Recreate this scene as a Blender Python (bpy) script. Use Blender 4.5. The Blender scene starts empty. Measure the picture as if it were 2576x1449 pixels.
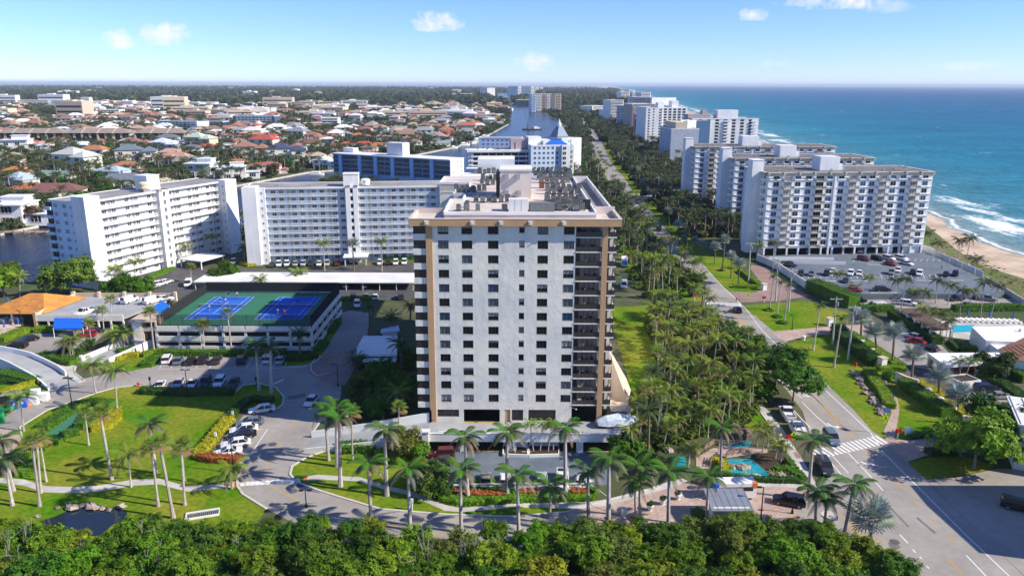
import bpy,math,random
from math import radians as R,sin,cos,pi,tan,atan2,sqrt,hypot
from mathutils import Vector,Matrix
from mathutils.geometry import tessellate_polygon
rnd=random.Random(11)
SC=bpy.context.scene
COL=SC.collection
HC,FPX,PITCH,ROLL=65.0,1917.0,14.95,0.2
cam_d=bpy.data.cameras.new('camera');cam=bpy.data.objects.new('camera',cam_d);COL.objects.link(cam)
cam_d.sensor_width=36.0;cam_d.lens=36.0*FPX/2576.0;cam_d.clip_start=1.0;cam_d.clip_end=120000.0
CM=Matrix.Rotation(R(90-PITCH),3,'X')@Matrix.Rotation(R(ROLL),3,'Z')
cam.matrix_world=Matrix.Translation((0,0,HC))@CM.to_4x4()
SC.camera=cam
SUN_EL,SUN_AZ=35.0,104.0
sun_v=Vector((cos(R(SUN_EL))*sin(R(SUN_AZ)),cos(R(SUN_EL))*cos(R(SUN_AZ)),sin(R(SUN_EL))))
sl=bpy.data.lights.new('sun','SUN');sl.energy=5.0;sl.angle=R(0.53);sl.color=(1.0,0.92,0.78)
so=bpy.data.objects.new('sun',sl);COL.objects.link(so);so.rotation_euler=sun_v.to_track_quat('Z','Y').to_euler()
so.location=sun_v*300
SC.view_settings.view_transform='Standard';SC.view_settings.look='None'
SC.view_settings.exposure=0.48;SC.view_settings.gamma=1.0;SC.view_settings.use_curve_mapping=False
def ray(u,v):
 return CM@Vector(((u-1288)/FPX,-(v-724.5)/FPX,-1.0))
def G(u,v,z=0.0):
 d=ray(u,v);t=(z-HC)/d.z
 return Vector((d.x*t,d.y*t,z))
def atY(u,v,Y):
 d=ray(u,v);t=Y/d.y
 return Vector((d.x*t,Y,HC+d.z*t))
ZO={'a':(0,171.7),'b':(858.7,171.7),'c':(1717.3,171.7),'d':(0,601.1),'e':(858.7,601.1),'f':(1717.3,601.1),'g':(0,966.0),'h':(858.7,966.0),'i':(1717.3,966.0)}
def px(zone,x,y):
 o=ZO[zone];return o[0]+x/3.0,o[1]+y/3.0
def P(s,z=0.0):
 """'g100,200 g300,400' or '120,300' (whole picture) -> list of ground points at height z"""
 out=[]
 for w in s.split():
  if w[0]in ZO:
   a,b=w[1:].split(',');u,v=px(w[0],float(a),float(b))
  else:
   a,b=w.split(',');u,v=float(a),float(b)
  out.append(G(u,v,z))
 return out
MATS={}
def mat(name,col,rough=0.7,var=0.0,scale=0.3,bump=0.0,bscale=3.0,spec=0.3,metal=0.0,objcol=False,orand=0.0,trans=0.0,col2=None,var2=0.0,scale2=0.02,streak=0.0,local=False,detail=4.0):
 m=bpy.data.materials.new(name);m.use_nodes=True;MATS[name]=m
 nt=m.node_tree;N=nt.nodes;L=nt.links;N.clear()
 out=N.new('ShaderNodeOutputMaterial');b=N.new('ShaderNodeBsdfPrincipled')
 b.inputs['Roughness'].default_value=rough;b.inputs['Metallic'].default_value=metal
 b.inputs['Specular IOR Level'].default_value=spec
 L.new(b.outputs[0],out.inputs['Surface'])
 geo=N.new('ShaderNodeTexCoord' if local else 'ShaderNodeNewGeometry')
 pos=geo.outputs['Object']if local else geo.outputs['Position']
 c=N.new('ShaderNodeRGB');c.outputs[0].default_value=(*col,1);cur=c.outputs[0]
 if objcol:
  oi=N.new('ShaderNodeObjectInfo');cur=oi.outputs['Color']
 if col2 is not None:
  n2=N.new('ShaderNodeTexNoise');n2.inputs['Scale'].default_value=scale2;n2.inputs['Detail'].default_value=5
  L.new(pos,n2.inputs['Vector'])
  rp=N.new('ShaderNodeMapRange');rp.inputs[1].default_value=0.5-var2;rp.inputs[2].default_value=0.5+var2
  L.new(n2.outputs['Fac'],rp.inputs[0])
  mx=N.new('ShaderNodeMix');mx.data_type='RGBA';L.new(rp.outputs[0],mx.inputs[0]);L.new(cur,mx.inputs[6]);mx.inputs[7].default_value=(*col2,1)
  cur=mx.outputs[2]
 if streak:
  mp=N.new('ShaderNodeMapping');mp.inputs['Scale'].default_value=(1,1,.045);L.new(pos,mp.inputs[0])
  n3=N.new('ShaderNodeTexNoise');n3.inputs['Scale'].default_value=1.3;n3.inputs['Detail'].default_value=4;L.new(mp.outputs[0],n3.inputs['Vector'])
  r3=N.new('ShaderNodeMapRange');r3.inputs[1].default_value=.42;r3.inputs[2].default_value=.68;r3.inputs[3].default_value=1.0;r3.inputs[4].default_value=1-streak;L.new(n3.outputs['Fac'],r3.inputs[0])
  h3=N.new('ShaderNodeHueSaturation');L.new(r3.outputs[0],h3.inputs['Value']);L.new(cur,h3.inputs['Color']);cur=h3.outputs[0]
 if var or orand:
  val=None
  if var:
   n=N.new('ShaderNodeTexNoise');n.inputs['Scale'].default_value=scale;n.inputs['Detail'].default_value=detail
   L.new(pos,n.inputs['Vector'])
   r=N.new('ShaderNodeMapRange');r.inputs[1].default_value=0.25;r.inputs[2].default_value=0.75
   r.inputs[3].default_value=1-var;r.inputs[4].default_value=1+var;L.new(n.outputs['Fac'],r.inputs[0]);val=r.outputs[0]
  if orand:
   oi=N.new('ShaderNodeObjectInfo');r=N.new('ShaderNodeMapRange');r.inputs[3].default_value=1-orand;r.inputs[4].default_value=1+orand
   L.new(oi.outputs['Random'],r.inputs[0])
   if val is None:val=r.outputs[0]
   else:
    mm=N.new('ShaderNodeMath');mm.operation='MULTIPLY';L.new(val,mm.inputs[0]);L.new(r.outputs[0],mm.inputs[1]);val=mm.outputs[0]
  hs=N.new('ShaderNodeHueSaturation');L.new(val,hs.inputs['Value']);L.new(cur,hs.inputs['Color']);cur=hs.outputs[0]
  if orand:
   r2=N.new('ShaderNodeMapRange');r2.inputs[3].default_value=0.5-0.12*orand;r2.inputs[4].default_value=0.5+0.06*orand
   wn=N.new('ShaderNodeTexWhiteNoise');wn.noise_dimensions='1D';L.new(oi.outputs['Random'],wn.inputs['W'])
   L.new(wn.outputs['Value'],r2.inputs[0]);L.new(r2.outputs[0],hs.inputs['Hue'])
 L.new(cur,b.inputs['Base Color'])
 if bump:
  n=N.new('ShaderNodeTexNoise');n.inputs['Scale'].default_value=bscale;n.inputs['Detail'].default_value=5;L.new(pos,n.inputs['Vector'])
  bp=N.new('ShaderNodeBump');bp.inputs['Strength'].default_value=1.0;bp.inputs['Distance'].default_value=bump
  L.new(n.outputs['Fac'],bp.inputs['Height']);L.new(bp.outputs[0],b.inputs['Normal'])
 if trans:
  t=N.new('ShaderNodeBsdfTranslucent');L.new(cur,t.inputs['Color'])
  ms=N.new('ShaderNodeMixShader');ms.inputs[0].default_value=trans
  L.new(b.outputs[0],ms.inputs[1]);L.new(t.outputs[0],ms.inputs[2]);L.new(ms.outputs[0],out.inputs['Surface'])
 m['bsdf']=b.name
 return m
class MB:
 def __init__(s):s.v=[];s.f=[];s.m=[]
 def face(s,pts,m=0):
  n=len(s.v);s.v.extend(tuple(p)for p in pts);s.f.append(tuple(range(n,n+len(pts))));s.m.append(m);return s
 def box(s,x0,y0,z0,x1,y1,z1,m=0,skip=''):
  n=len(s.v)
  s.v+=[(x0,y0,z0),(x1,y0,z0),(x1,y1,z0),(x0,y1,z0),(x0,y0,z1),(x1,y0,z1),(x1,y1,z1),(x0,y1,z1)]
  F={'b':(3,2,1,0),'t':(4,5,6,7),'f':(0,1,5,4),'r':(1,2,6,5),'k':(2,3,7,6),'l':(3,0,4,7)}
  for k,q in F.items():
   if k not in skip:s.f.append(tuple(n+i for i in q));s.m.append(m)
  return s
 def prism(s,pts,z0,z1,m=0,top=True,bot=False,mt=None):
  pts=[(p[0],p[1])for p in pts]
  a=sum(pts[i][0]*pts[(i+1)%len(pts)][1]-pts[(i+1)%len(pts)][0]*pts[i][1]for i in range(len(pts)))
  if a<0:pts=pts[::-1]
  k=len(pts);n=len(s.v)
  s.v+=[(x,y,z0)for x,y in pts]+[(x,y,z1)for x,y in pts]
  for i in range(k):
   j=(i+1)%k;s.f.append((n+i,n+j,n+k+j,n+k+i));s.m.append(m)
  if top:
   for t in tessellate_polygon([[Vector((x,y,0))for x,y in pts]]):s._tri([n+k+i for i in t],mt if mt is not None else m)
  if bot:
   for t in tessellate_polygon([[Vector((x,y,0))for x,y in pts]]):s._tri([n+i for i in t][::-1],m)
  return s
 def _tri(s,t,m):
  a,b,c=(s.v[i]for i in t)
  if(b[0]-a[0])*(c[1]-a[1])-(b[1]-a[1])*(c[0]-a[0])<0:t=t[::-1]
  s.f.append(tuple(t));s.m.append(m)
 def flat(s,pts,z,m=0,holes=()):
  loops=[[Vector((p[0],p[1],0))for p in pts]]+[[Vector((p[0],p[1],0))for p in h]for h in holes]
  n=len(s.v);al=[p for l in loops for p in l]
  s.v+=[(p.x,p.y,z)for p in al]
  for t in tessellate_polygon(loops):s._tri([n+i for i in t],m)
  return s
 def tube(s,p,q,r0,r1=None,n=6,m=0,cap=True):
  r1=r0 if r1 is None else r1;p=Vector(p);q=Vector(q);d=(q-p)
  if d.length<1e-6:return s
  d.normalize();a=d.orthogonal().normalized();b=d.cross(a);k=len(s.v)
  for c,r in((p,r0),(q,r1)):
   for i in range(n):
    w=c+(a*cos(2*pi*i/n)+b*sin(2*pi*i/n))*r;s.v.append(tuple(w))
  for i in range(n):
   j=(i+1)%n;s.f.append((k+i,k+j,k+n+j,k+n+i));s.m.append(m)
  if cap:s.f.append(tuple(k+n+i for i in range(n)));s.m.append(m)
  return s
 def lathe(s,prof,n=12,m=0,c=(0,0)):
  k=len(s.v)
  for r,z in prof:
   for i in range(n):s.v.append((c[0]+r*cos(2*pi*i/n),c[1]+r*sin(2*pi*i/n),z))
  for a in range(len(prof)-1):
   for i in range(n):
    j=(i+1)%n;s.f.append((k+a*n+i,k+a*n+j,k+(a+1)*n+j,k+(a+1)*n+i));s.m.append(m)
  return s
 def blob(s,c,r,m=0,seg=7,ring=5,jit=0.15,rg=rnd,sq=0.8):
  k=len(s.v)
  for a in range(ring+1):
   th=pi*a/ring
   for i in range(seg):
    ph=2*pi*i/seg;q=r*(1+rg.uniform(-jit,jit))
    s.v.append((c[0]+q*sin(th)*cos(ph),c[1]+q*sin(th)*sin(ph),c[2]+q*cos(th)*sq))
  for a in range(ring):
   for i in range(seg):
    j=(i+1)%seg;s.f.append((k+a*seg+i,k+(a+1)*seg+i,k+(a+1)*seg+j,k+a*seg+j));s.m.append(m)
  return s
 def ribbon(s,pts,w,z0,z1,m=0):
  """a kerb / wall following pts (plan), w wide, from z0 to z1 (numbers or lists)"""
  k=len(pts);L=[];Rr=[]
  for i in range(k):
   a=Vector(pts[max(i-1,0)][:2]);b=Vector(pts[min(i+1,k-1)][:2]);d=(b-a)
   d=d.normalized()if d.length>1e-6 else Vector((1,0));nn=Vector((-d.y,d.x))*w/2;p=Vector(pts[i][:2])
   L.append(p+nn);Rr.append(p-nn)
  za=z0 if isinstance(z0,(list,tuple))else[z0]*k;zb=z1 if isinstance(z1,(list,tuple))else[z1]*k
  for i in range(k-1):
   A=[(L[i].x,L[i].y),(Rr[i].x,Rr[i].y),(Rr[i+1].x,Rr[i+1].y),(L[i+1].x,L[i+1].y)]
   Z0=[za[i],za[i],za[i+1],za[i+1]];Z1=[zb[i],zb[i],zb[i+1],zb[i+1]]
   n=len(s.v);s.v+=[(A[q][0],A[q][1],Z0[q])for q in range(4)]+[(A[q][0],A[q][1],Z1[q])for q in range(4)]
   for q in((4,5,6,7),(1,2,6,5),(3,0,4,7)):s.f.append(tuple(n+j for j in q));s.m.append(m)
   if i==0:s.f.append((n,n+1,n+5,n+4));s.m.append(m)
   if i==k-2:s.f.append((n+2,n+3,n+7,n+6));s.m.append(m)
  return s
 def holed(s,x0,x1,z0,z1,holes,y=0.0,depth=0.15,m=0,mr=None):
  """wall in the plane y (facing -y) with openings (hx0,hx1,hz0,hz1) and reveals depth deep"""
  xs=sorted({x0,x1,*[h[0]for h in holes],*[h[1]for h in holes]});zs=sorted({z0,z1,*[h[2]for h in holes],*[h[3]for h in holes]})
  mr=m if mr is None else mr
  for j in range(len(zs)-1):
   cz=(zs[j]+zs[j+1])/2;hz=[h for h in holes if h[2]<cz<h[3]]
   i=0
   while i<len(xs)-1:
    cx=(xs[i]+xs[i+1])/2
    if any(h[0]<cx<h[1]for h in hz):i+=1;continue
    k=i+1
    while k<len(xs)-1 and not any(h[0]<(xs[k]+xs[k+1])/2<h[1]for h in hz):k+=1
    s.face([(xs[i],y,zs[j]),(xs[k],y,zs[j]),(xs[k],y,zs[j+1]),(xs[i],y,zs[j+1])],m);i=k
  for a,b,c,d in holes:
   e=y+depth
   s.face([(a,y,c),(a,e,c),(b,e,c),(b,y,c)][::-1],mr);s.face([(a,y,d),(a,e,d),(b,e,d),(b,y,d)],mr)
   s.face([(a,y,c),(a,y,d),(a,e,d),(a,e,c)][::-1],mr);s.face([(b,y,c),(b,y,d),(b,e,d),(b,e,c)],mr)
  return s
 def mesh(s,name,mats,smooth=False):
  me=bpy.data.meshes.new(name);me.from_pydata(s.v,[],s.f)
  for m in(mats if isinstance(mats,(list,tuple))else[mats]):me.materials.append(MATS[m]if isinstance(m,str)else m)
  if any(s.m):me.polygons.foreach_set('material_index',s.m)
  if smooth:me.polygons.foreach_set('use_smooth',[True]*len(s.f))
  return me
def ob(name,me,parent=None,loc=(0,0,0),rz=0.0,scale=None,color=None,rot=None):
 o=bpy.data.objects.new(name,me);COL.objects.link(o)
 if parent is not None:o.parent=parent
 o.location=loc
 o.rotation_euler=rot if rot is not None else(0,0,rz)
 if scale is not None:o.scale=scale if isinstance(scale,(tuple,list))else(scale,)*3
 if color is not None:o.color=(*color,1)
 return o
USED={}
def tag(o,label,cat,group=None,kind=None):
 if label:o['label']=label;USED[label]=USED.get(label,0)+1
 if cat:o['category']=cat
 if group:o['group']=group
 if kind:o['kind']=kind
 return o
def thing(name,label,cat,loc=(0,0,0),rz=0.0,group=None,scale=None):
 o=bpy.data.objects.new(name,None);COL.objects.link(o);o.location=loc;o.rotation_euler=(0,0,rz);o.empty_display_size=0.5
 if scale is not None:o.scale=(scale,)*3
 return tag(o,label,cat,group)
def struct(name,mb,mats,label=None):
 o=ob(name,mb.mesh(name,mats));o['kind']='structure'
 if label:o['label']=label
 return o
ONES=['','first','second','third','fourth','fifth','sixth','seventh','eighth','ninth']
ORD=ONES[1:]+['tenth','eleventh','twelfth','thirteenth','fourteenth','fifteenth','sixteenth','seventeenth','eighteenth','nineteenth']
for t_ in('twent','thirt','fort','fift','sixt','sevent','eight','ninet'):ORD+=[t_+'ieth']+[t_+'y-'+o_ for o_ in ONES[1:]]
def inpoly(x,y,poly):
 c=False;n=len(poly);j=n-1
 for i in range(n):
  xi,yi=poly[i][0],poly[i][1];xj,yj=poly[j][0],poly[j][1]
  if(yi>y)!=(yj>y)and x<(xj-xi)*(y-yi)/(yj-yi)+xi:c=not c
  j=i
 return c
w=bpy.data.worlds.new('World');SC.world=w;w.use_nodes=True
nt=w.node_tree;N=nt.nodes;L=nt.links;N.clear()
wo=N.new('ShaderNodeOutputWorld');bg=N.new('ShaderNodeBackground');L.new(bg.outputs[0],wo.inputs['Surface'])
bg.inputs['Strength'].default_value=0.15
sky=N.new('ShaderNodeTexSky');sky.sky_type='NISHITA';sky.sun_disc=False
sky.sun_elevation=R(SUN_EL);sky.sun_rotation=R(SUN_AZ);sky.air_density=0.8;sky.dust_density=0.0;sky.ozone_density=10.0;sky.altitude=60
geo=N.new('ShaderNodeNewGeometry')
neg=N.new('ShaderNodeVectorMath');neg.operation='SCALE';neg.inputs['Scale'].default_value=-1.0;L.new(geo.outputs['Incoming'],neg.inputs[0])
cn=N.new('ShaderNodeTexNoise');cn.inputs['Scale'].default_value=60;cn.inputs['Detail'].default_value=4.5;cn.inputs['Roughness'].default_value=0.62;L.new(neg.outputs[0],cn.inputs['Vector'])
def wmath(op,a,b):
 n=N.new('ShaderNodeMath');n.operation=op
 for k,q in enumerate((a,b)):
  if isinstance(q,(int,float)):n.inputs[k].default_value=q
  elif q is not None:L.new(q,n.inputs[k])
 return n.outputs[0]
def wdot(vec):
 n=N.new('ShaderNodeVectorMath');n.operation='DOT_PRODUCT';L.new(neg.outputs[0],n.inputs[0]);n.inputs[1].default_value=vec;return n.outputs['Value']
total=None
for cu,cv,cw,ch,den in((302,110,46,25,.9),(418,99,74,32,1),(1100,66,72,30,1),(1345,167,58,27,.9),(2128,6,105,34,1),(2003,12,48,15,.7),(1900,45,40,17,.8),(2425,172,85,14,.4),(2235,25,60,16,.35),(1955,165,60,10,.3)):
 d=ray(cu,cv).normalized();rt=d.cross(Vector((0,0,1))).normalized();up=rt.cross(d)
 x=wmath('MULTIPLY',wdot(rt),FPX/cw);y=wmath('MULTIPLY',wdot(up),FPX/ch)
 y2=wmath('SUBTRACT',y,0.25)
 r2=wmath('ADD',wmath('MULTIPLY',x,x),wmath('MULTIPLY',y2,y2))
 q=wmath('SUBTRACT',wmath('ADD',1.0,wmath('MULTIPLY',wmath('SUBTRACT',cn.outputs['Fac'],0.5),3.6)),wmath('MULTIPLY',r2,1.25))
 q=wmath('SUBTRACT',q,wmath('MAXIMUM',wmath('MULTIPLY',wmath('SUBTRACT',-0.35,y),2.5),0.0))
 q=wmath('MULTIPLY',wmath('MINIMUM',wmath('MAXIMUM',wmath('MULTIPLY',q,0.75),0.0),1.0),den)
 fr=wdot(d);q=wmath('MULTIPLY',q,wmath('GREATER_THAN',fr,0.9))
 total=q if total is None else wmath('MAXIMUM',total,q)
cmix=N.new('ShaderNodeMix');cmix.data_type='RGBA';L.new(total,cmix.inputs[0])
tint=N.new('ShaderNodeMix');tint.data_type='RGBA';tint.blend_type='MULTIPLY';tint.inputs[0].default_value=1.0
tint.inputs[7].default_value=(.94,.85,.96,1);L.new(sky.outputs[0],tint.inputs[6])
L.new(tint.outputs[2],cmix.inputs[6]);cmix.inputs[7].default_value=(4.9,4.9,5.05,1)
L.new(cmix.outputs[2],bg.inputs['Color'])
# materials
mat('land',(0.055,0.085,0.025),.95,.35,.15,col2=(0.12,0.11,0.06),var2=.12,scale2=.03)
mat('lawn',(0.078,0.195,0.005),.95,.34,1.1,bump=.06,bscale=6,col2=(0.22,0.235,0.025),var2=.15,scale2=.08,detail=8,spec=.04)
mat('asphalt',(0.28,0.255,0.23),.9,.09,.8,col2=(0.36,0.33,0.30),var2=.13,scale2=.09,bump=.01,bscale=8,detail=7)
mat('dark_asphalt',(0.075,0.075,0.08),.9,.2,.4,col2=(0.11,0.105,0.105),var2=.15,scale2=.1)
mat('patch_asphalt',(0.17,0.16,0.155),.9,.2,.8)
mat('blue_asphalt',(0.115,0.145,0.185),.9,.14,.5,col2=(0.16,0.185,0.215),var2=.15,scale2=.1)
mat('concrete',(0.58,0.55,0.50),.85,.10,.6,col2=(0.42,0.40,0.37),var2=.18,scale2=.25)
mat('ramp_concrete',(0.40,0.41,0.41),.85,.08,.5,col2=(0.31,0.32,0.33),var2=.15,scale2=.2)
mat('paver',(0.40,0.28,0.23),.9,.22,1.6,col2=(0.47,0.36,0.31),var2=.15,scale2=.3)
mat('red_paver',(0.27,0.17,0.15),.9,.22,1.6,col2=(0.33,0.23,0.2),var2=.15,scale2=.3)
mat('mulch',(0.06,0.04,0.025),.95,.4,1.0)
mat('sand',(0.62,0.49,0.36),.95,.12,.3,col2=(0.42,0.32,0.23),var2=.1,scale2=.06,bump=.1,bscale=.8)
mat('dune_green',(0.09,0.15,0.02),.95,.4,.4,col2=(0.19,0.15,0.07),var2=.15,scale2=.07,bump=.4,bscale=1.2)
mat('white_line',(0.72,0.72,0.70),.8,.12,1.5)
mat('yellow_line',(0.62,0.33,0.03),.8,.12,1.5)
mat('kerb',(0.56,0.53,0.48),.85,.10,1.0)
mat('white',(0.80,0.80,0.78),.75,.05,.3,col2=(0.68,0.67,0.64),var2=.12,scale2=.15)
mat('white_wing',(0.82,0.81,0.80),.75,.04,.3,streak=.10,col2=(0.71,0.72,0.74),var2=.12,scale2=.12)
mat('pale_blue_and_shade_wall',(0.56,0.68,0.82),.8,.05,.3)  # true pale blue paint, and blue shade painted into some white walls
mat('sky_blue_wall',(0.33,0.52,0.78),.8,.05,.3)
mat('stucco',(0.82,0.775,0.67),.85,.05,.7,bump=.07,bscale=.9,streak=.06,col2=(0.68,0.665,0.62),var2=.16,scale2=.16,detail=7)
mat('tan',(0.50,0.31,0.165),.85,.07,.6,bump=.02,bscale=2)
mat('tan_light',(0.58,0.46,0.35),.85,.07,.6)
mat('cream',(0.66,0.55,0.40),.85,.06,.5)
mat('roof_deck',(0.70,0.60,0.53),.9,.10,.3,col2=(0.52,0.46,0.42),var2=.15,scale2=.12)
mat('gravel',(0.36,0.345,0.325),.95,.28,2.2,col2=(0.24,0.235,0.235),var2=.14,scale2=.07)
mat('dark_gravel',(0.13,0.12,0.115),.95,.25,1.0,col2=(0.2,0.18,0.17),var2=.14,scale2=.1)
mat('bronze',(0.03,0.024,0.024),.4,spec=.5)
mat('dark',(0.02,0.021,0.025),.7)
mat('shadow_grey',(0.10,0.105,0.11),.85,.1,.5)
mat('glass',(0.02,0.02,0.024),.1,spec=.45)
mat('glass_blue',(0.04,0.08,0.16),.08,spec=.9)
mat('glass_curtain',(0.12,0.145,0.17),.25,spec=.7)
mat('glass_teal',(0.03,0.10,0.14),.08,spec=.9)
mat('balcony_glass',(0.06,0.055,0.055),.08,spec=.9)
mat('interior',(0.24,0.225,0.21),.8,.15,.8)
mat('metal',(0.45,0.46,0.47),.4,.1,1.0,metal=.6)
mat('unit_grey',(0.15,0.16,0.155),.6,.2,1.5,orand=.25)
mat('unit_dark',(0.035,0.036,0.036),.6)
mat('rust',(0.25,0.09,0.05),.7,.3,2)
mat('pole_grey',(0.50,0.50,0.48),.8,.1,1.0)
mat('black_metal',(0.018,0.018,0.02),.5)
mat('orange_tile',(0.58,0.26,0.055),.8,.18,1.2,col2=(0.50,0.21,0.06),var2=.1,scale2=.4)
mat('brown_tile',(0.30,0.15,0.09),.8,.25,1.2)
mat('thatch',(0.16,0.115,0.085),.95,.35,1.5,bump=.15,bscale=3)
mat('awning_blue',(0.012,0.13,0.62),.7,.1,.8)
mat('court_green',(0.035,0.17,0.10),.85,.07,.4)
mat('court_blue',(0.012,0.115,0.52),.8,.06,.4)
mat('mesh_fence',(0.018,0.022,0.024),.8)
mat('red',(0.60,0.015,0.012),.5)
mat('green_plastic',(0.01,0.35,0.10),.5)
mat('blue_plastic',(0.01,0.13,0.62),.5)
mat('orange',(0.75,0.16,0.01),.6)
mat('sign_yellow',(0.62,0.80,0.02),.5)
mat('rock',(0.30,0.255,0.21),.9,.4,1.2,bump=.2,bscale=2,orand=.3)
mat('rock_tan',(0.46,0.30,0.18),.9,.35,1.2,bump=.2,bscale=2)
mat('wood',(0.38,0.27,0.18),.8,.2,1.2)
mat('trunk',(0.42,0.38,0.34),.9,.22,1.2,orand=.2)
mat('trunk_brown',(0.17,0.125,0.09),.95,.3,1.5,orand=.2)
mat('bark',(0.22,0.19,0.16),.95,.3,1.5)
mat('skin',(0.55,0.33,0.22),.7)
mat('pond_water',(0.015,0.022,0.035),.05,bump=.01,bscale=2.5,spec=.6)
mat('turf_green',(0.05,0.19,0.115),.9,.06,.5)
mat('tyre',(0.015,0.015,0.016),.8)
mat('rim',(0.35,0.35,0.36),.35,metal=.7)
mat('paint',(1,1,1),.22,objcol=True,spec=.6)
mat('wall_obj',(1,1,1),.85,.08,.4,objcol=True)
mat('roof_obj',(1,1,1),.85,.20,1.1,objcol=True)
mat('lamp_red',(0.45,0.01,0.01),.3)
mat('lamp_clear',(0.75,0.76,0.78),.2)
def water(name,col,bscale,bdist,rough=.08,col2=None,sc2=.01):
 m=mat(name,col,rough,.12,.05,spec=.5,col2=col2,var2=.18,scale2=sc2)
 nt=m.node_tree;N=nt.nodes;L=nt.links;b=N[m['bsdf']]
 geo=N.new('ShaderNodeNewGeometry');mp=N.new('ShaderNodeMapping');mp.inputs['Scale'].default_value=(1,.6,1);L.new(geo.outputs['Position'],mp.inputs[0])
 n=N.new('ShaderNodeTexNoise');n.inputs['Scale'].default_value=bscale;n.inputs['Detail'].default_value=6;n.inputs['Roughness'].default_value=.6;L.new(mp.outputs[0],n.inputs['Vector'])
 bp=N.new('ShaderNodeBump');bp.inputs['Distance'].default_value=bdist;L.new(n.outputs['Fac'],bp.inputs['Height']);L.new(bp.outputs[0],b.inputs['Normal'])
 return m
water('canal_water',(0.008,0.018,0.045),.35,.5,.2,col2=(0.02,0.036,0.072),sc2=.02);MATS['canal_water'].node_tree.nodes[MATS['canal_water']['bsdf']].inputs['Specular IOR Level'].default_value=.09
water('pool_water',(0.02,0.42,0.52),1.2,.06,.05)
water('fountain_water',(0.012,0.25,0.33),1.6,.08,.05,col2=(0.03,0.36,0.42),sc2=.5)
# ground, sea, water
coast=[G(1547,219.5)]+P('1560,224 1620,240 1680,262 1735,282 1908,353 c1850,1098 c1960,1142 c2000,1205 c2130,1245 c2220,1305 c2400,1370 c2576,1425')
coast=[Vector((coast[0].x*2.2,coast[0].y*2.4,0))]+coast+[Vector((185,220,0)),Vector((165,120,0)),Vector((150,0,0)),Vector((135,-150,0))]
dense=[]
for i in range(len(coast)-1):
 a,b=coast[i],coast[i+1];n=max(1,min(12,int((b-a).length/12)))
 for k in range(n):dense.append(a.lerp(b,k/n))
dense.append(coast[-1])
canal_main=[tuple(p)for p in((-900,330),(-420,330),(-228,334),(-200,450),(-155,583),(-96,640),(-95,725),(-60,830),(-30,1050))]+[tuple(p)for p in P('1280,312 1280,289 1277,264 1236,254 1249,236 1290,236 1290,252 1298,264 1362,271 1364,283 1408,306')]+[(80,1180),(55,900),(10,650),(-25,545),(-122,520),(-124,420),(-132,312),(-158,252),(-172,245),(-300,214),(-900,150)]
canal_far=[tuple(p)for p in P('693,321 700,312 865,305 1035,307 1032,318 870,320 800,322')]
land=MB().flat([(p.x,p.y)for p in coast]+[(-50000,-150),(-50000,60000)],0.0,0,[[(p[0],p[1])for p in canal_main],[(p[0],p[1])for p in canal_far]])
struct('ground',land,'land')
MB_w=MB();MB_w.flat([(p[0],p[1])for p in canal_main],-0.9);struct('waterway',MB_w,'canal_water')
MB_w=MB();MB_w.flat([(p[0],p[1])for p in canal_far],-0.9);struct('canal',MB_w,'canal_water')
sw=MB();q=[(p[0],p[1])for p in canal_main];sw.ribbon(q+[q[0]],.6,-1.2,.12);q=[(p[0],p[1])for p in canal_far];sw.ribbon(q+[q[0]],.8,-1.2,.25)
struct('canal_bank',sw,'concrete')
offs=[-3,0,6,14,24,36,50,66,90,130,200,330,600,1200,3000,9000,60000]
sm=MB();nrm=[]
for i,p in enumerate(dense):
 a=dense[max(i-1,0)];b=dense[min(i+1,len(dense)-1)];d=(b-a).normalized();nn=Vector((-d.y,d.x,0))
 nrm.append((nn*.35+Vector((.9,.2,0))*.65).normalized())
for p,nn in zip(dense,nrm):
 for o in offs:sm.v.append((p.x+nn.x*o,p.y+nn.y*o,-.25 if o>0 else-.05))
ko=len(offs)
for i in range(len(dense)-1):
 for j in range(ko-1):sm.f.append((i*ko+j,(i+1)*ko+j,(i+1)*ko+j+1,i*ko+j+1));sm.m.append(0)
m=water('sea_water',(0.02,0.17,0.27),.16,1.6,.22)
nt=m.node_tree;N=nt.nodes;L=nt.links;b=N[m['bsdf']]
at=N.new('ShaderNodeAttribute');at.attribute_name='shore';geo=N.new('ShaderNodeNewGeometry')
def nz(sc,det=5,rough=.55,stretch=(1,1,1)):
 mp=N.new('ShaderNodeMapping');mp.inputs['Scale'].default_value=stretch;L.new(geo.outputs['Position'],mp.inputs[0])
 n=N.new('ShaderNodeTexNoise');n.inputs['Scale'].default_value=sc;n.inputs['Detail'].default_value=det;n.inputs['Roughness'].default_value=rough
 L.new(mp.outputs[0],n.inputs['Vector']);return n.outputs['Fac']
def mth(op,a,b_=None,c_=None):
 n=N.new('ShaderNodeMath');n.operation=op
 for k,q in enumerate((a,b_,c_)):
  if isinstance(q,(int,float)):n.inputs[k].default_value=q
  elif q is not None:L.new(q,n.inputs[k])
 return n.outputs[0]
sh=at.outputs['Fac']
shn=mth('MULTIPLY',sh,mth('ADD',.6,mth('MULTIPLY',nz(.006,4),.8)))
lg=mth('LOGARITHM',mth('MAXIMUM',mth('ADD',shn,1.0),1.0),10.0)
rp=N.new('ShaderNodeValToRGB');L.new(mth('DIVIDE',lg,4.8),rp.inputs[0]);e=rp.color_ramp.elements
e[0].position=.0;e[0].color=(.30,.33,.30,1);e[1].position=1;e[1].color=(.002,.052,.17,1)
for p_,c_ in((.2,(.20,.28,.28,1)),(.32,(.07,.23,.27,1)),(.45,(.012,.17,.25,1)),(.58,(.004,.12,.225,1)),(.72,(.003,.078,.195,1))):
 x=e.new(p_);x.color=c_
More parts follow.
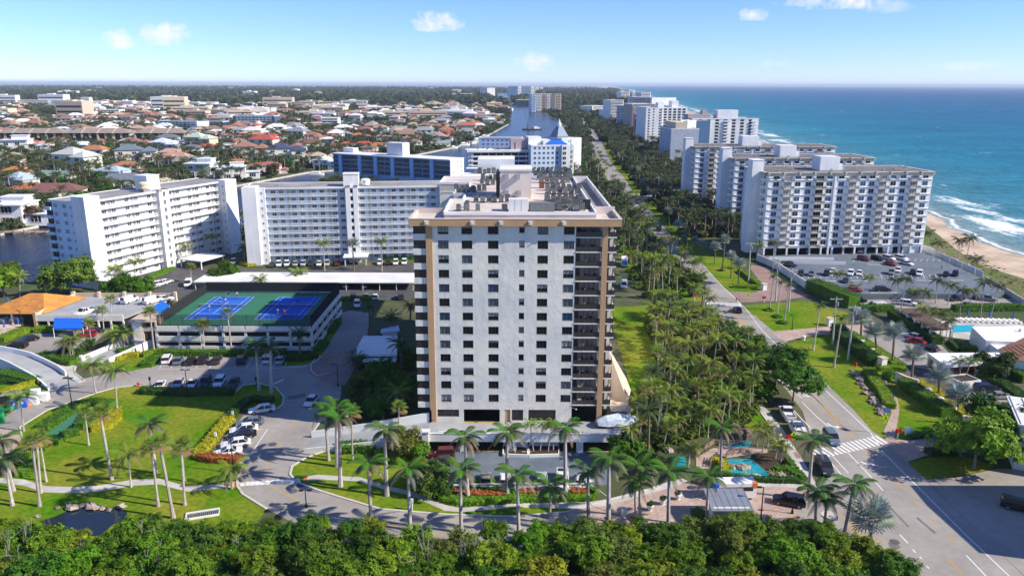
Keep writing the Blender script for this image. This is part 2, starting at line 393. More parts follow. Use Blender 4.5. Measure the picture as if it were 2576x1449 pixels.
patch=nz(.012,6,.65,(.45,1,1));fine=nz(.12,5,.7,(.5,1,1))
hs=N.new('ShaderNodeHueSaturation');L.new(rp.outputs[0],hs.inputs['Color'])
L.new(mth('SUBTRACT',mth('ADD',mth('MULTIPLY',patch,1.25),mth('MULTIPLY',fine,1.5)),.38),hs.inputs['Value'])
fo=mth('SUBTRACT',mth('ADD',nz(.05,6,.6,(1.0,.35,1)),mth('MULTIPLY',nz(.35,5,.7),.35)),mth('ADD',.635,mth('MULTIPLY',mth('ABSOLUTE',mth('SUBTRACT',sh,30.0)),.0065)))
fo=mth('MINIMUM',mth('MAXIMUM',mth('MULTIPLY',fo,9.0),0.0),1.0)
edge=mth('MINIMUM',mth('MAXIMUM',mth('SUBTRACT',1.0,mth('MULTIPLY',mth('ABSOLUTE',mth('SUBTRACT',sh,mth('MULTIPLY',nz(.06,3),9.0))),.55)),0.0),1.0)
wc=mth('MINIMUM',mth('MAXIMUM',mth('MULTIPLY',mth('SUBTRACT',mth('MULTIPLY',nz(.05,6,.7,(.6,1,1)),mth('ADD',.55,nz(.006,2))),.735),14.0),0.0),.8)
foam=mth('MAXIMUM',mth('MAXIMUM',fo,edge),wc)
mx=N.new('ShaderNodeMix');mx.data_type='RGBA';L.new(foam,mx.inputs[0]);L.new(hs.outputs[0],mx.inputs[6]);mx.inputs[7].default_value=(.85,.87,.87,1)
L.new(mx.outputs[2],b.inputs['Base Color'])
b.inputs['Roughness'].default_value=.5;b.inputs['Specular IOR Level'].default_value=.09
me=sm.mesh('sea',m);a_=me.attributes.new('shore','FLOAT','POINT');a_.data.foreach_set('value',[float(max(o,0))for _ in dense for o in offs])
o=ob('sea',me);o['kind']='structure'
sand_in=[(p.x-max(8,.02*p.y),p.y)for p in dense if p.y>600]
sand_line=[(p.x,p.y)for p in P('c1720,1170 c1830,1175 f1990,20 f2120,120 f2280,210 f2576,300')]+[(165,190),(140,60),(125,-150)]
struct('beach',MB().flat([(p.x,p.y)for p in dense]+sand_line[::-1]+sand_in[::-1],.004),'sand')
dune_in=[(p.x,p.y)for p in P('c1690,1330 f1800,90 f2230,300 f2420,390 f2576,440')]
struct('dune_field',MB().flat(sand_line[:-3]+[(190,215)]+[(p[0],p[1])for p in dune_in[::-1]],.008),'dune_green')
wr=MB();wp=[(p.x,p.y)for p in P('f1960,60 f2150,190 f2330,300 f2576,400')]
rg=random.Random(4)
for i in range(150):
 t=rg.random()*2.99;k=int(t);t-=k
 x=wp[k][0]*(1-t)+wp[k+1][0]*t+6+rg.gauss(0,2.0);y=wp[k][1]*(1-t)+wp[k+1][1]*t+rg.gauss(0,1)
 wr.blob((x,y,0.0),rg.uniform(.2,.7),0,5,3,.4,rg,.3)
o=ob('seaweed_wrack',wr.mesh('seaweed_wrack','mulch'));tag(o,None,None,kind='stuff')
def area(name,s,matn,z,label=None):
 pts=P(s);return struct(name,MB().flat([(p.x,p.y)for p in pts],z),matn,label)
area('lawn','g-60,760 g-60,420 g20,300 d60,1290 d230,1210 d480,1130 d860,1080 d1100,1090 d1900,1080 d2140,1150 d2160,1290 g1700,190 g1560,560 g1830,610 g1810,760 g2010,940 g1900,1100 g1500,1200 g-60,1200','lawn',.004)
area('lawn','g2230,560 h-80,440 h60,400 h660,520 h800,780 h1900,890 h1750,960 h1300,985 h800,975 h300,935 h-40,835 g2250,730 g2190,650','lawn',.004)
area('lawn','d820,960 d870,900 d1060,850 d1250,850 d1180,960 d990,1010','lawn',.004)
area('lawn','d1170,885 d2180,880 d2370,850 d2440,780 d2560,620 d2576,760 d2400,890 d2330,960 d2150,960 d2120,895','lawn',.004)
area('lawn','d-40,1010 d150,1010 d300,1120 d360,1150 d200,1200 d0,1260','lawn',.004)
area('lawn','b2290,1020 b2420,1180 b2576,1330 f150,190 f290,350 f380,410 f560,400 f610,370 f440,230 f200,30 c250,1440 c0,1200 b2480,1060','lawn',.004)
area('lawn','f430,505 f690,700 f830,700 f1095,655 f1200,640 f1250,560 f1000,480 f900,470','lawn',.004)
area('lawn','f750,795 f1000,1010 f1290,1290 f1430,1448 i1500,395 i1600,415 i1700,420 i2060,385 i2000,240 f1800,1100 f1500,930 f1160,680 f1100,720','lawn',.004)
area('lawn','e2010,520 e2300,500 f0,480 f80,560 f230,770 f420,900 f560,1050 f600,1200 i640,200 i700,330 h2100,480 h2200,100 e2150,1000','lawn',.004)
area('lawn','b2000,560 b2100,640 b2260,900 b2320,1010 b2330,1100 b2480,1290 b2576,1448 f-20,170 f170,470 f-60,480 e2330,380 e2100,200 e2090,0 b2060,900 b1900,700','lawn',.003)
area('lawn','i1690,590 i2060,520 i2360,620 i2330,640 i2080,690 i1840,715 i1760,680','lawn',.004)
area('lawn','b2030,930 b2290,1020 b2330,1100 b2180,960','lawn',.004)
road_l=P('1437,257 1452,287 1484,348 1511,418 1537,467 1556,490 1600,530 1648,590')+P('f0,190 f110,380 f170,470 f270,570 f390,740 f590,900 f800,1160 f905,1300 i990,460 i1060,600 i1100,720 i1180,800 i1230,960 i1240,1100 i1400,1180 i1560,1448 i1700,1750')
road_r=P('1440,257 1458,287 1508,348 1541,415 1572,450 1598,490 1633,527')+P('f0,75 f150,190 f290,350 f370,412 f460,510 f690,700 f770,790 f1000,1010 f1290,1290 f1430,1448 i1530,420 i1700,590 i1850,740 i2300,1180 i2576,1448 i2850,1750')
struct('road',MB().flat([(p.x,p.y)for p in road_l]+[(p.x,p.y)for p in road_r[::-1]],.010),'asphalt')
area('road','i1060,690 i1180,800 i1260,980 i1420,1180 i1640,1500 i900,1500 i870,960','asphalt',.013,None)
area('parking_lot','i1690,585 i1850,735 i2300,1180 i2700,1560 i2900,1560 i2900,640 i2360,640 i2080,700 i1840,720','asphalt',.006)
area('paver_driveway','i1520,415 i1700,422 i2090,388 i2140,510 i1830,540 i1690,590 i1640,540','paver',.014)
area('road','d-60,1420 d80,1310 d230,1200 d380,1150 d560,1080 d600,1060 d830,1010 d960,1000 d1180,960 d1190,890 d2150,890 d2130,960 d2330,950 d2420,890 d2576,640 d2576,560 e60,540 e220,560 e180,840 ''e0,850 d2576,1120 d2570,1200 g2500,150 g2440,260 g2350,390 g2410,412 g2576,400 h20,470 g2430,512 g2300,560 g2210,620 g2192,680 g2240,740 g2400,800 h-20,850 h300,945 h800,985 h1300,1000 h1700,965 ''h1740,1060 h1500,1300 h800,1300 g2576,1230 g2010,940 g1830,830 g1790,770 g1790,720 g1830,640 g1810,590 g1590,560 g1690,400 g1880,190 g2010,180 g2090,175 ''d2130,1250 d2142,1190 d2080,1120 d1950,1090 d1830,1108 d1775,1160 d1100,1150 d1130,1105 d1040,1105 d860,1125 d720,1165 d540,1230 d360,1290 d150,1420 g165,390 g130,420 g-60,520','asphalt',.008)
area('paver_circle','d2330,990 d2340,940 d2400,880 d2490,850 e60,850 e100,900 e110,960 e30,1100 d2540,1112 d2440,1080 d2360,1040','red_paver',.012)
area('paver_driveway','g-60,330 g110,350 g165,400 g130,470 g60,520 g-60,600','paver',.012)
area('parking_lot','d-20,880 d60,860 d250,715 d440,710 d640,640 d900,640 d760,740 d640,860 d290,900 d160,870','asphalt',.006)
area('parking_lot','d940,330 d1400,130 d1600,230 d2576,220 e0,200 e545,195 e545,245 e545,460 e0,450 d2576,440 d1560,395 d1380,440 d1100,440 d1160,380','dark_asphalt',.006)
area('parking_lot','h640,510 h2010,510 h2010,760 h1900,760 h820,760 h650,640','blue_asphalt',.010)
area('paver_plaza','h1700,965 h1900,900 h2130,840 h2576,730 i0,745 i150,765 i330,745 i560,770 i960,775 i1060,800 i1100,900 i900,985 i560,1080 i0,1110 h2400,1150 h1740,1060','paver',.012)
area('parking_lot','f1380,740 f1700,640 f1770,620 f2150,1000 f2576,1160 f2700,1350 f2300,1350 f2120,1200 f1900,1000 f1700,950','asphalt',.008)
area('driveway','f660,700 f1060,665 f1250,650 f1440,640 f1380,745 f1150,712 f930,735 f810,765 f775,782','paver',.016)
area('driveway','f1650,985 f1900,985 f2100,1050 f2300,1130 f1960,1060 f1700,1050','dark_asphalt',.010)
area('parking_lot','f1290,460 f2576,450 f2700,540 f2560,520 f1330,525','asphalt',.010)
area('driveway','f350,395 f560,405 f600,345 f510,225 f520,195 f640,215 f760,290 f900,395 f960,430 f700,470 f440,478','red_paver',.014)
area('driveway','b2200,960 b2576,880 b2576,920 b2260,1000','concrete',.014)
area('patio','d-40,600 d180,590 d180,640 d160,680 d0,750 d-40,760','sand',.010)
area('path','g-60,700 g0,705 g180,718 g340,768 g560,775 g760,762 g1000,720 g1200,712 g1290,735 g1400,768 g1560,762 g1700,742 g1785,735 g1785,775 g1600,790 g1420,810 g1330,790 g1210,755 g1010,765 g780,805 g560,822 g330,815 g180,765 g0,745 g-60,742','concrete',.012)
area('path','g2285,700 g2400,682 h0,695 h140,700 h330,765 h500,800 h640,845 h780,910 h900,935 h1100,912 h1300,885 h1600,895 h1850,890 h2060,860 h2300,790 h2520,720 i0,712 i40,730 h2520,770 h2300,830 h2060,905 h1850,935 h1700,940 h1500,930 h1300,930 h1100,950 h900,965 h780,955 h640,890 h500,835 h330,795 h140,735 h0,725 g2400,722 g2320,732','concrete',.016)
area('pavement','i280,700 i420,712 i660,740 i930,745 i690,350 i560,180 i500,120 i540,100 i620,170 i750,330 i960,660 i1000,740 i1010,785 i560,772 i330,748','concrete',.016)
area('pavement','f35,575 f60,565 f110,640 f180,760 f150,760 f70,640','concrete',.012)
area('path','f1520,1448 f1575,1320 f1570,1220 f1500,1120 f1435,1055 f1480,1032 f1590,1030 f1600,1042 f1500,1060 f1540,1110 f1620,1200 f1635,1300 f1610,1448 i1600,415 i1535,415','paver',.012)
area('ramp_apron','d320,1110 d480,1050 d600,1085 d380,1155','ramp_concrete',.014)
area('pavement','d380,930 d450,930 d580,960 d570,1010 d640,1070 d590,1082 d530,1050 d500,1010','concrete',.016)
def kerb(s,w_=.28,h_=.13,m='kerb',name='kerb'):
 pts=[(p.x,p.y)for p in P(s)];return struct(name,MB().ribbon(pts,w_,0,h_),m)
kerb('g165,390 d150,1420 d360,1290 d540,1230 d720,1165 d860,1125 d1040,1105 d1130,1103')
kerb('d1775,1160 d1830,1108 d1950,1090 d2080,1120 d2142,1190 d2132,1250 d2090,1285',.35)
kerb('g2570,170 g2500,150 g2445,240 g2350,380 g2405,412 g2576,403')
kerb('h0,478 g2430,512 g2300,560 g2205,620 g2190,680 g2240,740 g2400,800 h-20,850 h300,945 h800,985 h1300,1000 h1700,965 h1900,905 h2130,845 h2400,775',.4)
kerb('g1810,590 g1832,640 g1792,720 g1792,770 g1832,830 g2010,940',.4)
kerb('d2425,885 d2380,930 d2290,965 d2160,968',.35)
kerb('d560,960 d565,1010 d640,1070 d590,1085')
kerb('e-80,1010 d2390,1035 d2345,990 d2350,940 d2400,880',.3)
kerb('i80,840 i75,860 i130,872 i170,850',.3)
kerb('i85,1000 i80,1060 i100,1110',.3)
kerb('i690,350 i560,180',.25)
def stripe(mb,pts,w_,z,m=0):
 pts=[Vector(p[:2])for p in pts]
 for i in range(len(pts)-1):
  d=(pts[i+1]-pts[i]);
  if d.length<.01:continue
  n=Vector((-d.y,d.x)).normalized()*w_/2
  mb.face([(*(pts[i]-n),z),(*(pts[i+1]-n),z),(*(pts[i+1]+n),z),(*(pts[i]+n),z)],m)
def dashes(mb,a,b,w_,z,on,off,m=0):
 a=Vector(a[:2]);b=Vector(b[:2]);d=b-a;n=d.length;d.normalize();t=0
 while t<n:stripe(mb,[a+d*t,a+d*min(t+on,n)],w_,z,m);t+=on+off
wl=MB();yl=MB()
stripe(wl,P('f0,85 f155,200 f300,360 f470,520 f600,690 f800,890 f1000,1070 f1280,1330 f1420,1462 i1480,460'),.2,.020)
stripe(wl,P('i1500,500 i1545,545 i1700,700 i2130,1130 i2480,1462'),.2,.020)
stripe(wl,P('i905,140 i1000,235 i1110,330'),.2,.020);stripe(wl,P('i840,200 i905,270 i965,330'),.2,.020)
stripe(wl,P('i1245,515 i1380,655 i1512,803'),.2,.020);stripe(wl,P('i1085,552 i1195,680'),.2,.020);stripe(wl,P('i1130,540 i1250,670'),.18,.020)
stripe(wl,P('f590,930 f800,1130 f905,1200'),.18,.020)
for a_,b_ in(('i1640,1135','i1700,1200'),('i1735,1245','i1760,1272'),('i1790,1300','i1805,1318'),('i1840,1370','i1860,1390'),('i2140,1290','i2290,1448')):stripe(wl,P(a_+' '+b_),.2,.020)
for ln in('f10,180 f110,300 f200,380','f245,425 f300,490','f310,500 f400,600 f540,790 f640,920 f800,1030','f330,500 f450,640 f560,760 f680,880 f830,1040','f800,1020 f900,1110 f1000,1200 f1160,1370 f1240,1448','f780,1000 f900,1095','i890,0 i1070,175 i1290,405','i1372,490 i1440,560','i1540,680 i1680,800','i1740,872 i1790,925','i1880,1015 i1920,1055','i2000,1145 i2055,1195','i1985,1305 i2110,1430','i1190,985 i1240,1040 i1330,1130','i1260,1030 i1520,1180','i1250,1075 i1480,1190'):
 stripe(yl,P(ln),.2,.020)
for k in range(8):
 t=k/7.0;u0=445+(800-445)*t;v0=640+(1015-640)*t;stripe(yl,P(f'f{u0 - 40},{v0 + 30} f{u0 + 40},{v0 - 20}'),.5,.024)
stripe(yl,P('g2010,620 g2000,700 g2030,760 g2130,820 g2270,880'),.14,.016);stripe(yl,P('g2140,425 g2080,520 g2020,610'),.14,.016)
stripe(yl,P('d2180,1060 d2290,1120 d2310,1190 d2270,1290 d2190,1440'),.14,.018)
stripe(yl,P('h250,1045 h540,1100 h800,1140'),.14,.016)
stripe(wl,P('d1190,982 d2110,975'),.14,.016);stripe(wl,P('g2020,340 g1910,500 g1860,590'),.16,.016)
for x in(1205,1290,1385,1480,1580,1680,1770,1860,1960,2060,2140):stripe(wl,P(f'd{x},975 d{x + 42},897'),.12,.016)
for x in(1130,1265,1390,1485,1590,1690,1790):stripe(wl,P(f'd{x},1150 d{x + 75},1065'),.12,.016)
for x0,y0,x1,y1 in((1880,190,2070,235),(1790,330,1980,340),(1730,400,1940,400),(1720,440,1915,440),(1670,510,1880,500),(1610,560,1820,570)):stripe(wl,P(f'g{x0},{y0} g{x1},{y1}'),.12,.016)
stripe(wl,P('d2040,1105 d2140,1060'),.5,.018)
a0,a1,b0,b1=P('i1000,490 i1400,385 i1040,565 i1500,450',0)
for k in range(17):
 t=k/16.0;p_=P('i%f,%f i%f,%f'%(960+495*t,500-110*t,1050+495*t,560-110*t));stripe(wl,p_,.55,.022)
for k in range(14):
 t=k/13.0;p_=P('f%f,%f f%f,%f'%(185+235*t,476+10*t,200+235*t,500+10*t));stripe(wl,p_,.9,.022)
for k in range(12):
 t=k/11.0;p_=P('g%f,%f g%f,%f'%(1822+420*t,740-28*t,1834+420*t,768-28*t));stripe(wl,p_,.75,.018)
def arrow(mb,tail,bend,tip,w_,z):
 t,b_,h=P(tail+' '+bend+' '+tip);stripe(mb,[t,b_,b_.lerp(h,.6)],w_,z)
 d=(h-b_).normalized();n=Vector((-d.y,d.x,0));a=b_.lerp(h,.55)
 mb.face([(*(a-n*w_*1.7).xy,z+.004),(*h.xy,z+.004),(*(a+n*w_*1.7).xy,z+.004)])
arrow(wl,'i1085,295 i','i1110,320','i1185,325',.5,.022)if False else None
for tl,bd,tp in(('i1090,295','i1125,318','i1190,328'),('i1345,585','i1390,605','i1455,612'),('f880,1172','f905,1182','f962,1185')):arrow(wl,tl,bd,tp,.45,.022)
for u in(1370,1430,1500,1560):pass
struct('road_marking',wl,'white_line');struct('road_marking',yl,'yellow_line')
for s in('i1545,1195 i1600,1185 i1650,1230 i1590,1265','d2165,1190 d2300,1165 d2310,1190 d2180,1215','g2025,440 g2085,438 g2080,468 g2020,470','i1760,1010 i1900,1130 i1915,1122 i1775,1002','i1480,850 i1700,1080 i1712,1075 i1494,846','f640,930 f700,1000 f735,990 f672,922','h180,1000 h420,1060 h425,1050 h190,990'):area('road_patch',s,'patch_asphalt',.017)
tw=MB()
for s in('g1765,740 g1785,738 g1787,775 g1765,775','g2288,705 g2316,697 g2318,722 g2294,730'):
 tw.flat([(p.x,p.y)for p in P(s)],.020)
struct('tactile_paving',tw,'orange')
sp_=MB()
for s in('i830,515 i870,512 i905,558 i860,560',):sp_.flat([(p.x,p.y)for p in P(s)],.021)
struct('pavement_ramp',sp_,'red_paver')
area('pond','g300,1035 g420,995 g520,950 g640,930 g780,925 g900,940 g960,960 g945,1030 g850,1060 g760,1140 g640,1150 g420,1120','pond_water',.008)
area('putting_green','g360,370 g470,290 g560,215 g610,215 g640,240 g640,310 g585,355 g470,400','turf_green',.008)
area('fountain_pond','i300,590 i350,565 i430,570 i500,562 i560,600 i650,680 i660,705 i560,712 i430,708 i330,690','fountain_water',.05)
area('fountain_pond','i265,440 i310,415 i420,408 i480,412 i525,440 i490,490 i330,490','fountain_water',.05)
area('fountain_pond','h2490,555 h2576,545 i20,560 i30,600 h2576,640 h2510,630','fountain_water',.05)
area('garden_bed','i520,540 i700,500 i780,560 i920,740 i660,735 i650,690 i560,610','mulch',.02)
area('pool_deck','f2010,620 f2560,620 f2576,650 f2170,760 f2000,740 f1820,700 f1700,560','concrete',.020)
area('swimming_pool','f2040,652 f2200,648 f2180,703 f2010,705','pool_water',.028)
area('footbridge_deck','i100,560 i220,490 i300,470 i640,495 i640,520 i330,560 i250,520 i200,560 i210,640 i100,640','paver',.10)
# window makers (shared meshes)
def win_mesh(w_,h_,cols,rows,frame='bronze',glass='glass',fw=.07,dep=.06,sill=None,blind=0):
 """window centred on x, sitting from z=0; frame ring proud of the glass, facing -y"""
 m=MB();x0,x1=-w_/2,w_/2
 m.face([(x0,.03,0),(x1,.03,0),(x1,.03,h_),(x0,.03,h_)],1)
 m.box(x0,-dep,0,x1,.03,fw,0,'k');m.box(x0,-dep,h_-fw,x1,.03,h_,0,'k');m.box(x0,-dep,fw,x0+fw,.03,h_-fw,0,'kbt');m.box(x1-fw,-dep,fw,x1,.03,h_-fw,0,'kbt')
 for i in range(1,cols):x=x0+w_*i/cols;m.box(x-fw/2,-dep*.7,fw,x+fw/2,.03,h_-fw,0,'kbt')
 for j in range(1,rows):z=h_*j/rows;m.box(x0+fw,-dep*.6,z-fw/2,x1-fw,.03,z+fw/2,0,'klr')
 ms=[frame,glass]
 if sill:m.box(x0-.08,-.16,-.1,x1+.08,.0,-.005,2);ms.append(sill)
 if blind:m.face([(x0+fw,.02,h_*(1-blind)),(x1-fw,.02,h_*(1-blind)),(x1-fw,.02,h_-fw),(x0+fw,.02,h_-fw)],len(ms));ms.append('blind')
 return m.mesh('window',ms)
mat('blind',(.33,.31,.29),.8,.1,2)
def part(name,mb,mats,parent,loc=(0,0,0),rz=0,label=None,color=None):
 o=ob(name,mb.mesh(name,mats)if isinstance(mb,MB)else mb,parent,loc,rz,color=color)
 if label:o['label']=label
 return o
rg=random.Random(5)
# the grey stucco tower
T=thing('apartment_tower','tall pale grey stucco apartment tower with tan columns and cornice in the middle','tower',(0,134,2.8))
WX=[-12.35,-8.1,-3.4,1.75,5.5,10.2];holes=[]
for i in range(13):
 zc=37.1-2.69*i
 for k,x in enumerate(WX):
  holes.append((x-.48,x+.48,zc-.5,zc+.75)if k==3 else(x-.95,x+.95,zc-.75,zc+.75))
low=[(-14.1,-10.0,1.0,2.5),(-9.1,-2.25,0.0,2.55),(-1.3,-.25,.0,2.5),(0.05,2.2,.25,2.5),(3.2,8.4,.25,2.5)]
wall=MB().holed(-14.3,11.4,-.4,37.95,holes+low,0,.22)
part('wall',wall,'stucco',T)
body=MB();body.prism([(-15.0,.45),(11.4,.45),(11.4,2.6),(18.4,2.6),(18.4,62),(-17.2,62),(-17.2,47),(-10,47),(-10,38),(-12.5,38),(-12.5,28),(-10,28),(-10,20),(-12.5,20),(-12.5,9),(-15.0,9)],2.9,37.95,0,False)
body.box(-15.0,8,-.4,16.2,60,2.9,0);body.box(11.4,0.02,2.7,11.42,2.6,37.95,0)
part('tower_body',body,'stucco',T)
part('garage_shade_panel',MB().box(-15,7.9,-.3,18.4,7.95,2.8,0).box(-14.28,.5,2.62,11.38,7.8,2.9,0),'shadow_grey',T)  # dark panels painted as the shade inside the garage openings
WM={(w_,g):win_mesh(*((.96,1.25,1,1)if w_ else(1.9,1.5,3,1)),'bronze','glass' if g.startswith('b')else g,sill='white',blind={'b3':.3,'b5':.5,'b8':.8}.get(g,0))for w_ in(0,1)for g in('glass','glass_curtain','glass_blue','b3','b5','b8')}
for i in range(13):
 for k,x in enumerate(WX):
  g=rg.choice(['glass','glass','b3','b5','b8','glass','glass_curtain']if i not in(6,4)else['glass_blue','glass','glass_curtain','b5'])
  zc=37.1-2.69*i;part('window',WM[(k==3,g)],None,T,(x,.16,zc-(.5 if k==3 else.75)))
for a,b_,c,d in(low[0],low[3],low[4]):
 n=max(1,round((b_-a)/1.45));part('lobby_window',win_mesh(b_-a,d-c,n,2,'bronze','glass',.12),None,T,((a+b_)/2,.16,c))
part('door',MB().box(-1.3,.14,0,-.25,.2,2.5).box(-.5,.1,1.0,-.42,.14,1.15),'tan',T)
col=MB().box(-15.45,-.25,-1.2,-14.3,.6,37.9).box(-15.45,-.25,-1.2,-15.2,9,2.5)
part('column',col,'tan',T);part('column',MB().box(16.15,-.25,-.4,17.15,.6,37.9),'tan',T)
part('column',MB().box(17.7,1.5,2,18.3,2.1,37.9),'stucco',T)
slab=MB().box(11.42,-.12,-.1,16.15,2.6,.1).box(17.15,-.12,-.1,18.75,2.6,.1)
slm=slab.mesh('balcony_slab','stucco')
rail=MB();rail.box(11.45,-.06,.98,16.12,.0,1.06,0);rail.box(17.17,-.06,.98,18.7,0,1.06,0);rail.box(18.64,0,.98,18.7,2.6,1.06,0)
for x in[11.5+.77*k for k in range(7)]+[17.2,17.95,18.66]:rail.box(x-.03,-.05,.1,x+.03,.0,2.5 if abs(x-11.5)<.1 or abs(x-18.66)<.1 else.98,0)
for x in[11.45+.16*k for k in range(29)]+[17.2+.16*k for k in range(9)]:rail.box(x-.012,-.035,.1,x+.012,-.01,.98,0,'bt')
rail.box(11.5,-.03,.12,16.1,-.02,.96,1).box(17.2,-.03,.12,18.64,-.02,.96,1).box(18.66,0,.12,18.68,2.6,.96,1)
rlm=rail.mesh('balcony_railing',['bronze','balcony_glass'])
bw=MB();bw.face([(11.45,2.5,.1),(16.1,2.5,.1),(16.1,2.5,2.5),(11.45,2.5,2.5)],0)
for k in range(4):bw.box(12.4+.9*k,2.42,.1,12.47+.9*k,2.5,2.45,1)
bw.face([(11.5,2.45,.1),(12.35,2.45,.1),(12.35,2.45,2.4),(11.5,2.45,2.4)],1);bw.face([(17.2,2.5,.1),(18.3,2.5,.1),(18.3,2.5,2.4),(17.2,2.5,2.4)],1)
bwm=bw.mesh('sliding_door',['interior','bronze'])
chm=MB().box(0,0,.4,.5,.5,.5).box(0,.42,.5,.5,.5,1.0).box(.05,.05,.1,.12,.12,.4).box(.4,.05,.1,.47,.12,.4).mesh('balcony_chair','black_metal');tbm0=MB().box(-.35,-.35,.62,.35,.35,.7).box(-.05,-.05,.1,.05,.05,.62).mesh('balcony_table','black_metal')
for i in range(13):
 z=37.1-2.69*i-1.3
 part('balcony_slab',slm,None,T,(0,0,z));part('balcony_railing',rlm,None,T,(0,0,z));part('sliding_door',bwm,None,T,(0,0,z))
 if i%3!=2:
  u_=rg.uniform(-.6,.6);part('balcony_chair',chm,None,T,(12.8+u_,1.2,z));part('balcony_chair',chm,None,T,(14.6+u_,1.2,z));part('balcony_table',tbm0,None,T,(13.85+u_,1.45,z))
pan=MB().box(-17.75,-.02,0,-15.45,.12,1.15).box(-17.75,.12,0,-17.6,9,1.15,0).mesh('balcony_panel','stucco')
scr=MB().box(-17.7,.1,0,-15.45,9,1.55).mesh('balcony_screen','bronze')
for i in range(13):
 z=37.1-2.69*i;part('balcony_panel',pan,None,T,(0,0,z-1.9));part('balcony_screen',scr,None,T,(0,0,z-.74))
cor=MB().box(-18.3,-1.1,37.95,19.4,9.2,38.45);cor.box(-18.3,-1.1,38.45,19.4,-.85,39.2,0,'b');cor.box(-18.3,-.85,38.45,-18.05,9.2,39.2,0,'bf');cor.box(19.15,-.85,38.45,19.4,9.2,39.2,0,'bf')
part('cornice',cor,'tan',T)
cap=MB().box(-18.35,-1.15,39.2,19.45,-.55,39.3).box(-18.35,-.55,39.2,-17.8,9.2,39.3).box(18.9,-.55,39.2,19.45,9.2,39.3).box(-18.05,-.85,38.46,19.15,9.2,38.5)
cap.box(-18.05,9.2,38.0,-12.6,9.5,39.5).box(-18.04,-.5,38.5,-17.85,9.2,39.2).box(18.95,-.5,38.5,19.14,9.2,39.2).box(15.6,9.2,38.2,19.4,9.6,39.9)
part('parapet',cap,'roof_deck',T)
deck=MB();dk=[(-12.4,3.6),(15.3,3.6),(15.3,59),(-17.2,59),(-17.2,47),(-10,47),(-10,38),(-12.5,38),(-12.5,28),(-10,28),(-10,20),(-12.5,20),(-12.5,9),(-12.4,9)]
deck.prism(dk,37.9,39.2,0);part('roof_deck',deck,'roof_deck',T)
pw=MB();pw.ribbon(dk+[dk[0]],.35,39.2,39.75);part('roof_parapet',pw,'white',T)
ter=MB().box(15.3,9.6,37.95,19.0,59,38.3);part('terrace',ter,'gravel',T)
tp=MB().box(18.8,9.6,38.3,19.05,59,39.4,0).box(18.75,9.6,39.4,19.1,59,39.5).box(15.3,58.8,38.3,19.05,59.1,39.9)
for k in range(17):tp.box(18.6,10+3*k,38.3,18.8,10.25+3*k,39.7)
part('terrace_parapet',tp,'white',T)
ph=MB().box(-2.6,24.5,39.2,3.9,32.5,44.9).box(-2.8,24.3,44.9,4.1,32.7,45.15)
PH=part('penthouse',ph,mat('penthouse_cream',(.68,.60,.52),.85,.06,.5),T)
part('penthouse_roof',MB().box(-2.7,24.4,45.15,4.0,32.6,45.3),'white',PH)
for x,z in((-1.6,43.3),(.8,43.3),(-1.6,40.0),(1.0,39.9)):part('vent_box',MB().box(x,23.7,z,x+.85,24.5,z+1.0),'metal',PH)
part('louvre_door',MB().box(-3.4,25.5,39.2,-2.7,31,44.6),'bronze',PH)
for x in(-15.2,-7.1,-2.0,3.2,9.1):part('wall_light',MB().box(x-.35,-1.3,38.25,x+.35,-1.1,38.95,0).tube((x-.15,-1.3,38.6),(x-.25,-1.5,38.45),.12,.12,6,1),['white','unit_grey'],T)
rear=MB().box(-13,62,26,.5,84,39.4).box(-9.2,70,39.4,0.6,79,43.0);part('rear_wing',rear,'white',T)
part('buttress_wall',MB().face([(18.9,5,-3),(18.9,9,11.5),(18.9,14,11.5),(18.9,14,-3)]).face([(19.2,5,-3),(22.5,2.5,2.9),(19.2,9,11.5)]).face([(22.5,2.5,2.9),(24,9,2.9),(19.2,9,11.5)]).face([(24,9,2.9),(24,15,2.9),(19,15,11.5),(19.2,9,11.5)]),'tan_light',T)
part('side_terrace',MB().box(18.8,-.4,2.4,22.6,6,2.75).box(18.8,-.4,2.75,22.6,-.2,3.6),'tan_light',T)
part('terrace_column',MB().box(21.9,-.3,-3,22.6,.4,2.4),'tan_light',T)
for x in(-12,-3.2,3.4,11.2):part('wall_lamp',MB().tube((x,0,3.0),(x+.9,-1.3,3.3),.04).box(x+.8,-1.6,3.2,x+1.1,-1.25,3.32),'pole_grey',T)
um=MB().box(-.42,-.42,.25,.42,.42,1.25).mesh('cabinet','unit_grey');gm=MB().lathe([(.36,1.26),(.36,1.31),(.1,1.31),(0,1.3)],8).mesh('fan_grille','unit_dark')
stm=MB().box(-.45,-.4,0,-.38,.4,.25).box(.38,-.4,0,.45,.4,.25).box(-.45,-.44,.2,.45,-.40,.27).mesh('stand','unit_dark')
def units(lst,group,label):
 for bx,by in lst:
  p=G(*px('b',bx,by),42.0+.02);r=thing('air_conditioner',label,'air conditioner',p,0,group,rg.uniform(.95,1.3))
  part('cabinet',um,None,r);part('fan_grille',gm,None,r);part('stand',stm,None,r)
def grid(x0,x1,n,y):return[(x0+(x1-x0)*k/max(1,n-1)+rg.uniform(-4,4),y+rg.uniform(-4,4))for k in range(n)]
units(grid(1450,1720,9,795)+grid(1462,1722,8,818)+grid(1495,1725,7,842)+grid(1510,1705,6,868),'condensers in the rear cluster on the tower roof','grey condenser in the crowded cluster behind the tower penthouse')
units(grid(1552,1795,7,925)+grid(1560,1775,6,950),'condensers in the middle rows of the tower roof','grey condenser in the middle double row on the tower roof')
units(grid(1550,1785,6,1000)+grid(1560,1805,7,1024)+grid(1555,1812,7,1050)+grid(1505,1815,8,1074),'condensers in the front block on the tower roof','grey condenser in the front block near the tower cornice')
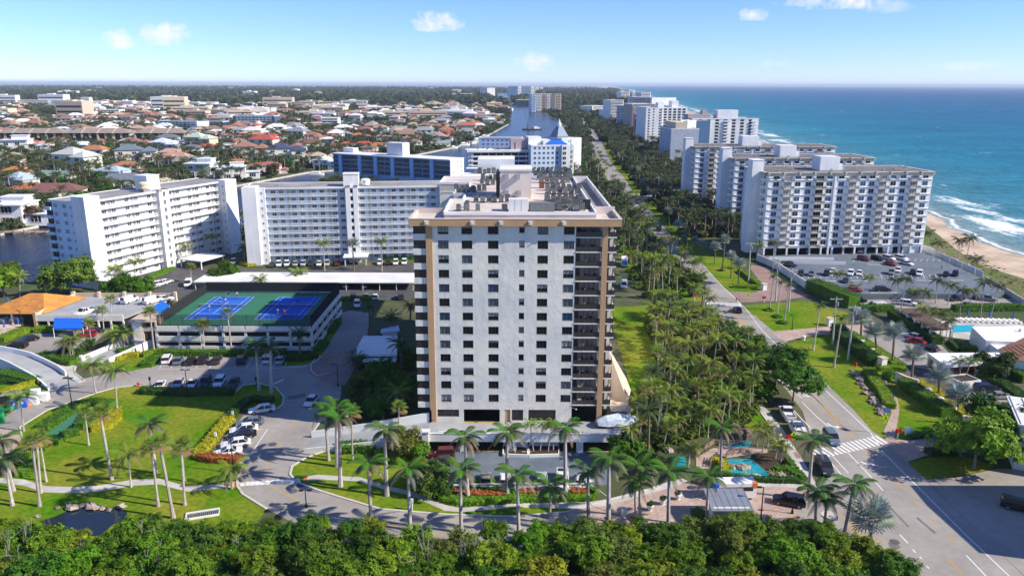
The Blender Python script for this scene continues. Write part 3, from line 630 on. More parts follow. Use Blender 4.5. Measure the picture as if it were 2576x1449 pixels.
units(grid(870,1080,6,930)+grid(880,1000,4,950),'condensers along the pipe frame left of the penthouse','grey condenser by the long pipe frame beside the tower penthouse')
units(grid(1020,1300,7,1012),'condensers in front of the penthouse','grey condenser in the single row in front of the tower penthouse')
units(grid(1010,1150,5,800)+grid(1070,1160,4,850)+grid(1060,1140,3,880),'condensers behind the penthouse louvres','grey condenser on the roof behind the penthouse louvre door')
units([(950,1050),(945,1075),(1030,1075),(885,1078)],'condensers at the left front corner of the tower roof','grey condenser at the notched corner of the tower roof')
p=G(*px('b',1512,905),42.03);tag(ob('rusty_tank',MB().box(-.6,-.5,0,.6,.5,1.4).box(-.65,-.55,1.4,.65,.55,1.5).mesh('rusty_tank','rust'),loc=p),'rusty brown tank on the tower roof right of the penthouse','tank')
p=G(*px('b',1850,1062),42.03);tag(ob('electrical_cabinet',MB().box(-.7,-.5,0,.7,.5,1.7).box(-.75,-.55,1.7,.75,.55,1.78).box(-.6,-.52,.2,-.05,-.5,1.5).mesh('electrical_cabinet','unit_dark'),loc=p),'dark cabinet standing alone near the front corner of the tower roof','cabinet')
p=G(*px('b',1335,1083),42.03);t_=thing('cooling_unit','large pale panelled cooling unit at the front edge of the tower roof','cooling unit',p)
part('housing',MB().box(-1.8,0,0,1.8,2.2,2.3),'white',t_);part('panel_seam',MB().box(-.62,-.03,.1,-.58,0,2.2).box(.58,-.03,.1,.62,0,2.2),'metal',t_);part('fan_section',MB().box(2.0,.1,0,6.8,2.2,1.6).box(2.2,.05,.2,4.2,.1,1.4),'unit_grey',t_);part('motor',MB().box(-3.1,.3,0,-2.0,1.6,1.2),'unit_grey',t_)
p=G(*px('b',960,960),42.03);tag(ob('pipe_frame',MB().box(-6,-.1,.3,5,.05,.45).box(-6,.8,.3,5,.95,.45).box(-6,-.1,0,-5.8,.95,.3).box(4.8,-.1,0,5,.95,.3).box(-.1,-.1,0,.1,.95,.3).mesh('pipe_frame','metal'),loc=p),'long low grey pipe frame on the tower roof left of the penthouse','pipe rack')
# upper deck and ramp in front of the tower
D_=thing('parking_deck','pale concrete parking deck with a ramp wrapping the foot of the tower','parking deck',(0,127,0))
part('deck_slab',MB().box(-15.5,0,2.35,22,7.3,2.8).box(-15.5,7,0,22,7.3,2.35),'ramp_concrete',D_)
part('parapet',MB().box(-15.5,-.25,2.2,22,0,3.75).box(-15.55,-.32,3.75,22,.06,3.87),'white',D_)
rp_=MB();rp_.face([(-38,0.3,.02),(-15.5,0,2.8),(-15.5,7,2.8),(-38,5.5,.02)]);rp_.face([(-38,.3,0),(-15.5,0,0),(-15.5,0,2.8),(-38,.3,.02)])
part('ramp',rp_,'ramp_concrete',D_)
part('ramp_wall',MB().ribbon([(-38,.15),(-27,-.1),(-15.5,-.15)],.3,0,[.5,1.9,3.3]),'stucco',D_)
part('ramp_wall',MB().ribbon([(-38,5.7),(-27,6.3),(-15.7,7.1)],.3,0,[1.3,2.8,4.6]),'white',D_)
part('deck_end_wall',MB().box(21.7,.1,0,22,7,2.3),'stucco',D_)
part('deck_pier',MB().box(-16.2,-.9,0,-15.0,.1,4.3).box(-16.4,-1.1,4.3,-14.8,.3,4.5),'white',D_)
part('lower_wall',MB().box(-15,4.5,0,22,4.6,2.35),'dark',D_)
for x0,x1 in((-9.4,-8.4),(.2,.9),(11.9,13.1),(21.5,22.2),(-1.0,-.2)):part('pier',MB().box(x0,0,0,x1,1.0,2.2),'white',D_)
for x0,x1 in((-8.3,-1.1),(14,21)):part('kerb_line',MB().box(x0,.3,0,x1,.6,.06),'yellow_line',D_)
part('kerb_line',MB().box(-9.1,6.5,2.8,-2.2,6.8,2.84),'yellow_line',D_)
wm_=MB()
for x in(-11,0):wm_.face([(x-2.5,2.6,2.82),(x-.8,2.6,2.82),(x-.8,2.9,2.82),(x-2.5,2.9,2.82)]).face([(x-.9,2.25,2.82),(x+.2,2.75,2.82),(x-.9,3.25,2.82)])
part('floor_arrow',wm_,'white',D_)
for i,(s,lab)in enumerate((('h1222,545 h1405,552 h1405,490 h1222,480','white-walled planter with shrubs left of the brick entry steps under the deck'),('h1415,552 h1640,545 h1640,480 h1415,478','white-walled planter with slim palms right of the brick entry steps'))):
 q=P(s);c=sum(q,Vector())/4;r=thing('planter',lab,'planter',(c.x,c.y,0),0,'planters under the deck')
 loc=[(v_.x-c.x,v_.y-c.y)for v_ in q]
 part('planter_wall',MB().ribbon(loc+[loc[0]],.3,0,.55),'white',r);part('back_wall',MB().ribbon(loc[2:],.25,0,1.7),'white',r);part('soil',MB().flat(loc,.4),'mulch',r)
st=thing('entry_steps','brick steps between the two white planters below the deck','steps',G(*px('h',1400,545)))
for k in range(3):part('step',MB().box(-.9,.35*k,0,.9,.35*k+.4,.17*(k+1)),'red_paver',st)
gw=thing('garden_wall','low cream garden wall with raised piers between the sunken car park and the path','wall',G(*px('h',1340,800)))
q=[p-gw.location for p in P('h800,812 h1100,800 h1400,798 h1890,800')]
part('wall_panel',MB().ribbon(q,.3,0,1.15),'white',gw);part('coping',MB().ribbon(q,.45,1.15,1.27),'concrete',gw)
for s in('h800,815','h1890,805','h1270,800'):c=P(s)[0]-gw.location;part('pier',MB().box(c.x-.35,c.y-.35,0,c.x+.35,c.y+.35,1.75).box(c.x-.45,c.y-.45,1.75,c.x+.45,c.y+.45,1.9),'white',gw)
# the two white wings on the waterway
gall_w=win_mesh(1.7,1.15,2,2,'white','glass',.08);gall_w2=win_mesh(1.7,1.15,2,2,'white','glass_curtain',.08)
end_w=win_mesh(1.8,1.35,3,2,'white','glass_blue',.09);slit_w=win_mesh(.7,.9,1,2,'white','glass_blue',.08)
door_m=MB().box(-.5,-.05,0,.5,.03,2.1).box(.3,-.1,.95,.4,-.05,1.05).mesh('door','metal')
def wing(name,label,loc,rz,L,dep,nfl,fh,wall_m,x_slab,shaft,wins,doors,endwins=False,solid=True):
 B=thing(name,label,'apartment building',loc,rz);H=nfl*fh+.6
 part('wall',MB().box(0,1.7,0,L,dep,H),wall_m,B)
 part('roof',MB().box(-.3,.2,H,L+.3,dep+.3,H+.12),'gravel',B)
 part('roof_edge',MB().box(-.4,-.05,H-.35,L+.4,.2,H+.3).box(-.4,dep+.3,H-.2,L+.4,dep+.5,H+.3).box(-.5,.2,H-.2,-.3,dep+.3,H+.3),'white',B)
 W=L-x_slab
 wm=MB().box(x_slab,0,-.18,L,1.7,0).mesh('walkway','white')
 rl=MB().box(x_slab,-.08,.92,L,-.0,1.04,0);rl.box(x_slab,-.06,.12,L,-.02,.2)
 if solid:rl.box(x_slab,-.05,.2,L,-.025,.92)
 else:
  for k in range(int(W/.33)):x=x_slab+.33*k;rl.box(x,-.05,.2,x+.1,-.03,.92,0,'bt')
 for k in range(int(W/4.2)+1):x=x_slab+min(4.2*k,W-.25);rl.box(x,-.12,-.18,x+.25,.1,1.1)
 rm=rl.mesh('railing','white')
 for f in range(nfl):
  z=f*fh+.4
  if f:part('walkway',wm,None,B,(0,0,z));part('railing',rm,None,B,(0,0,z))
  for x in wins:
   if abs(x-shaft)>2.2:part('window',gall_w if rg.random()<.75 else gall_w2,None,B,(x,1.66,z+.85))
  for x in doors:
   if abs(x-shaft)>2.2:part('door',door_m,None,B,(x,1.66,z))
 part('stair_shaft',MB().box(shaft-2.2,-1.2,0,shaft-.55,1.6,H+.5).box(shaft+.55,-1.2,0,shaft+2.2,1.6,H+.5).box(shaft-2.2,-1.2,H-.2,shaft+2.2,1.6,H+.5),'white_wing',B)
 lm=MB().box(-.55,-1.1,-.2,.55,1.5,.95).mesh('landing','white_wing');part('shaft_shade_sheet',MB().box(shaft-.55,1.2,0,shaft+.55,1.3,H),'shadow_grey',B)  # dark sheet behind the landings stands in for the shade there
 for f in range(nfl):part('landing',lm,None,B,(shaft,0,f*fh+.4))
 return B,H
w1a,w1b=Vector((-136.5,241,0)),Vector((-111.5,300,0));d=w1b-w1a;rz1=atan2(d.y,d.x);L1=d.length
wn=[x for x in[7.5+4.6*k+(0 if k%2 else.9)for k in range(12)]if x<L1-5]
W1,H1=wing('apartment_wing','sunlit white ten-storey wing with open galleries and a blue shaded end by the water',w1a,rz1,L1,15.5,10,2.75,'white_wing',5.5,31,wn,[x+2.1 for x in wn[::2]],solid=False)
part('end_slab',MB().box(-.8,-1.4,0,.2,4.4,H1+1.9).box(.2,-1.4,0,4.9,-.5,H1+1.9).box(.2,-.5,H1+.2,4.9,4.4,H1+1.9),'white_wing',W1)
ew=MB().box(-.55,4.4,0,.0,15.2,H1-.1);part('end_wall',ew,'pale_blue_and_shade_wall',W1)  # white end wall with its blue shade put into the colour
for f in range(10):
 for y,m_ in((5.3,slit_w),(8.2,end_w),(12.3,end_w)):part('window',m_,None,W1,(-.6,y,f*2.75+1.2),-pi/2)
 part('corner_balcony',MB().box(-1.4,13.9,0,-.56,16.5,1.0).box(-.9,14.0,1.0,-.56,16.4,2.6,1),['pale_blue_and_shade_wall','glass'],W1,(0,0,f*2.75+.3))if f else None  # balcony fronts carry the same painted blue shade
part('end_block',MB().box(L1-5.4,-3.2,0,L1+.6,1.65,H1+.8),'white_wing',W1)
for f in range(10):part('window',slit_w,None,W1,(L1-5.45,-1.8,f*2.75+1.3),-pi/2)
part('penthouse',MB().box(28.5,3.5,H1,34,9.5,H1+5.2).box(28.3,3.3,H1+5.2,34.2,9.7,H1+5.4),'white_wing',W1)
ct=MB().lathe([(1.1,0),(1.5,.3),(1.5,1.5),(1.7,1.6),(1.7,2.2),(1.2,2.5),(.7,2.6),(0,2.6)],12);part('cooling_tower',ct,'cream',W1,(26.5,3.0,H1+1.0));part('cooling_tower_frame',MB().box(25,1.6,H1+.1,28,1.8,H1+1).box(25,4.2,H1+.1,28,4.4,H1+1),'metal',W1)
part('low_annexe',MB().box(-1.5,-8.5,0,5,-1.45,3.3).box(-1.7,-8.7,3.3,5.2,-1.45,3.5),'white_wing',W1)
pc=thing('entrance_canopy','white flat entrance canopy on posts in front of the sunlit white wing','canopy',G(*px('d',1490,215)),rz1)
part('canopy_roof',MB().box(-3,-5,3.0,9,6,3.35),'white',pc)
for x,y in((-2.5,-4.5),(8.4,-4.5),(-2.5,5),(8.4,5)):part('post',MB().box(x,y,0,x+.35,y+.35,3.0),'white',pc)
w2a,w2b=Vector((-97,276,0)),Vector((-26,285,0));d=w2b-w2a;rz2=atan2(d.y,d.x);L2=d.length
wn2=[]
for k in range(9):wn2+=[9.5+7.3*k,12.4+7.3*k]
W2,H2=wing('apartment_wing','shaded white ten-storey wing with long railed galleries behind the white carport',w2a,rz2,L2,15,10,2.75,'pale_blue_and_shade_wall',7.0,38.0,[x for x in wn2 if x<L2-3],[15.0+7.3*k for k in range(8)],solid=False)  # white wall coloured pale blue in place of its shade
part('end_slab',MB().box(-.8,-2.2,0,4.2,4.4,H2+.7).box(4.2,-.6,0,7,1.65,H2+.2),'white_wing',W2)
for f in range(10):part('window',slit_w,None,W2,(5.8,-.65,f*2.75+1.3))
part('end_slab',MB().box(L2-1.2,-2.0,0,L2+2.5,4,H2+.7),'white_wing',W2)
part('penthouse',MB().box(35,1.8,H2,40.5,7,H2+4.6).box(34.8,1.6,H2+4.6,40.7,7.2,H2+4.8),'white_wing',W2)
part('cooling_tower',ct,'white',W2,(43,4,H2+.2));part('roof_vents',MB().box(10,6,H2,11,7,H2+.6).box(22,5,H2,23,6,H2+.5).box(55,6,H2,56.5,7,H2+.5),'metal',W2)
pc=thing('entrance_canopy','small white entrance canopy beside the silver palm below the shaded wing','canopy',G(*px('e',115,185)),rz2)
part('canopy_roof',MB().box(-4.5,-4,3.0,4.5,5,3.35),'white',pc)
for x,y in((-4,-3.5),(3.6,-3.5),(-4,4),(3.6,4)):part('post',MB().box(x,y,0,x+.35,y+.35,3.0),'white',pc)
# carport
a=G(486,709,2.8);b_=G(1048,708,2.8);cb=G(1048,684,2.8)
cp=thing('carport','long white flat-roofed carport on thin posts between the tennis deck and the wings','carport',(a.x,a.y,0));LL=b_.x-a.x;dd=cb.y-b_.y
part('carport_roof',MB().box(0,0,2.5,LL,dd,2.85),'white',cp);part('back_wall',MB().box(8,dd-.4,0,LL,dd-.2,2.5),'interior',cp)
for k in range(14):part('post',MB().box(LL*k/13*.98+.3,.3,0,LL*k/13*.98+.5,.5,2.5),'white',cp)
q=P('e90,872 e420,872 e420,730 e165,730',3.4);r=thing('drive_canopy','white flat-roofed drive canopy in the shade left of the tower','canopy',(q[0].x,q[0].y,0));lc=[(p.x-q[0].x,p.y-q[0].y)for p in q]
part('canopy_roof',MB().prism(lc,2.9,3.4,0,True,True),'white',r);part('lower_roof',MB().box(2.5,-2.2,2.3,lc[1][0],-.05,2.6),'white',r)
for x,y in((1,1),(lc[1][0]-1,1),(4,lc[2][1]-1),(lc[1][0]-1,lc[2][1]-1)):part('post',MB().box(x,y,0,x+.5,y+.5,2.9),'white',r)
q=P('e295,705 e440,690 e430,650 e300,680',2.6);r=thing('link_roof','narrow pale sloping roof behind the drive canopy','canopy',(q[0].x,q[0].y,0));lc=[(p.x-q[0].x,p.y-q[0].y)for p in q];part('canopy_roof',MB().prism(lc,2.3,2.6,0,True,True),'pale_blue_and_shade_wall',r);part('wall',MB().prism([(x*.8+.5,y*.8)for x,y in lc],0,2.3,0,False),'stucco',r)
# tennis deck (garage with courts on the roof)
GX0,GX1,GY0,GY1,GZ=-89.0,-50.0,181.5,214.0,6.2
g_=thing('parking_garage','two-level open parking garage with blue tennis courts on its roof','parking garage',(GX0,GY0,0));gw_,gd_=GX1-GX0,GY1-GY0
part('core',MB().box(.6,.8,0,gw_-.6,gd_-.6,GZ-.35),'dark',g_)
part('court_surface',MB().box(0,0,GZ-.35,gw_,gd_,GZ),'court_green',g_)
sp1=MB().box(.15,-.25,0,5.35,0,1.15).mesh('spandrel','stucco');cl_=MB().box(-.3,-.15,0,.3,.45,GZ-.3).mesh('column','stucco')
nb=7
for k in range(nb):
 x=k*gw_/nb
 for z in(0.1,2.65,5.3):part('spandrel',sp1,None,g_,(x+.04,0,z),0)
 part('column',cl_,None,g_,(x,0,0))
nb2=6;sp2=MB().box(.15,-.25,0,gd_/6-.15,0,1.15).mesh('spandrel','stucco')
for k in range(nb2):
 for z in(0.1,2.65,5.3):part('spandrel',sp2,None,g_,(gw_,k*gd_/nb2,z),pi/2)
 part('column',cl_,None,g_,(gw_,k*gd_/nb2,0),pi/2)
 if k:part('spandrel',sp2,None,g_,(0,gd_-(k-1)*gd_/nb2,5.3),-pi/2)
for k in range(7):part('spandrel',sp1,None,g_,(gw_-k*gw_/7,gd_,5.3),pi)
part('slab_edge',MB().box(-.2,-.3,2.3,gw_+.3,.1,2.5).box(-.2,-.3,5.0,gw_+.3,.1,5.25).box(gw_,.1,2.3,gw_+.3,gd_,2.5).box(gw_,.1,5.0,gw_+.3,gd_,5.25),'concrete',g_)
stt=MB().box(-6.3,.2,0,-3.4,6,7.4).box(-6.6,-.3,7.4,.2,6.4,7.75).box(-.3,0,0,.1,6,7.4).box(-3.4,.3,4.9,-.3,.6,6.0).box(-6.5,-.2,2.4,-3.3,.3,2.7);part('stair_tower',stt,'tan_light',g_)
part('stair_panel',MB().box(-5.9,.1,.3,-3.7,.2,7.2),'stucco',g_);part('stair_shade_sheet',MB().box(-3.4,2,0,-.3,2.2,7.3),'shadow_grey',g_)  # dark sheet in the stair opening is its shade, painted
def court(x0,x1,y0,y1):
 part('court',MB().box(x0,y0,GZ,x1,y1,GZ+.012),'court_blue',g_)
 lm=MB();w_=.11;z=GZ+.02;cx=(x0+x1)/2;cy=(y0+y1)/2
 def ln(a0,b0,a1,b1):stripe(lm,[(a0,b0),(a1,b1)],w_,z)
 e=.15;X0,X1,Y0,Y1=x0+e,x1-e,y0+e,y1-e;s=(X1-X0)*.125
 for x in(X0,X1,X0+s,X1-s):ln(x,Y0,x,Y1)
 for y in(Y0,Y1):ln(X0,y,X1,y)
 for y in(cy-(Y1-Y0)*.27,cy+(Y1-Y0)*.27):ln(X0+s,y,X1-s,y)
 ln(cx,cy-(Y1-Y0)*.27,cx,cy+(Y1-Y0)*.27)
 part('court_line',lm,'white_line',g_)
 n=thing('tennis_net','black tennis net across the blue court '+('nearer the orange pavilion' if x0<15 else 'nearer the tower'),'net',(GX0+cx,GY0+cy,GZ));hw=(x1-x0)/2+.4
 mm=MB()
 for k in range(41):x=-hw+2*hw*k/40;mm.box(x-.02,-.01,.05,x+.02,.01,.95,0,'bt')
 for k in range(6):mm.box(-hw,-.012,.1+.15*k,hw,.012,.13+.15*k)
 part('net_mesh',mm,'black_metal',n);part('net_band',MB().box(-hw,-.03,.95,hw,.03,1.03),'white_line',n)
 for x in(-hw,hw):part('net_post',MB().tube((x,0,0),(x,0,1.1),.06),'black_metal',n)
court(4.3,15.6,6.2,28.0);court(22.4,34.6,6.2,28.0)
fn=thing('court_fence','tall black chain-link fence round the rooftop tennis courts','fence',(GX0,GY0,GZ))
def fence_run(parent,a,b,h,step=.5,post=3.2,m='mesh_fence',wid=.025):
 a=Vector(a);b=Vector(b);L_=(b-a).length;d=(b-a)/L_;mm=MB();n=int(L_/step)
 for k in range(n+1):p=a+d*(L_*k/n);mm.tube((p.x,p.y,.05),(p.x,p.y,h),wid,wid,3,0,False)
 for z in[h*j/7 for j in range(8)]:mm.tube((a.x,a.y,z+.02),(b.x,b.y,z+.02),wid,wid,3,0,False)
 o=part('fence_panel',mm,m,parent);pm=MB()
 for k in range(int(L_/post)+1):p=a+d*min(L_,post*k);pm.tube((p.x,p.y,0),(p.x,p.y,h+.1),.05,.05,5)
 part('post',pm,m,parent)
fence_run(fn,(0.3,.3),(gw_-.2,.3),3.0,.11);fence_run(fn,(gw_-.2,.3),(gw_-.2,gd_-.3),3.0,.16);fence_run(fn,(gw_-.2,gd_-.3),(.3,gd_-.3),3.2,.3);part('windscreen',MB().box(.4,gd_-.34,.5,gw_-.3,gd_-.31,3.1),'mesh_fence',fn);part('windscreen',MB().box(.28,4,.2,.31,gd_-.4,2.6),'mesh_fence',fn);fence_run(fn,(.3,gd_-.3),(.3,.3),3.0,.2)
# low parking deck with blue awnings, orange roofed pavilion
q=P('d265,595 d930,595 d1250,440 d560,438',3.2);c0=q[0]
lk=thing('low_parking_deck','low concrete roof car park with cream parapets between the pavilion and the tennis deck','parking deck',(c0.x,c0.y,0))
lc=[(p.x-c0.x,p.y-c0.y)for p in q];lc[2]=(lc[2][0]+3,lc[3][1]);
part('deck',MB().prism(lc,2.7,3.2,0),'ramp_concrete',lk);part('under_wall',MB().prism([(x+(.8 if i in(0,3)else-.8),y+(.9 if i<2 else-.5))for i,(x,y)in enumerate(lc)],0,2.7,0,False),'dark',lk)
part('front_parapet',MB().ribbon([lc[0],lc[1]],.3,2.3,4.1),'stucco',lk);part('side_parapet',MB().ribbon([lc[3],lc[0]],.3,2.4,4.3),'cream',lk)
part('rear_parapet',MB().ribbon([lc[3],lc[2]],.3,2.4,4.5),'tan_light',lk)
for k in range(5):t=k/4;x=lc[3][0]*(1-t)+lc[2][0]*t;part('pier',MB().box(x-.4,lc[3][1]-.5,2,x+.4,lc[3][1]+.3,4.9),'cream',lk)
for k in range(3):t=k/2;x=lc[0][0]*(1-t)+lc[3][0]*t;y=lc[0][1]*(1-t)+lc[3][1]*t;part('pier',MB().box(x-.35,y-.35,0,x+.35,y+.35,4.8),'tan',lk)
for k in range(8):x=lc[0][0]+k*(lc[1][0]-lc[0][0])/7;part('post',MB().box(x-.2,lc[0][1]-.1,0,x+.2,lc[0][1]+.3,2.4),'stucco',lk)
def awning(label,s,z0,z1,rz=0):
 q=P(s,z1);c=q[0];r=thing('awning',label,'awning',(c.x,c.y,0));w_=(q[1]-q[0]).length;dep=(q[3]-q[0]);ux=(q[1]-q[0]).normalized()
 m=MB();L_=[Vector((0,0,z1)),Vector(((q[1]-q[0]).x,(q[1]-q[0]).y,z1))]
 A,B_,C,E=(Vector((p.x-c.x,p.y-c.y,0))for p in q)
 m.face([(E.x,E.y,z0),(C.x,C.y,z0),(B_.x,B_.y,z1),(A.x,A.y,z1)]);m.face([(E.x,E.y,z0-.45),(C.x,C.y,z0-.45),(C.x,C.y,z0),(E.x,E.y,z0)])
 m.face([(A.x,A.y,z1-.9),(E.x,E.y,z0-.45),(E.x,E.y,z0),(A.x,A.y,z1)]);m.face([(B_.x,B_.y,z1),(C.x,C.y,z0),(C.x,C.y,z0-.45),(B_.x,B_.y,z1-.9)])
 part('canvas',m,'awning_blue',r)
 for p in(E,C):part('pole',MB().tube((p.x,p.y,0),(p.x,p.y,z0),.09),'white',r)
awning('wide blue awning over the lower entrance of the low parking deck','d410,595 d635,598 d620,640 d395,640',2.7,3.9)
awning('narrow blue awning on white posts on the low roof car park','d1150,515 d1225,465 d1275,480 d1185,545',5.6,6.4)
tm=MB().box(0,0,2.6,9,9,3.4);q=P('d895,635 d1150,635',7.5)
rm_=P('d585,935 d820,935 d1010,640 d925,610');c0=rm_[0];r=thing('car_ramp','straight car ramp with white side walls climbing to the low roof car park','ramp',(c0.x,c0.y,0))
A,B_,C,E=(Vector((p.x-c0.x,p.y-c0.y,0))for p in rm_)
C=Vector((A.x+10.5+11.5,A.y+29,0));E=Vector((A.x+15.5,A.y+30,0));
part('ramp_surface',MB().face([(A.x,A.y,.03),(B_.x,B_.y,.03),(C.x,C.y,3.25),(E.x,E.y,3.25)]),'ramp_concrete',r)
part('side_wall',MB().ribbon([A,A.lerp(E,.35),A.lerp(E,.7),E],.35,0,[1.2,2.2,3.4,4.4]),'white',r);part('side_wall',MB().ribbon([B_,B_.lerp(C,.5),C],.35,0,[1.2,2.6,4.2]),'white',r)
for t in(.03,.35,.7):p=A.lerp(E,t);part('pier',MB().box(p.x-.3,p.y-.3,0,p.x+.3,p.y+.3,1.5+3*t),'white',r)
cr=thing('curved_ramp','curved pale car ramp with a white outer wall sweeping in from the left edge','ramp',G(*px('d',200,1000)))
def lo(s):return[p-cr.location for p in P(s)]
o_=lo('d-120,900 d0,905 d120,915 d240,930 d350,965 d440,1000 d500,1035');i_=lo('d-120,960 d0,972 d90,1000 d190,1040 d270,1070 d330,1110 d370,1140');zz=[2.6,2.2,1.8,1.3,.8,.4,.05]
m=MB()
for k in range(6):m.face([(i_[k].x,i_[k].y,zz[k]),(i_[k+1].x,i_[k+1].y,zz[k+1]),(o_[k+1].x,o_[k+1].y,zz[k+1]),(o_[k].x,o_[k].y,zz[k])])
part('ramp_surface',m,'ramp_concrete',cr);part('outer_wall',MB().ribbon(o_,.35,0,[z+1.25 for z in zz]),'white',cr);part('inner_wall',MB().ribbon(i_,.35,0,[z+.45 for z in zz]),'white',cr)
m=MB();stripe(m,lo('d320,1103 d505,1050'),.5,.10);part('yellow_stripe',m,'yellow_line',cr)
m=MB();p=lo('d322,1035 d365,1050');stripe(m,[p[0],p[1]],.5,.45);part('white_arrow',m,'white_line',cr)
q=P('d0,545 d320,550 d470,480 d235,440',4.2);e0=q[0]
pv=thing('pavilion','open pavilion with an orange tiled hip roof beside the low roof car park','pavilion',(e0.x,e0.y,0))
A=Vector((-6,0,3.4));B_=Vector((q[1].x-e0.x,0,3.4));C=Vector((q[1].x-e0.x+2.5,17,3.4));E=Vector((-4,17,3.4));t1=Vector((B_.x*.62,8.5,7.0));t0=Vector((B_.x*.30,8.5,7.0))
def tiled(parent,a,b,c,d,n,name='tile_course',m='orange_tile'):
 """roof plane a-b (eave), c-d (ridge side, above b and a) laid in n overlapping courses"""
 for k in range(n):
  s,t=k/n,(k+1)/n;l0=a.lerp(d,s);r0=b.lerp(c,s);l1=a.lerp(d,t);r1=b.lerp(c,t);up=Vector((0,0,.10))
  part(name,MB().face([l0+up,r0+up,r1+up*.2,l1+up*.2]).face([l0-up*.3,r0-up*.3,r0+up,l0+up]),m,parent)
tiled(pv,A,B_,t1,t0,14);tiled(pv,B_,C,t1+Vector((.01,.01,0)),t1,12);tiled(pv,E,A,t0,t0+Vector((0,.01,0)),8)
part('roof',MB().face([C,E,t0,t1]),'orange_tile',pv)
for x,y in((-5,1),(2,1),(9,1),(B_.x-1.5,1),(B_.x-1,15),(0,15)):part('post',MB().box(x,y,0,x+.5,y+.5,3.5),'white',pv)
part('back_wall',MB().box(2,12,0,B_.x-1.5,12.3,3.4),'interior',pv)
# the three beach buildings
dbl_w=win_mesh(2.2,1.75,2,1,'white','glass',.05);dbl_w2=win_mesh(2.2,1.75,2,1,'white','glass_blue',.05)
slid=win_mesh(3.0,2.2,3,1,'white','glass',.05)
bal=MB().box(-2.1,-1.5,-.14,2.1,0,.06);bal.prism([(-2.1,-1.5),(-2.5,-.75),(-2.1,0)],-.14,.95,0);bal.prism([(2.1,-1.5),(2.5,-.75),(2.1,0)],-.14,.95,0)
bal_m=bal.mesh('balcony','concrete')
br=MB().box(-2.1,-1.52,.9,2.1,-1.44,.98).box(-2.1,-1.5,.12,2.1,-1.46,.18)
for k in range(17):x=-2.05+4.1*k/16;br.box(x-.03,-1.5,.12,x+.03,-1.46,.9,0,'bt')
br_m=br.mesh('balcony_railing','pole_grey')
EW=[3.0,11.7,15.9,24.4,29.1,38.0,41.6,50.3,54.3,63.4];EB=[7.7,20.5,33.8,46.0,58.8]
eb2=MB().box(-1.2,-1.2,-.12,1.2,0,.06);eb2.prism([(-1.2,-1.2),(-1.5,0),(1.5,0),(1.2,-1.2)],.06,.95,0,False);eb2_m=eb2.mesh('side_balcony','white_wing')
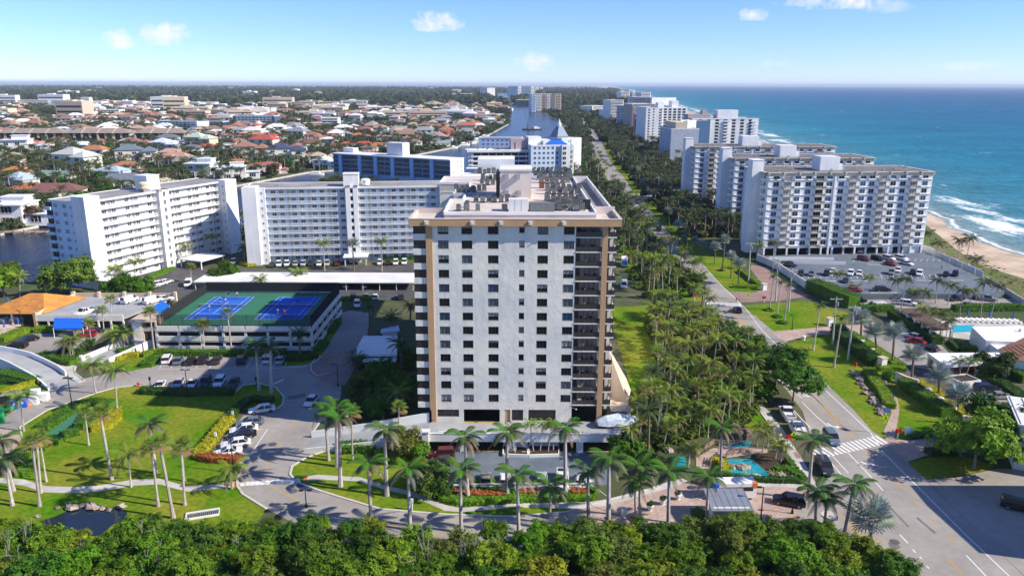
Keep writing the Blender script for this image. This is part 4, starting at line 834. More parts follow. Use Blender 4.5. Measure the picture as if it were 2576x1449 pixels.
def beach(label,a,b_,sx,floors_shown,parking):
 d=b_-a;rz=atan2(d.y,d.x);Lb=d.length;s=Lb/66.3
 B=thing('beachfront_building',label,'apartment building',a,rz,'beachfront buildings of the same design');dep=23;H=31.2
 w_=MB().box(-.2,0,2.9,Lb,dep,H);part('wall',w_,'white_wing',B)
 part('spandrel_bands',MB().box(0,-.12,2.7,Lb,0,3.0),'white_wing',B)
 sp=MB()
 pts=sorted([0]+[x for x in EB]+[66.3])
 for k in range(len(pts)-1):
  x0,x1=pts[k]*s+(2.1 if k else.3),pts[k+1]*s-(2.1 if k<len(pts)-2 else.3)
  sp.face([(x0,-.02,.05),(x1,-.02,.05),(x1,-.42,.55),(x0,-.42,.55)]).face([(x0,-.42,.55),(x1,-.42,.55),(x1,-.02,.75),(x0,-.02,.75)]).face([(x0,-.02,.05),(x0,-.42,.55),(x0,-.02,.75)]).face([(x1,-.02,.05),(x1,-.02,.75),(x1,-.42,.55)])
 spm=sp.mesh('spandrel','white_wing');part('pier',MB().box(26.2*s,-.55,0,26.9*s,0,H),'white_wing',B)
 for f in range(10-floors_shown,10):
  z=3.1+2.82*f;part('spandrel',spm,None,B,(0,0,z-.1))
  for x in EW:part('window',dbl_w if rg.random()<.6 else dbl_w2,None,B,(x*s,-.04,z+.78))
  for x in EB:part('balcony',bal_m,None,B,(x*s,0,z));part('balcony_railing',br_m,None,B,(x*s,0,z));part('sliding_door',slid,None,B,(x*s,-.03,z+.08))
 for f in range(10):
  z=3.1+2.82*f
  for y in(3.0,12.5):part('side_balcony',eb2_m,None,B,(-.2,y,z),-pi/2);part('side_door',win_mesh_side,None,B,(-.24,y,z+.08),-pi/2)
  for y in(19.0,):part('side_balcony',eb2_m,None,B,(-.2,y,z),-pi/2)
  part('side_balcony',eb2_m,None,B,(Lb,4,z),pi/2)if parking else None
 part('end_shaft',MB().box(-4.6,5.3,0,-.2,10.2,H+4.6).box(-4.8,5.1,H+4.6,0,10.4,H+4.75),'white_wing',B)
 ev=MB();n=11
 for k in range(n):
  x0,x1=-.6+(Lb+1.2)*k/n,-.6+(Lb+1.2)*(k+1)/n;q_=.9
  ev.face([(x0+q_,-.25,H-.9),(x1-q_,-.25,H-.9),(x1-q_,-1.2,H+.35),(x0+q_,-1.2,H+.35)]);ev.face([(x0,0,H-.7),(x0+q_,-.25,H-.9),(x0+q_,-1.2,H+.35),(x0,-.6,H+.35)]);ev.face([(x1-q_,-.25,H-.9),(x1,0,H-.7),(x1,-.6,H+.35),(x1-q_,-1.2,H+.35)])
  ev.box(x0-.25,-1.4,H-.3,x0+.25,.4,H+.75)
 ev.box(-.6,-.6,H+.35,Lb+.6,1.2,H+.5)
 for k in range(4):
  y0,y1=1.5+dep*k/4,1.5+dep*(k+1)/4-1
  for x,sg in((Lb,1),(-.2,-1)):ev.face([(x,y0,H-.9),(x,y1,H-.9),(x+sg*1.1,y1,H+.4),(x+sg*1.1,y0,H+.4)][::sg])
 ev.box(-1.4,1.2,H+.3,0,dep,H+.5).box(Lb-.4,1.2,H+.3,Lb+1.2,dep,H+.5).box(-.6,dep,H+.2,Lb+.6,dep+1.2,H+.5)
 part('eave',ev,'concrete',B);part('roof',MB().box(0,.6,H,Lb,dep,H+.3),'dark_gravel',B)
 ph_=MB().box(24*s,8,H,32*s,15,H+5.6);part('penthouse',ph_,'white_wing',B);part('penthouse_step',MB().box(32*s,9,H,34*s,14,H+2.6),'white_wing',B)
 vm=MB()
 for k in range(9):x=6+k*7;vm.box(x,6+(k%3)*4,H+.3,x+.7,6.7+(k%3)*4,H+1.1)
 o=part('roof_vents',vm,'metal',B);o['kind']='stuff'
 if parking:
  part('carport_shade_sheet',MB().box(1,6,0,Lb-1,6.2,2.9),'dark',B);pcm=MB().box(-.3,-.2,0,.3,.5,2.8).mesh('column','white_wing')  # dark sheet stands for the shade under the open ground floor
  for k in range(15):part('column',pcm,None,B,(.5+(Lb-1)*k/14,0,0))
  part('ground_wall',MB().box(50*s,.4,0,54*s,.6,2.9),'white_wing',B);part('ground_wall',MB().box(Lb-8,.5,0,Lb-1,.7,2.9),'white_wing',B);part('side_wall',MB().box(0,1,0,.4,dep,2.9).box(Lb-.4,1,0,Lb,dep,2.9),'white_wing',B)
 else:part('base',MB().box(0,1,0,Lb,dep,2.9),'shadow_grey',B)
 return B
win_mesh_side=win_mesh(1.6,2.05,2,1,'white','glass',.07)
PK=1.6
a,b_=G(*px('c',600,1412),PK),G(*px('c',1805,1394),PK);beach('white beach block with five balcony columns, the one above the open parking deck',a,b_,1,10,True)
beach('middle white beach block, half hidden behind the block above the parking deck',G(1852,397,32.8)*1-Vector((0,0,32.8))+Vector((0,0,.8)),G(2200,396,32.8)-Vector((0,0,32)),1,10,False)
beach('white beach block farthest up the shore of the three alike',G(1752,368,32.8)-Vector((0,0,32)),G(2102,368,32.8)-Vector((0,0,32)),1,10,True)
q=P('f560,130 f720,200 f980,370 f1190,415 f2270,415 f2430,395 f1800,80',PK)
pkd=thing('beach_parking_deck','raised grey parking deck with white boundary walls below the beach block','parking deck',(q[0].x,q[0].y,0))
lc=[(p.x-q[0].x,p.y-q[0].y)for p in q];part('deck_surface',MB().prism(lc,0,PK,0),'blue_asphalt',pkd)
part('retaining_wall',MB().ribbon(lc[:4],.35,0,PK+.9),'white',pkd);part('low_wall',MB().ribbon([(p.x-q[0].x,p.y-q[0].y)for p in P('f650,155 f1140,160',PK)],.3,PK,PK+1.0).ribbon([(p.x-q[0].x,p.y-q[0].y)for p in P('f730,182 f1228,195',PK)],.3,PK,PK+1.1),'white',pkd)
m=MB()
for s in('f880,312 f1185,318','f1400,192 f1500,196','f1270,315 f1400,318','f1760,312 f1920,318','f2020,312 f2120,314','f1420,405 f1620,405'):stripe(m,[(p.x-q[0].x,p.y-q[0].y)for p in P(s,PK)],.45,PK+.02)
for k in range(26):u=860+46*k;stripe(m,[(p.x-q[0].x,p.y-q[0].y)for p in P(f'f{u},300 f{u - 10},268',PK)],.12,PK+.015)
for k in range(16):u=1290+46*k;stripe(m,[(p.x-q[0].x,p.y-q[0].y)for p in P(f'f{u},170 f{u + 12},150',PK)],.12,PK+.015)
part('bay_line',m,'white_line',pkd)
fw=thing('boundary_fence','long white panelled boundary fence between the beach parking deck and the dune','fence',G(*px('f',1790,95)))
fp=[p-fw.location for p in P('f1760,80 f1860,120 f1960,175 f2060,220 f2150,262 f2260,310',0)]
for k in range(len(fp)-1):
 for t0,t1 in((0,.48),(.52,1)):part('fence_panel',MB().ribbon([fp[k].lerp(fp[k+1],t0),fp[k].lerp(fp[k+1],t1)],.2,PK*.4,PK+1.5),'white_wing',fw)
 part('post',MB().box(fp[k].x-.25,fp[k].y-.25,0,fp[k].x+.25,fp[k].y+.25,PK+1.8),'white',fw)
fw=thing('boundary_wall','pale boundary wall of the lower beach car park beside the dune','wall',G(*px('f',2350,395)))
fp=[p-fw.location for p in P('f2280,320 f2400,390 f2480,440 f2576,500',0)]
part('wall_panel',MB().ribbon(fp,.35,0,1.8),'concrete',fw)
# blue gallery building and the cluster behind the tower
a,b_=G(836,386,22),G(1131,403,22);d=b_-a;LC=d.length;rz=atan2(d.y,d.x)
C=thing('gallery_building','blue fronted apartment building with screened galleries and a white roof behind the shaded wing','apartment building',(a.x,a.y,0),rz)
part('wall',MB().box(0,.6,0,LC,15,21.7),'sky_blue_wall',C);part('roof',MB().box(-.5,-.6,21.7,LC+.5,15.5,22.2),'white',C);part('end_wall',MB().box(LC,.3,0,LC+.3,15.3,21.7),'white_wing',C)
bay=[0,6.5,20,23,33,36,46,58,61,73,76,LC]
for k,x in enumerate((5.0,20.5,33,46,60.5,75)):
 if x<LC-3:part('pilaster',MB().box(x,-.4,0,x+2.6,.6,21.7),'sky_blue_wall',C)
xs_=[(0.3,4.8),(7.8,13.8),(14.1,20.2),(23.3,32.7),(35.8,40.8),(41.1,45.7),(48.8,54.5),(54.8,60.2),(63.3,69),(69.3,74.8),(77.8,LC-.3)]
gr={}
for f in range(4):
 z=21.4-2.75*(f+1)
 part('gallery_slab',MB().box(0,-.2,z-.1,LC,.6,z+.1),'sky_blue_wall',C)
 for x0,x1 in xs_:
  if x1-x0<1:continue
  n=max(2,round((x1-x0)/.95));key=round(x1-x0,2)
  if key not in gr:
   gm_=win_mesh(x1-x0,2.45,n,1,'sky_blue_wall','glass',.09);rm2=MB().box(-(x1-x0)/2,-.22,.1,(x1-x0)/2,-.12,1.0).mesh('gallery_panel','glass_teal');gr[key]=(gm_,rm2)
  part('screen_window',gr[key][0],None,C,((x0+x1)/2,.5,z+.12));part('gallery_panel',gr[key][1],None,C,((x0+x1)/2,0,z))
for f in range(4):
 for y in(3.5,8,12):part('window',win_mesh(1.4,1.3,2,2,'white','glass_curtain',.08),None,C,(LC+.33,y,21.2-2.75*(f+1)+.9),pi/2)
x0=40.5;part('penthouse',MB().box(x0,4,22.2,x0+12,11,30),'white_wing',C);part('penthouse',MB().box(x0-38,8,22.2,x0-30,13,25),'white_wing',C)
def block(name,label,s,v_base,z_top,dep,wallm,cat='apartment building',nfl=6,win=(1.6,1.4),cols=8,frame='white',glass='glass',roofm='gravel',band=True,marg=.06,wide=.62,stuff=False,strip=False,zlow=2.0,rwin=0,z_base=0,group=None):
 """box building whose front face spans the two given pixels (top edge at z_top)"""
 (u0,v0),(u1,v1)=s;a=G(u0,v0,z_top);b_=G(u1,v1,z_top);d=b_-a;L_=Vector((d.x,d.y)).length;rz=atan2(d.y,d.x)
 B=thing(name,label,cat,(a.x,a.y,0),rz,group)
 part('wall',MB().box(0,0,0,L_,dep,z_top),wallm,B);part('roof',MB().box(.3,.3,z_top,L_-.3,dep-.3,z_top+.1),roofm,B)
 if band:part('parapet',MB().ribbon([(0,0),(L_,0),(L_,dep),(0,dep),(0,0)],.4,z_top-.3,z_top+.7),'white_wing' if wallm not in('tan_light','pink_wall')else wallm,B)
 fh=(z_top-zlow)/nfl
 if strip:
  m=MB();m2=MB()
  for f in range(nfl):
   z=zlow+fh*f;m.box(L_*marg,-.06,z+fh*.28,L_*(1-marg),.0,z+fh*.82);m2.box(L_*marg*.5,-.9,z-.15,L_*(1-marg*.5),0,z+.9*.9)
   for k in range(1,cols):x=L_*(marg+(1-2*marg)*k/cols);m2.box(x-.15,-.5,z,x+.15,0,z+fh)
  o=part('window_band',m,glass,B);o['kind']='stuff';o=part('balconies',m2,wallm,B);o['kind']='stuff'
 else:
  wmsh=win_mesh(win[0],win[1],2,1,frame,glass,.1);allm=MB()
  for f in range(nfl):
   for k in range(cols):
    x=L_*(marg+(1-2*marg)*(k+.5)/cols);z=zlow+fh*f+fh*.3
    if stuff:allm.box(x-win[0]/2,-.07,z,x+win[0]/2,.0,z+win[1])
    else:part('window',wmsh,None,B,(x,-.04,z))
   for k in range(rwin):
    y=dep*(k+.5)/rwin
    allm.box(L_,y-win[0]/2,zlow+fh*f+fh*.3,L_+.07,y+win[0]/2,zlow+fh*f+fh*.3+win[1])
    allm.box(-.07,y-win[0]/2,zlow+fh*f+fh*.3,0,y+win[0]/2,zlow+fh*f+fh*.3+win[1])
  if allm.v:o=part('windows',allm,glass,B);o['kind']='stuff'
 return B,L_
B,L_=block('curved_corner_building','building with a rounded roof corner and a mauve penthouse just behind the tower roof',((1178,384),(1392,382)),0,20.5,16,'white_wing',nfl=6,strip=True,cols=10,roofm='white')
part('roof_rim',MB().prism([(-1,-1.6),(L_-3,-1.6),(L_+1.5,.3),(L_+3.3,4),(L_+3.3,10),(L_,15),(-1,15)],20.6,21.9,0).prism([(0,-.8),(L_-3,-.8),(L_+1,1),(L_+2.4,4),(L_+2.4,10),(L_,14),(0,14)],21.9,22.0),'white',B)
part('penthouse',MB().box(L_*.5,2,22,L_*.75,9,29.2).tube((L_*.56,1.8,22),(L_*.56,1.8,27),.3).tube((L_*.69,1.8,22),(L_*.69,1.8,27.5),.3),'mauve_wall' if 'mauve_wall' in MATS else mat('mauve_wall',(.42,.34,.35),.85,.05,.4),B)
cm=MB();rg2=random.Random(3)
for k in range(34):x=L_*(.1+.85*rg2.random());y=rg2.uniform(1,5);cm.box(x,y,22,x+.8,y+.8,23.1)
o=part('roof_condensers',cm,'unit_grey',B);o['kind']='stuff'
B,L_=block('white_terraced_building','white stepped building with a bright blue hip roof behind the tower',((1336,368),(1412,367)),0,25,20,'pale_blue_and_shade_wall',nfl=7,cols=6,roofm='white',win=(1.6,1.7))  # white front with its bluish shade painted in
part('front_column',MB().box(L_,-2,0,L_+5.2,6,25.5),'white',B)
for f in range(7):part('window',win_mesh(2.4,2.2,2,1,'white','glass',.12),None,B,(L_+1.8,-2.05,2.6+3.28*f));part('balcony',MB().box(L_+5.2,-2,2.3+3.28*f,L_+8,3,2.5+3.28*f).box(L_+5.2,-2,2.5+3.28*f,L_+8,-1.9,3.4+3.28*f),'white',B)
part('stair_wall',MB().box(L_+8,-.5,0,L_+9,6,25.5),'white',B)
part('penthouse',MB().box(0,8,25,9,18,30.5),'white',B);part('penthouse',MB().box(10,6,25,15,16,28.6),'white',B)
bh=MB();x0,x1,y0,y1,z0=L_*.55,L_+5,1,11,25.7
bh.face([(x0,y0,z0),(x1,y0,z0),(x1-3.4,6,z0+2.6),(x0+3.4,6,z0+2.6)]).face([(x1,y0,z0),(x1,y1,z0),(x1-3.4,6,z0+2.6)]).face([(x1,y1,z0),(x0,y1,z0),(x0+3.4,6,z0+2.6),(x1-3.4,6,z0+2.6)]).face([(x0,y1,z0),(x0,y0,z0),(x0+3.4,6,z0+2.6)])
part('hip_roof',bh,'awning_blue',B)
block('pale_blue_block','pale blue low block at the water beside the rounded roof building',((1204,348),(1312,349)),0,19,14,'pale_blue_and_shade_wall',nfl=5,cols=8,roofm='gravel',win=(1.8,1.4))
B,L_=block('slate_cupola_building','white and blue block crowned by a slate pyramid cupola with a white finial',((1413,351),(1462,349)),0,26,22,'pale_blue_and_shade_wall',nfl=7,cols=3,roofm='white',marg=.3,win=(1.2,1.3))
part('side_panel',MB().box(L_*.48,-.5,0,L_,.0,26.3),'white_wing',B)
cu=MB();cx,cy,zb=L_*.42,14,27.5;cu.box(cx-4.5,cy-4.5,26,cx+4.5,cy+4.5,zb)
for r0,r1,z0,z1 in((4.9,3.4,zb,zb+3.4),(3.4,1.7,zb+3.4,zb+7)):
 p0=[(cx-r0,cy-r0,z0),(cx+r0,cy-r0,z0),(cx+r0,cy+r0,z0),(cx-r0,cy+r0,z0)];p1=[(cx-r1,cy-r1,z1),(cx+r1,cy-r1,z1),(cx+r1,cy+r1,z1),(cx-r1,cy+r1,z1)]
 for k in range(4):cu.face([p0[k],p0[(k+1)%4],p1[(k+1)%4],p1[k]])
part('cupola',cu,mat('slate',(.20,.25,.32),.6,.1,.5),B);part('finial',MB().lathe([(1.5,zb+7),(1.5,zb+9),(.9,zb+9.6),(.5,zb+11),(0,zb+13)],8,0,(cx,cy)),'white',B)
# towers farther along the shore
B,L_=block('balcony_tower','white beach tower with dark balcony bays and a big stepped roof house',((1742,300),(1909,300)),0,34,30,'white_wing',nfl=11,cols=7,win=(3.4,1.9),frame='bronze',glass='glass',rwin=5,roofm='gravel')
part('penthouse',MB().box(26,6,34,46,18,42),'white_wing',B);part('roof_house',MB().box(-2,8,34,20,20,38).box(12,9,38,17,15,42),'mauve_wall',B)
bl=MB()
for f in range(11):
 for x in(.23,.52,.93):bl.box(L_*x-3,-1.5,2.4+2.9*f,L_*x+3,0,3.6+2.9*f)
o=part('balconies',bl,'white_wing',B);o['kind']='stuff'
B,L_=block('glazed_side_tower','blue glazed narrow tower with a white fin wall beside the grey slab',((1688,304),(1733,306)),0,33,34,'glass_blue',nfl=12,cols=6,win=(2.0,1.2),frame='white',glass='white_wing',stuff=True,band=False,marg=.02)
part('fin_wall',MB().box(L_*.62,-3,0,L_*.68,10,34).box(L_*.9,-3,0,L_+1,10,34),'white_wing',B)
o=part('panel_band',MB().box(L_*.02,-.12,2,L_*.1,0,33).box(L_*.3,-.12,2,L_*.36,0,33),'white_wing',B)
B,L_=block('grey_slab','plain grey slab with a cream roof house beside the white slab tower',((1661,320),(1689,326)),0,27,25,mat('grey_wall',(.42,.46,.52),.9,.2,.6),nfl=9,cols=4,win=(1.2,1.2),stuff=True)
part('penthouse',MB().box(1,4,27,L_-1,14,33),'cream',B)
B,L_=block('slab_tower','tall white slab tower with a blank end wall rising behind the roadside trees',((1626,272),(1664,272)),0,39.5,40,'white_wing',nfl=12,cols=1,win=(1.6,1.5),stuff=True,marg=.0,rwin=0)
m=MB()
for f in range(12):
 for x in(.2,.93):m.box(L_*x-1,-.08,2.8+3.05*f,L_*x+1,0,4.4+3.05*f)
part('edge_windows',m,'glass',B)['kind']='stuff'
part('rear_wing',MB().box(L_,14,0,L_+36,40,39.5).box(L_+2,20,39.5,L_+9,30,45).box(L_+18,18,39.5,L_+26,30,47),'white_wing',B)
m=MB()
for f in range(12):
 for k in range(6):m.box(L_+2+5.6*k,13.9,2.8+3.05*f,L_+5.5+5.6*k,14,4.8+3.05*f)
part('wing_windows',m,'glass',B)['kind']='stuff'
mat('pink_wall',(.62,.27,.25),.85,.08,.3);mat('taupe_wall',(.42,.34,.31),.85,.08,.3)
B,L_=block('pink_building','salmon pink mid-rise building below the taupe tower',((1594,300),(1622,301)),0,21,26,'pink_wall',nfl=6,cols=3,win=(2.6,1.5),stuff=True,roofm='concrete');part('penthouse',MB().box(-8,12,0,L_,26,27),'pink_wall',B)
block('taupe_tower','tall taupe tower with stacked balconies behind the pink building',((1590,263),(1650,263)),0,37,45,'taupe_wall',nfl=13,strip=True,cols=5,roofm='gravel')
block('mauve_tower','narrow mauve tower standing beside the pink building towards the road',((1572,268),(1592,270)),0,33,36,'mauve_wall',nfl=12,strip=True,cols=2)
block('white_blue_tower','slim white and blue tower with banded balconies, second in the row towards the bridge',((1552,266),(1571,267)),0,33,40,'pale_blue_and_shade_wall',nfl=12,strip=True,cols=2)
block('white_blue_tower','white and dark banded tower farthest from the slab tower in the beach row',((1537,253),(1569,253)),0,37,50,'white_wing',nfl=13,strip=True,cols=4,glass='dark')
block('white_tower','plain white tower on the beach above the taupe tower roof',((1580,245),(1640,247)),0,38,60,'white_wing',nfl=10,strip=True,cols=6)
block('low_white_block','low white terraced block between trees beside the far road',((1490,268),(1535,267)),0,14,40,'white_wing',nfl=4,strip=True,cols=6,cat='building')
block('low_white_block','low white block with dark balconies near the banded beach tower',((1518,277),(1560,277)),0,17,40,'white_wing',nfl=5,strip=True,cols=5,cat='building')
block('low_white_block','wide low white block beneath the far end of the beach',((1480,252),(1555,250)),0,15,60,'white_wing',nfl=4,strip=True,cols=8,cat='building')
block('cream_low_block','low cream house block by the road just before the banded tower',((1540,290),(1562,290)),0,11,20,'cream',nfl=3,cols=3,stuff=True,cat='building')
wl_=G(1338,262);
for k,(u0,u1,z,lab,wm2)in enumerate(((1338,1349,42,'striped white tower at the bend of the waterway, at the end of the water side','pale_blue_and_shade_wall'),(1351,1362,41,'striped white tower, second from the water in the waterway cluster','white_wing'),(1364,1374,41,'grey striped tower in the middle of the waterway cluster','mauve_wall'),(1376,1384,41,'dark striped tower second from the brown end tower of the waterway cluster','white_wing'),(1386,1395,41,'tan striped tower next to the brown end tower of the waterway cluster','taupe_wall'),(1397,1412,42,'brown and cream end tower of the waterway cluster','tan_light'))):
 B,L_=block('waterway_tower',lab,((u0,237.5),(u1,237.5)),0,z,25,wm2,nfl=10,strip=True,cols=2,marg=.12,group='towers at the bend of the waterway')
block('teal_low_block','low teal fronted block on the waterway bank beside the striped towers',((1300,252),(1337,252)),0,18,20,'glass_teal',nfl=4,strip=True,cols=6,cat='building')
block('white_square_tower','square white tower near the bridge, alone above the trees',((1226,222),(1245,222)),0,48,60,'white',nfl=10,cols=5,win=(3,2),stuff=True)
for k in range(6):block('hazy_tower','pale far-off tower in the group beyond the bridge, '+ORD[k]+' from the waterway',((1303+11*k,218.5+(k%3)*1.0),(1311+11*k,218.5+(k%3)*1.0)),0,55-(k%3)*6,60,'white_wing',nfl=8,strip=True,cols=3,cat='building',group='towers beyond the bridge')
br_=thing('bridge','low grey road bridge across the far waterway','bridge',G(1235,252));e=G(1294,252)-G(1235,252)
part('bridge_deck',MB().box(-30,-4,9,e.x+30,4,10.5),'concrete',br_);part('bridge_railing',MB().box(-30,-4.3,10.5,e.x+30,-4,11.8),'white',br_)
for k in range(6):part('bridge_pier',MB().box(e.x*k/5-1.5,-3,-1,e.x*k/5+1.5,3,9),'concrete',br_)
# clubhouse, pool house and pergola on the right
q=P('f1850,860 f2400,855 f2510,915 f1970,945',3.6)
cl=thing('clubhouse_portico','long flat white-roofed portico of the clubhouse among silver palms','portico',(q[0].x,q[0].y,0));lc=[(p.x-q[0].x,p.y-q[0].y)for p in q]
part('roof_slab',MB().prism(lc,2.7,3.6),'white',cl);part('soffit_wall',MB().ribbon([Vector(lc[2]).lerp(Vector(lc[1]),.4),Vector(lc[3]).lerp(Vector(lc[0]),.75)],.3,0,2.7),'brown_tile',cl)
for s,t in((0,.05),(0,.95),(1,.05),(1,.5),(1,.95)):
 p=Vector(lc[0]).lerp(Vector(lc[1]),t)if s==0 else Vector(lc[3]).lerp(Vector(lc[2]),t);part('column',MB().box(p.x-.3,p.y-.3+.5,0,p.x+.3,p.y+.8,2.7),'white',cl)
q=P('f2180,665 f2700,655 f2760,790 f2290,770',4.2)
ch_=thing('clubhouse','white flat-roofed clubhouse wing beside the swimming pool','clubhouse',(q[0].x,q[0].y,0));lc=[(p.x-q[0].x,p.y-q[0].y)for p in q]
part('wall',MB().prism(lc,0,4.0,0,False),'white',ch_);part('roof',MB().prism(lc,4.0,4.3),'white',ch_)
part('side_block',MB().prism([(p.x-q[0].x,p.y-q[0].y)for p in P('f2290,770 f2600,730 f2500,850 f2400,850',3.4)],0,3.4),'white',ch_);part('roof_vent',MB().tube((lc[0][0]+10,lc[0][1]-4,4.3),(lc[0][0]+10,lc[0][1]-4,5),.3),'metal',ch_)
q=P('f2390,830 f2576,738 f2760,760 f2740,945 f2510,915',4.0)
tr=thing('tiled_hall','hall with a brown barrel-tiled hip roof joining the clubhouse portico','hall',(q[0].x,q[0].y,0));lc=[p-q[0]for p in q];top=Vector((lc[2].x-3,(lc[2].y+lc[3].y)/2,0))
part('wall',MB().prism([(p.x,p.y)for p in lc],0,3.9,0,False),'white',tr)
nn=16
for k in range(nn):
 s,t=k/nn,(k+1)/nn
 for A,B_ in((lc[0],lc[4]),(lc[4],lc[3]),(lc[1],lc[0])):
  A_,B2=Vector((A.x,A.y,4)),Vector((B_.x,B_.y,4));T_=Vector((top.x,top.y,8.5))
  l0,r0,l1,r1=A_.lerp(T_,s),B2.lerp(T_,s),A_.lerp(T_,t),B2.lerp(T_,t);up=Vector((0,0,.09))
  part('tile_course',MB().face([l0+up,r0+up,r1,l1]).face([l0-up*.3,r0-up*.3,r0+up,l0+up]),'brown_tile',tr)
q=P('f1640,525 f1760,528 f2045,690 f1885,690',3.2)
pg=thing('pergola','long thatched shade pergola on white columns beside the pool','pergola',(q[0].x,q[0].y,0));lc=[p-q[0]for p in q]
for k in range(22):
 s,t=k/22,(k+.86)/22;a0,a1,b0,b1=lc[0].lerp(lc[3],s),lc[0].lerp(lc[3],t),lc[1].lerp(lc[2],s),lc[1].lerp(lc[2],t)
 part('thatch_panel',MB().face([(*a0.xy,3.1),(*a1.xy,3.1),(*b1.xy,3.5),(*b0.xy,3.5)]).face([(*a0.xy,2.95),(*a1.xy,2.95),(*a1.xy,3.1),(*a0.xy,3.1)]),'thatch',pg)
part('roof_beam',MB().face([(*lc[0].xy,3.0),(*lc[3].xy,3.0),(*lc[2].xy,3.4),(*lc[1].xy,3.4)]),'thatch',pg)
for k in range(5):
 for A,B_ in((lc[0],lc[3]),(lc[1],lc[2])):p=A.lerp(B_,.04+.92*k/4);part('column',MB().box(p.x-.3,p.y-.3,0,p.x+.3,p.y+.3,3.0),'white',pg)
q=P('i2490,640 i2700,760 i2760,560 i2540,470');
hs_=thing('white_house','white plank-sided house with a pale metal roof cut by the picture edge','house',(q[0].x,q[0].y,0));lc=[p-q[0]for p in q]
top=[G(*px('i',2490,310),7.5)]
lc=[Vector((0,0,0)),Vector((16,-7,0)),Vector((22,5,0)),Vector((5.5,12,0))]
sp3=[p-q[0]+Vector((21,-4.0,0))for p in P('i1730,790 i1860,945 i2260,1310')];part('offframe_shade_block',MB().prism([(p.x,p.y)for p in sp3]+[(sp3[2].x+25,sp3[2].y),(sp3[0].x+25,sp3[0].y)],0,15),'white',hs_)  # unseen block beyond the frame, added and shaped to shade the car park
lc2=[(p.x,p.y)for p in lc];part('wall',MB().prism(lc2,0,8.2,0,False),'white',hs_)
for k in range(9):part('siding_board',MB().prism([(p.x-.0,p.y)for p in[v.lerp(Vector((9,2.5,0)),-.006)for v in lc]],.5+.85*k,.62+.85*k,0,True,True),'white_wing',hs_)
part('roof',MB().prism([(p.x,p.y)for p in[v.lerp(Vector((9,2.5,0)),-.06)for v in lc]],8.2,8.6),'white',hs_)
for k in range(10):
 A,B_=lc[0].lerp(lc[1],k/9),lc[3].lerp(lc[2],k/9);part('roof_seam',MB().ribbon([A,B_],.12,8.6,8.7),'metal',hs_)
hw_=win_mesh(1.1,1.3,2,2,'white','glass_blue',.1);dl=lc[3]-lc[0]
for z in(2.0,5.0):
 for t in(.3,.75):p=lc[3].lerp(lc[0],t);part('window',hw_,None,hs_,(p.x-.06,p.y,z),atan2(-dl.y,-dl.x))
q=P('i222,1085 i492,1085');gh=thing('guard_house','small pale guard house with a grey metal shed roof at the paved gateway','guard house',(q[0].x,q[0].y,0),atan2((q[1]-q[0]).y,(q[1]-q[0]).x));gl=(q[1]-q[0]).length
part('wall',MB().box(0,0,0,gl,4.4,3.4),'stucco',gh);part('roof',MB().face([(-.4,-.6,3.3),(gl+.4,-.6,3.3),(gl+.4,5.0,3.9),(-.4,5.0,3.9)]).face([(-.4,-.6,3.1),(gl+.4,-.6,3.1),(gl+.4,-.6,3.3),(-.4,-.6,3.3)]),'metal',gh)
for k in range(7):x=-.4+(gl+.8)*k/6;part('roof_seam',MB().face([(x-.03,-.6,3.36),(x+.03,-.6,3.36),(x+.03,5.0,3.96),(x-.03,5.0,3.96)]),'unit_grey',gh)
part('door',MB().box(gl*.42,-.06,0,gl*.6,0,2.1).box(gl*.45,-.09,.9,gl*.57,-.06,1.9,1),['bronze','glass'],gh);part('fascia',MB().box(.1,-.15,2.5,gl*.82,0,2.62).box(gl*.82,-.15,1.6,gl*.86,0,2.62),'white',gh)
# vegetation
mat('leaf',(1,1,1),.55,.5,.6,objcol=True,trans=.28,spec=.15,detail=8)
mat('leaf_far',(0.062,0.085,0.034),.8,.3,.05,orand=.5,trans=.1,spec=.1)
mat('leaf_hedge',(1,1,1),.6,.35,.9,objcol=True,trans=.15,spec=.2,detail=5)
mat('frond',(1,1,1),.5,.2,.5,objcol=True,trans=.2,spec=.3)
mat('crownshaft',(0.20,0.33,0.03),.5)
mat('twig',(0.33,0.31,0.28),.9)
def crown_mesh(seed,n=1500,s=.42,lobes=8,flat=.8,m='leaf',core=True,per=9,sp=.06,lo=.8,hi=1.12,cq=.74):
 """leafy crown of unit radius sitting on z=0..~1.5: leaves in clusters over several lobes"""
 r=random.Random(seed);b=MB();L_=[(0,0,.62,.62)]
 for k in range(lobes):a=2*pi*k/lobes+r.uniform(-.4,.4);d=r.uniform(.35,.68);L_.append((d*cos(a),d*sin(a),r.uniform(.35,.95),r.uniform(.28,.45)))
 if core:
  for x,y,z,q in L_:b.blob((x,y,z),q*cq,0,6,4,.2,r,.8)
 cl=[]
 for k in range(n//per):
  x,y,z,q=r.choice(L_);th=r.uniform(0,2*pi);u=r.uniform(-.55,1);v=sqrt(max(0,1-u*u));q2=q*r.uniform(lo,hi)
  nx,ny,nz_=v*cos(th),v*sin(th),u;c=Vector((x+nx*q2,y+ny*q2,z+nz_*q2*flat));nn=Vector((nx,ny,nz_+.35)).normalized()
  for j in range(per):
   p=c+Vector((r.gauss(0,sp),r.gauss(0,sp),r.gauss(0,sp*.8)));nv=(nn+Vector((r.uniform(-.8,.8),r.uniform(-.8,.8),r.uniform(-.5,.8)))).normalized()
   a=nv.orthogonal().normalized();t=r.uniform(0,2*pi);a2=a*cos(t)+nv.cross(a)*sin(t);b2=nv.cross(a2);q3=s*.14*r.uniform(.6,1.25)
   b.face([p-a2*q3*1.3,p-b2*q3*.6,p+a2*q3*1.3,p+b2*q3*.6])
 return b.mesh('crown',m)
CROWN=[crown_mesh(40+k,6600,.33,9+k%4,per=30,sp=.062,lo=.72,hi=1.28,cq=.60)for k in range(6)]
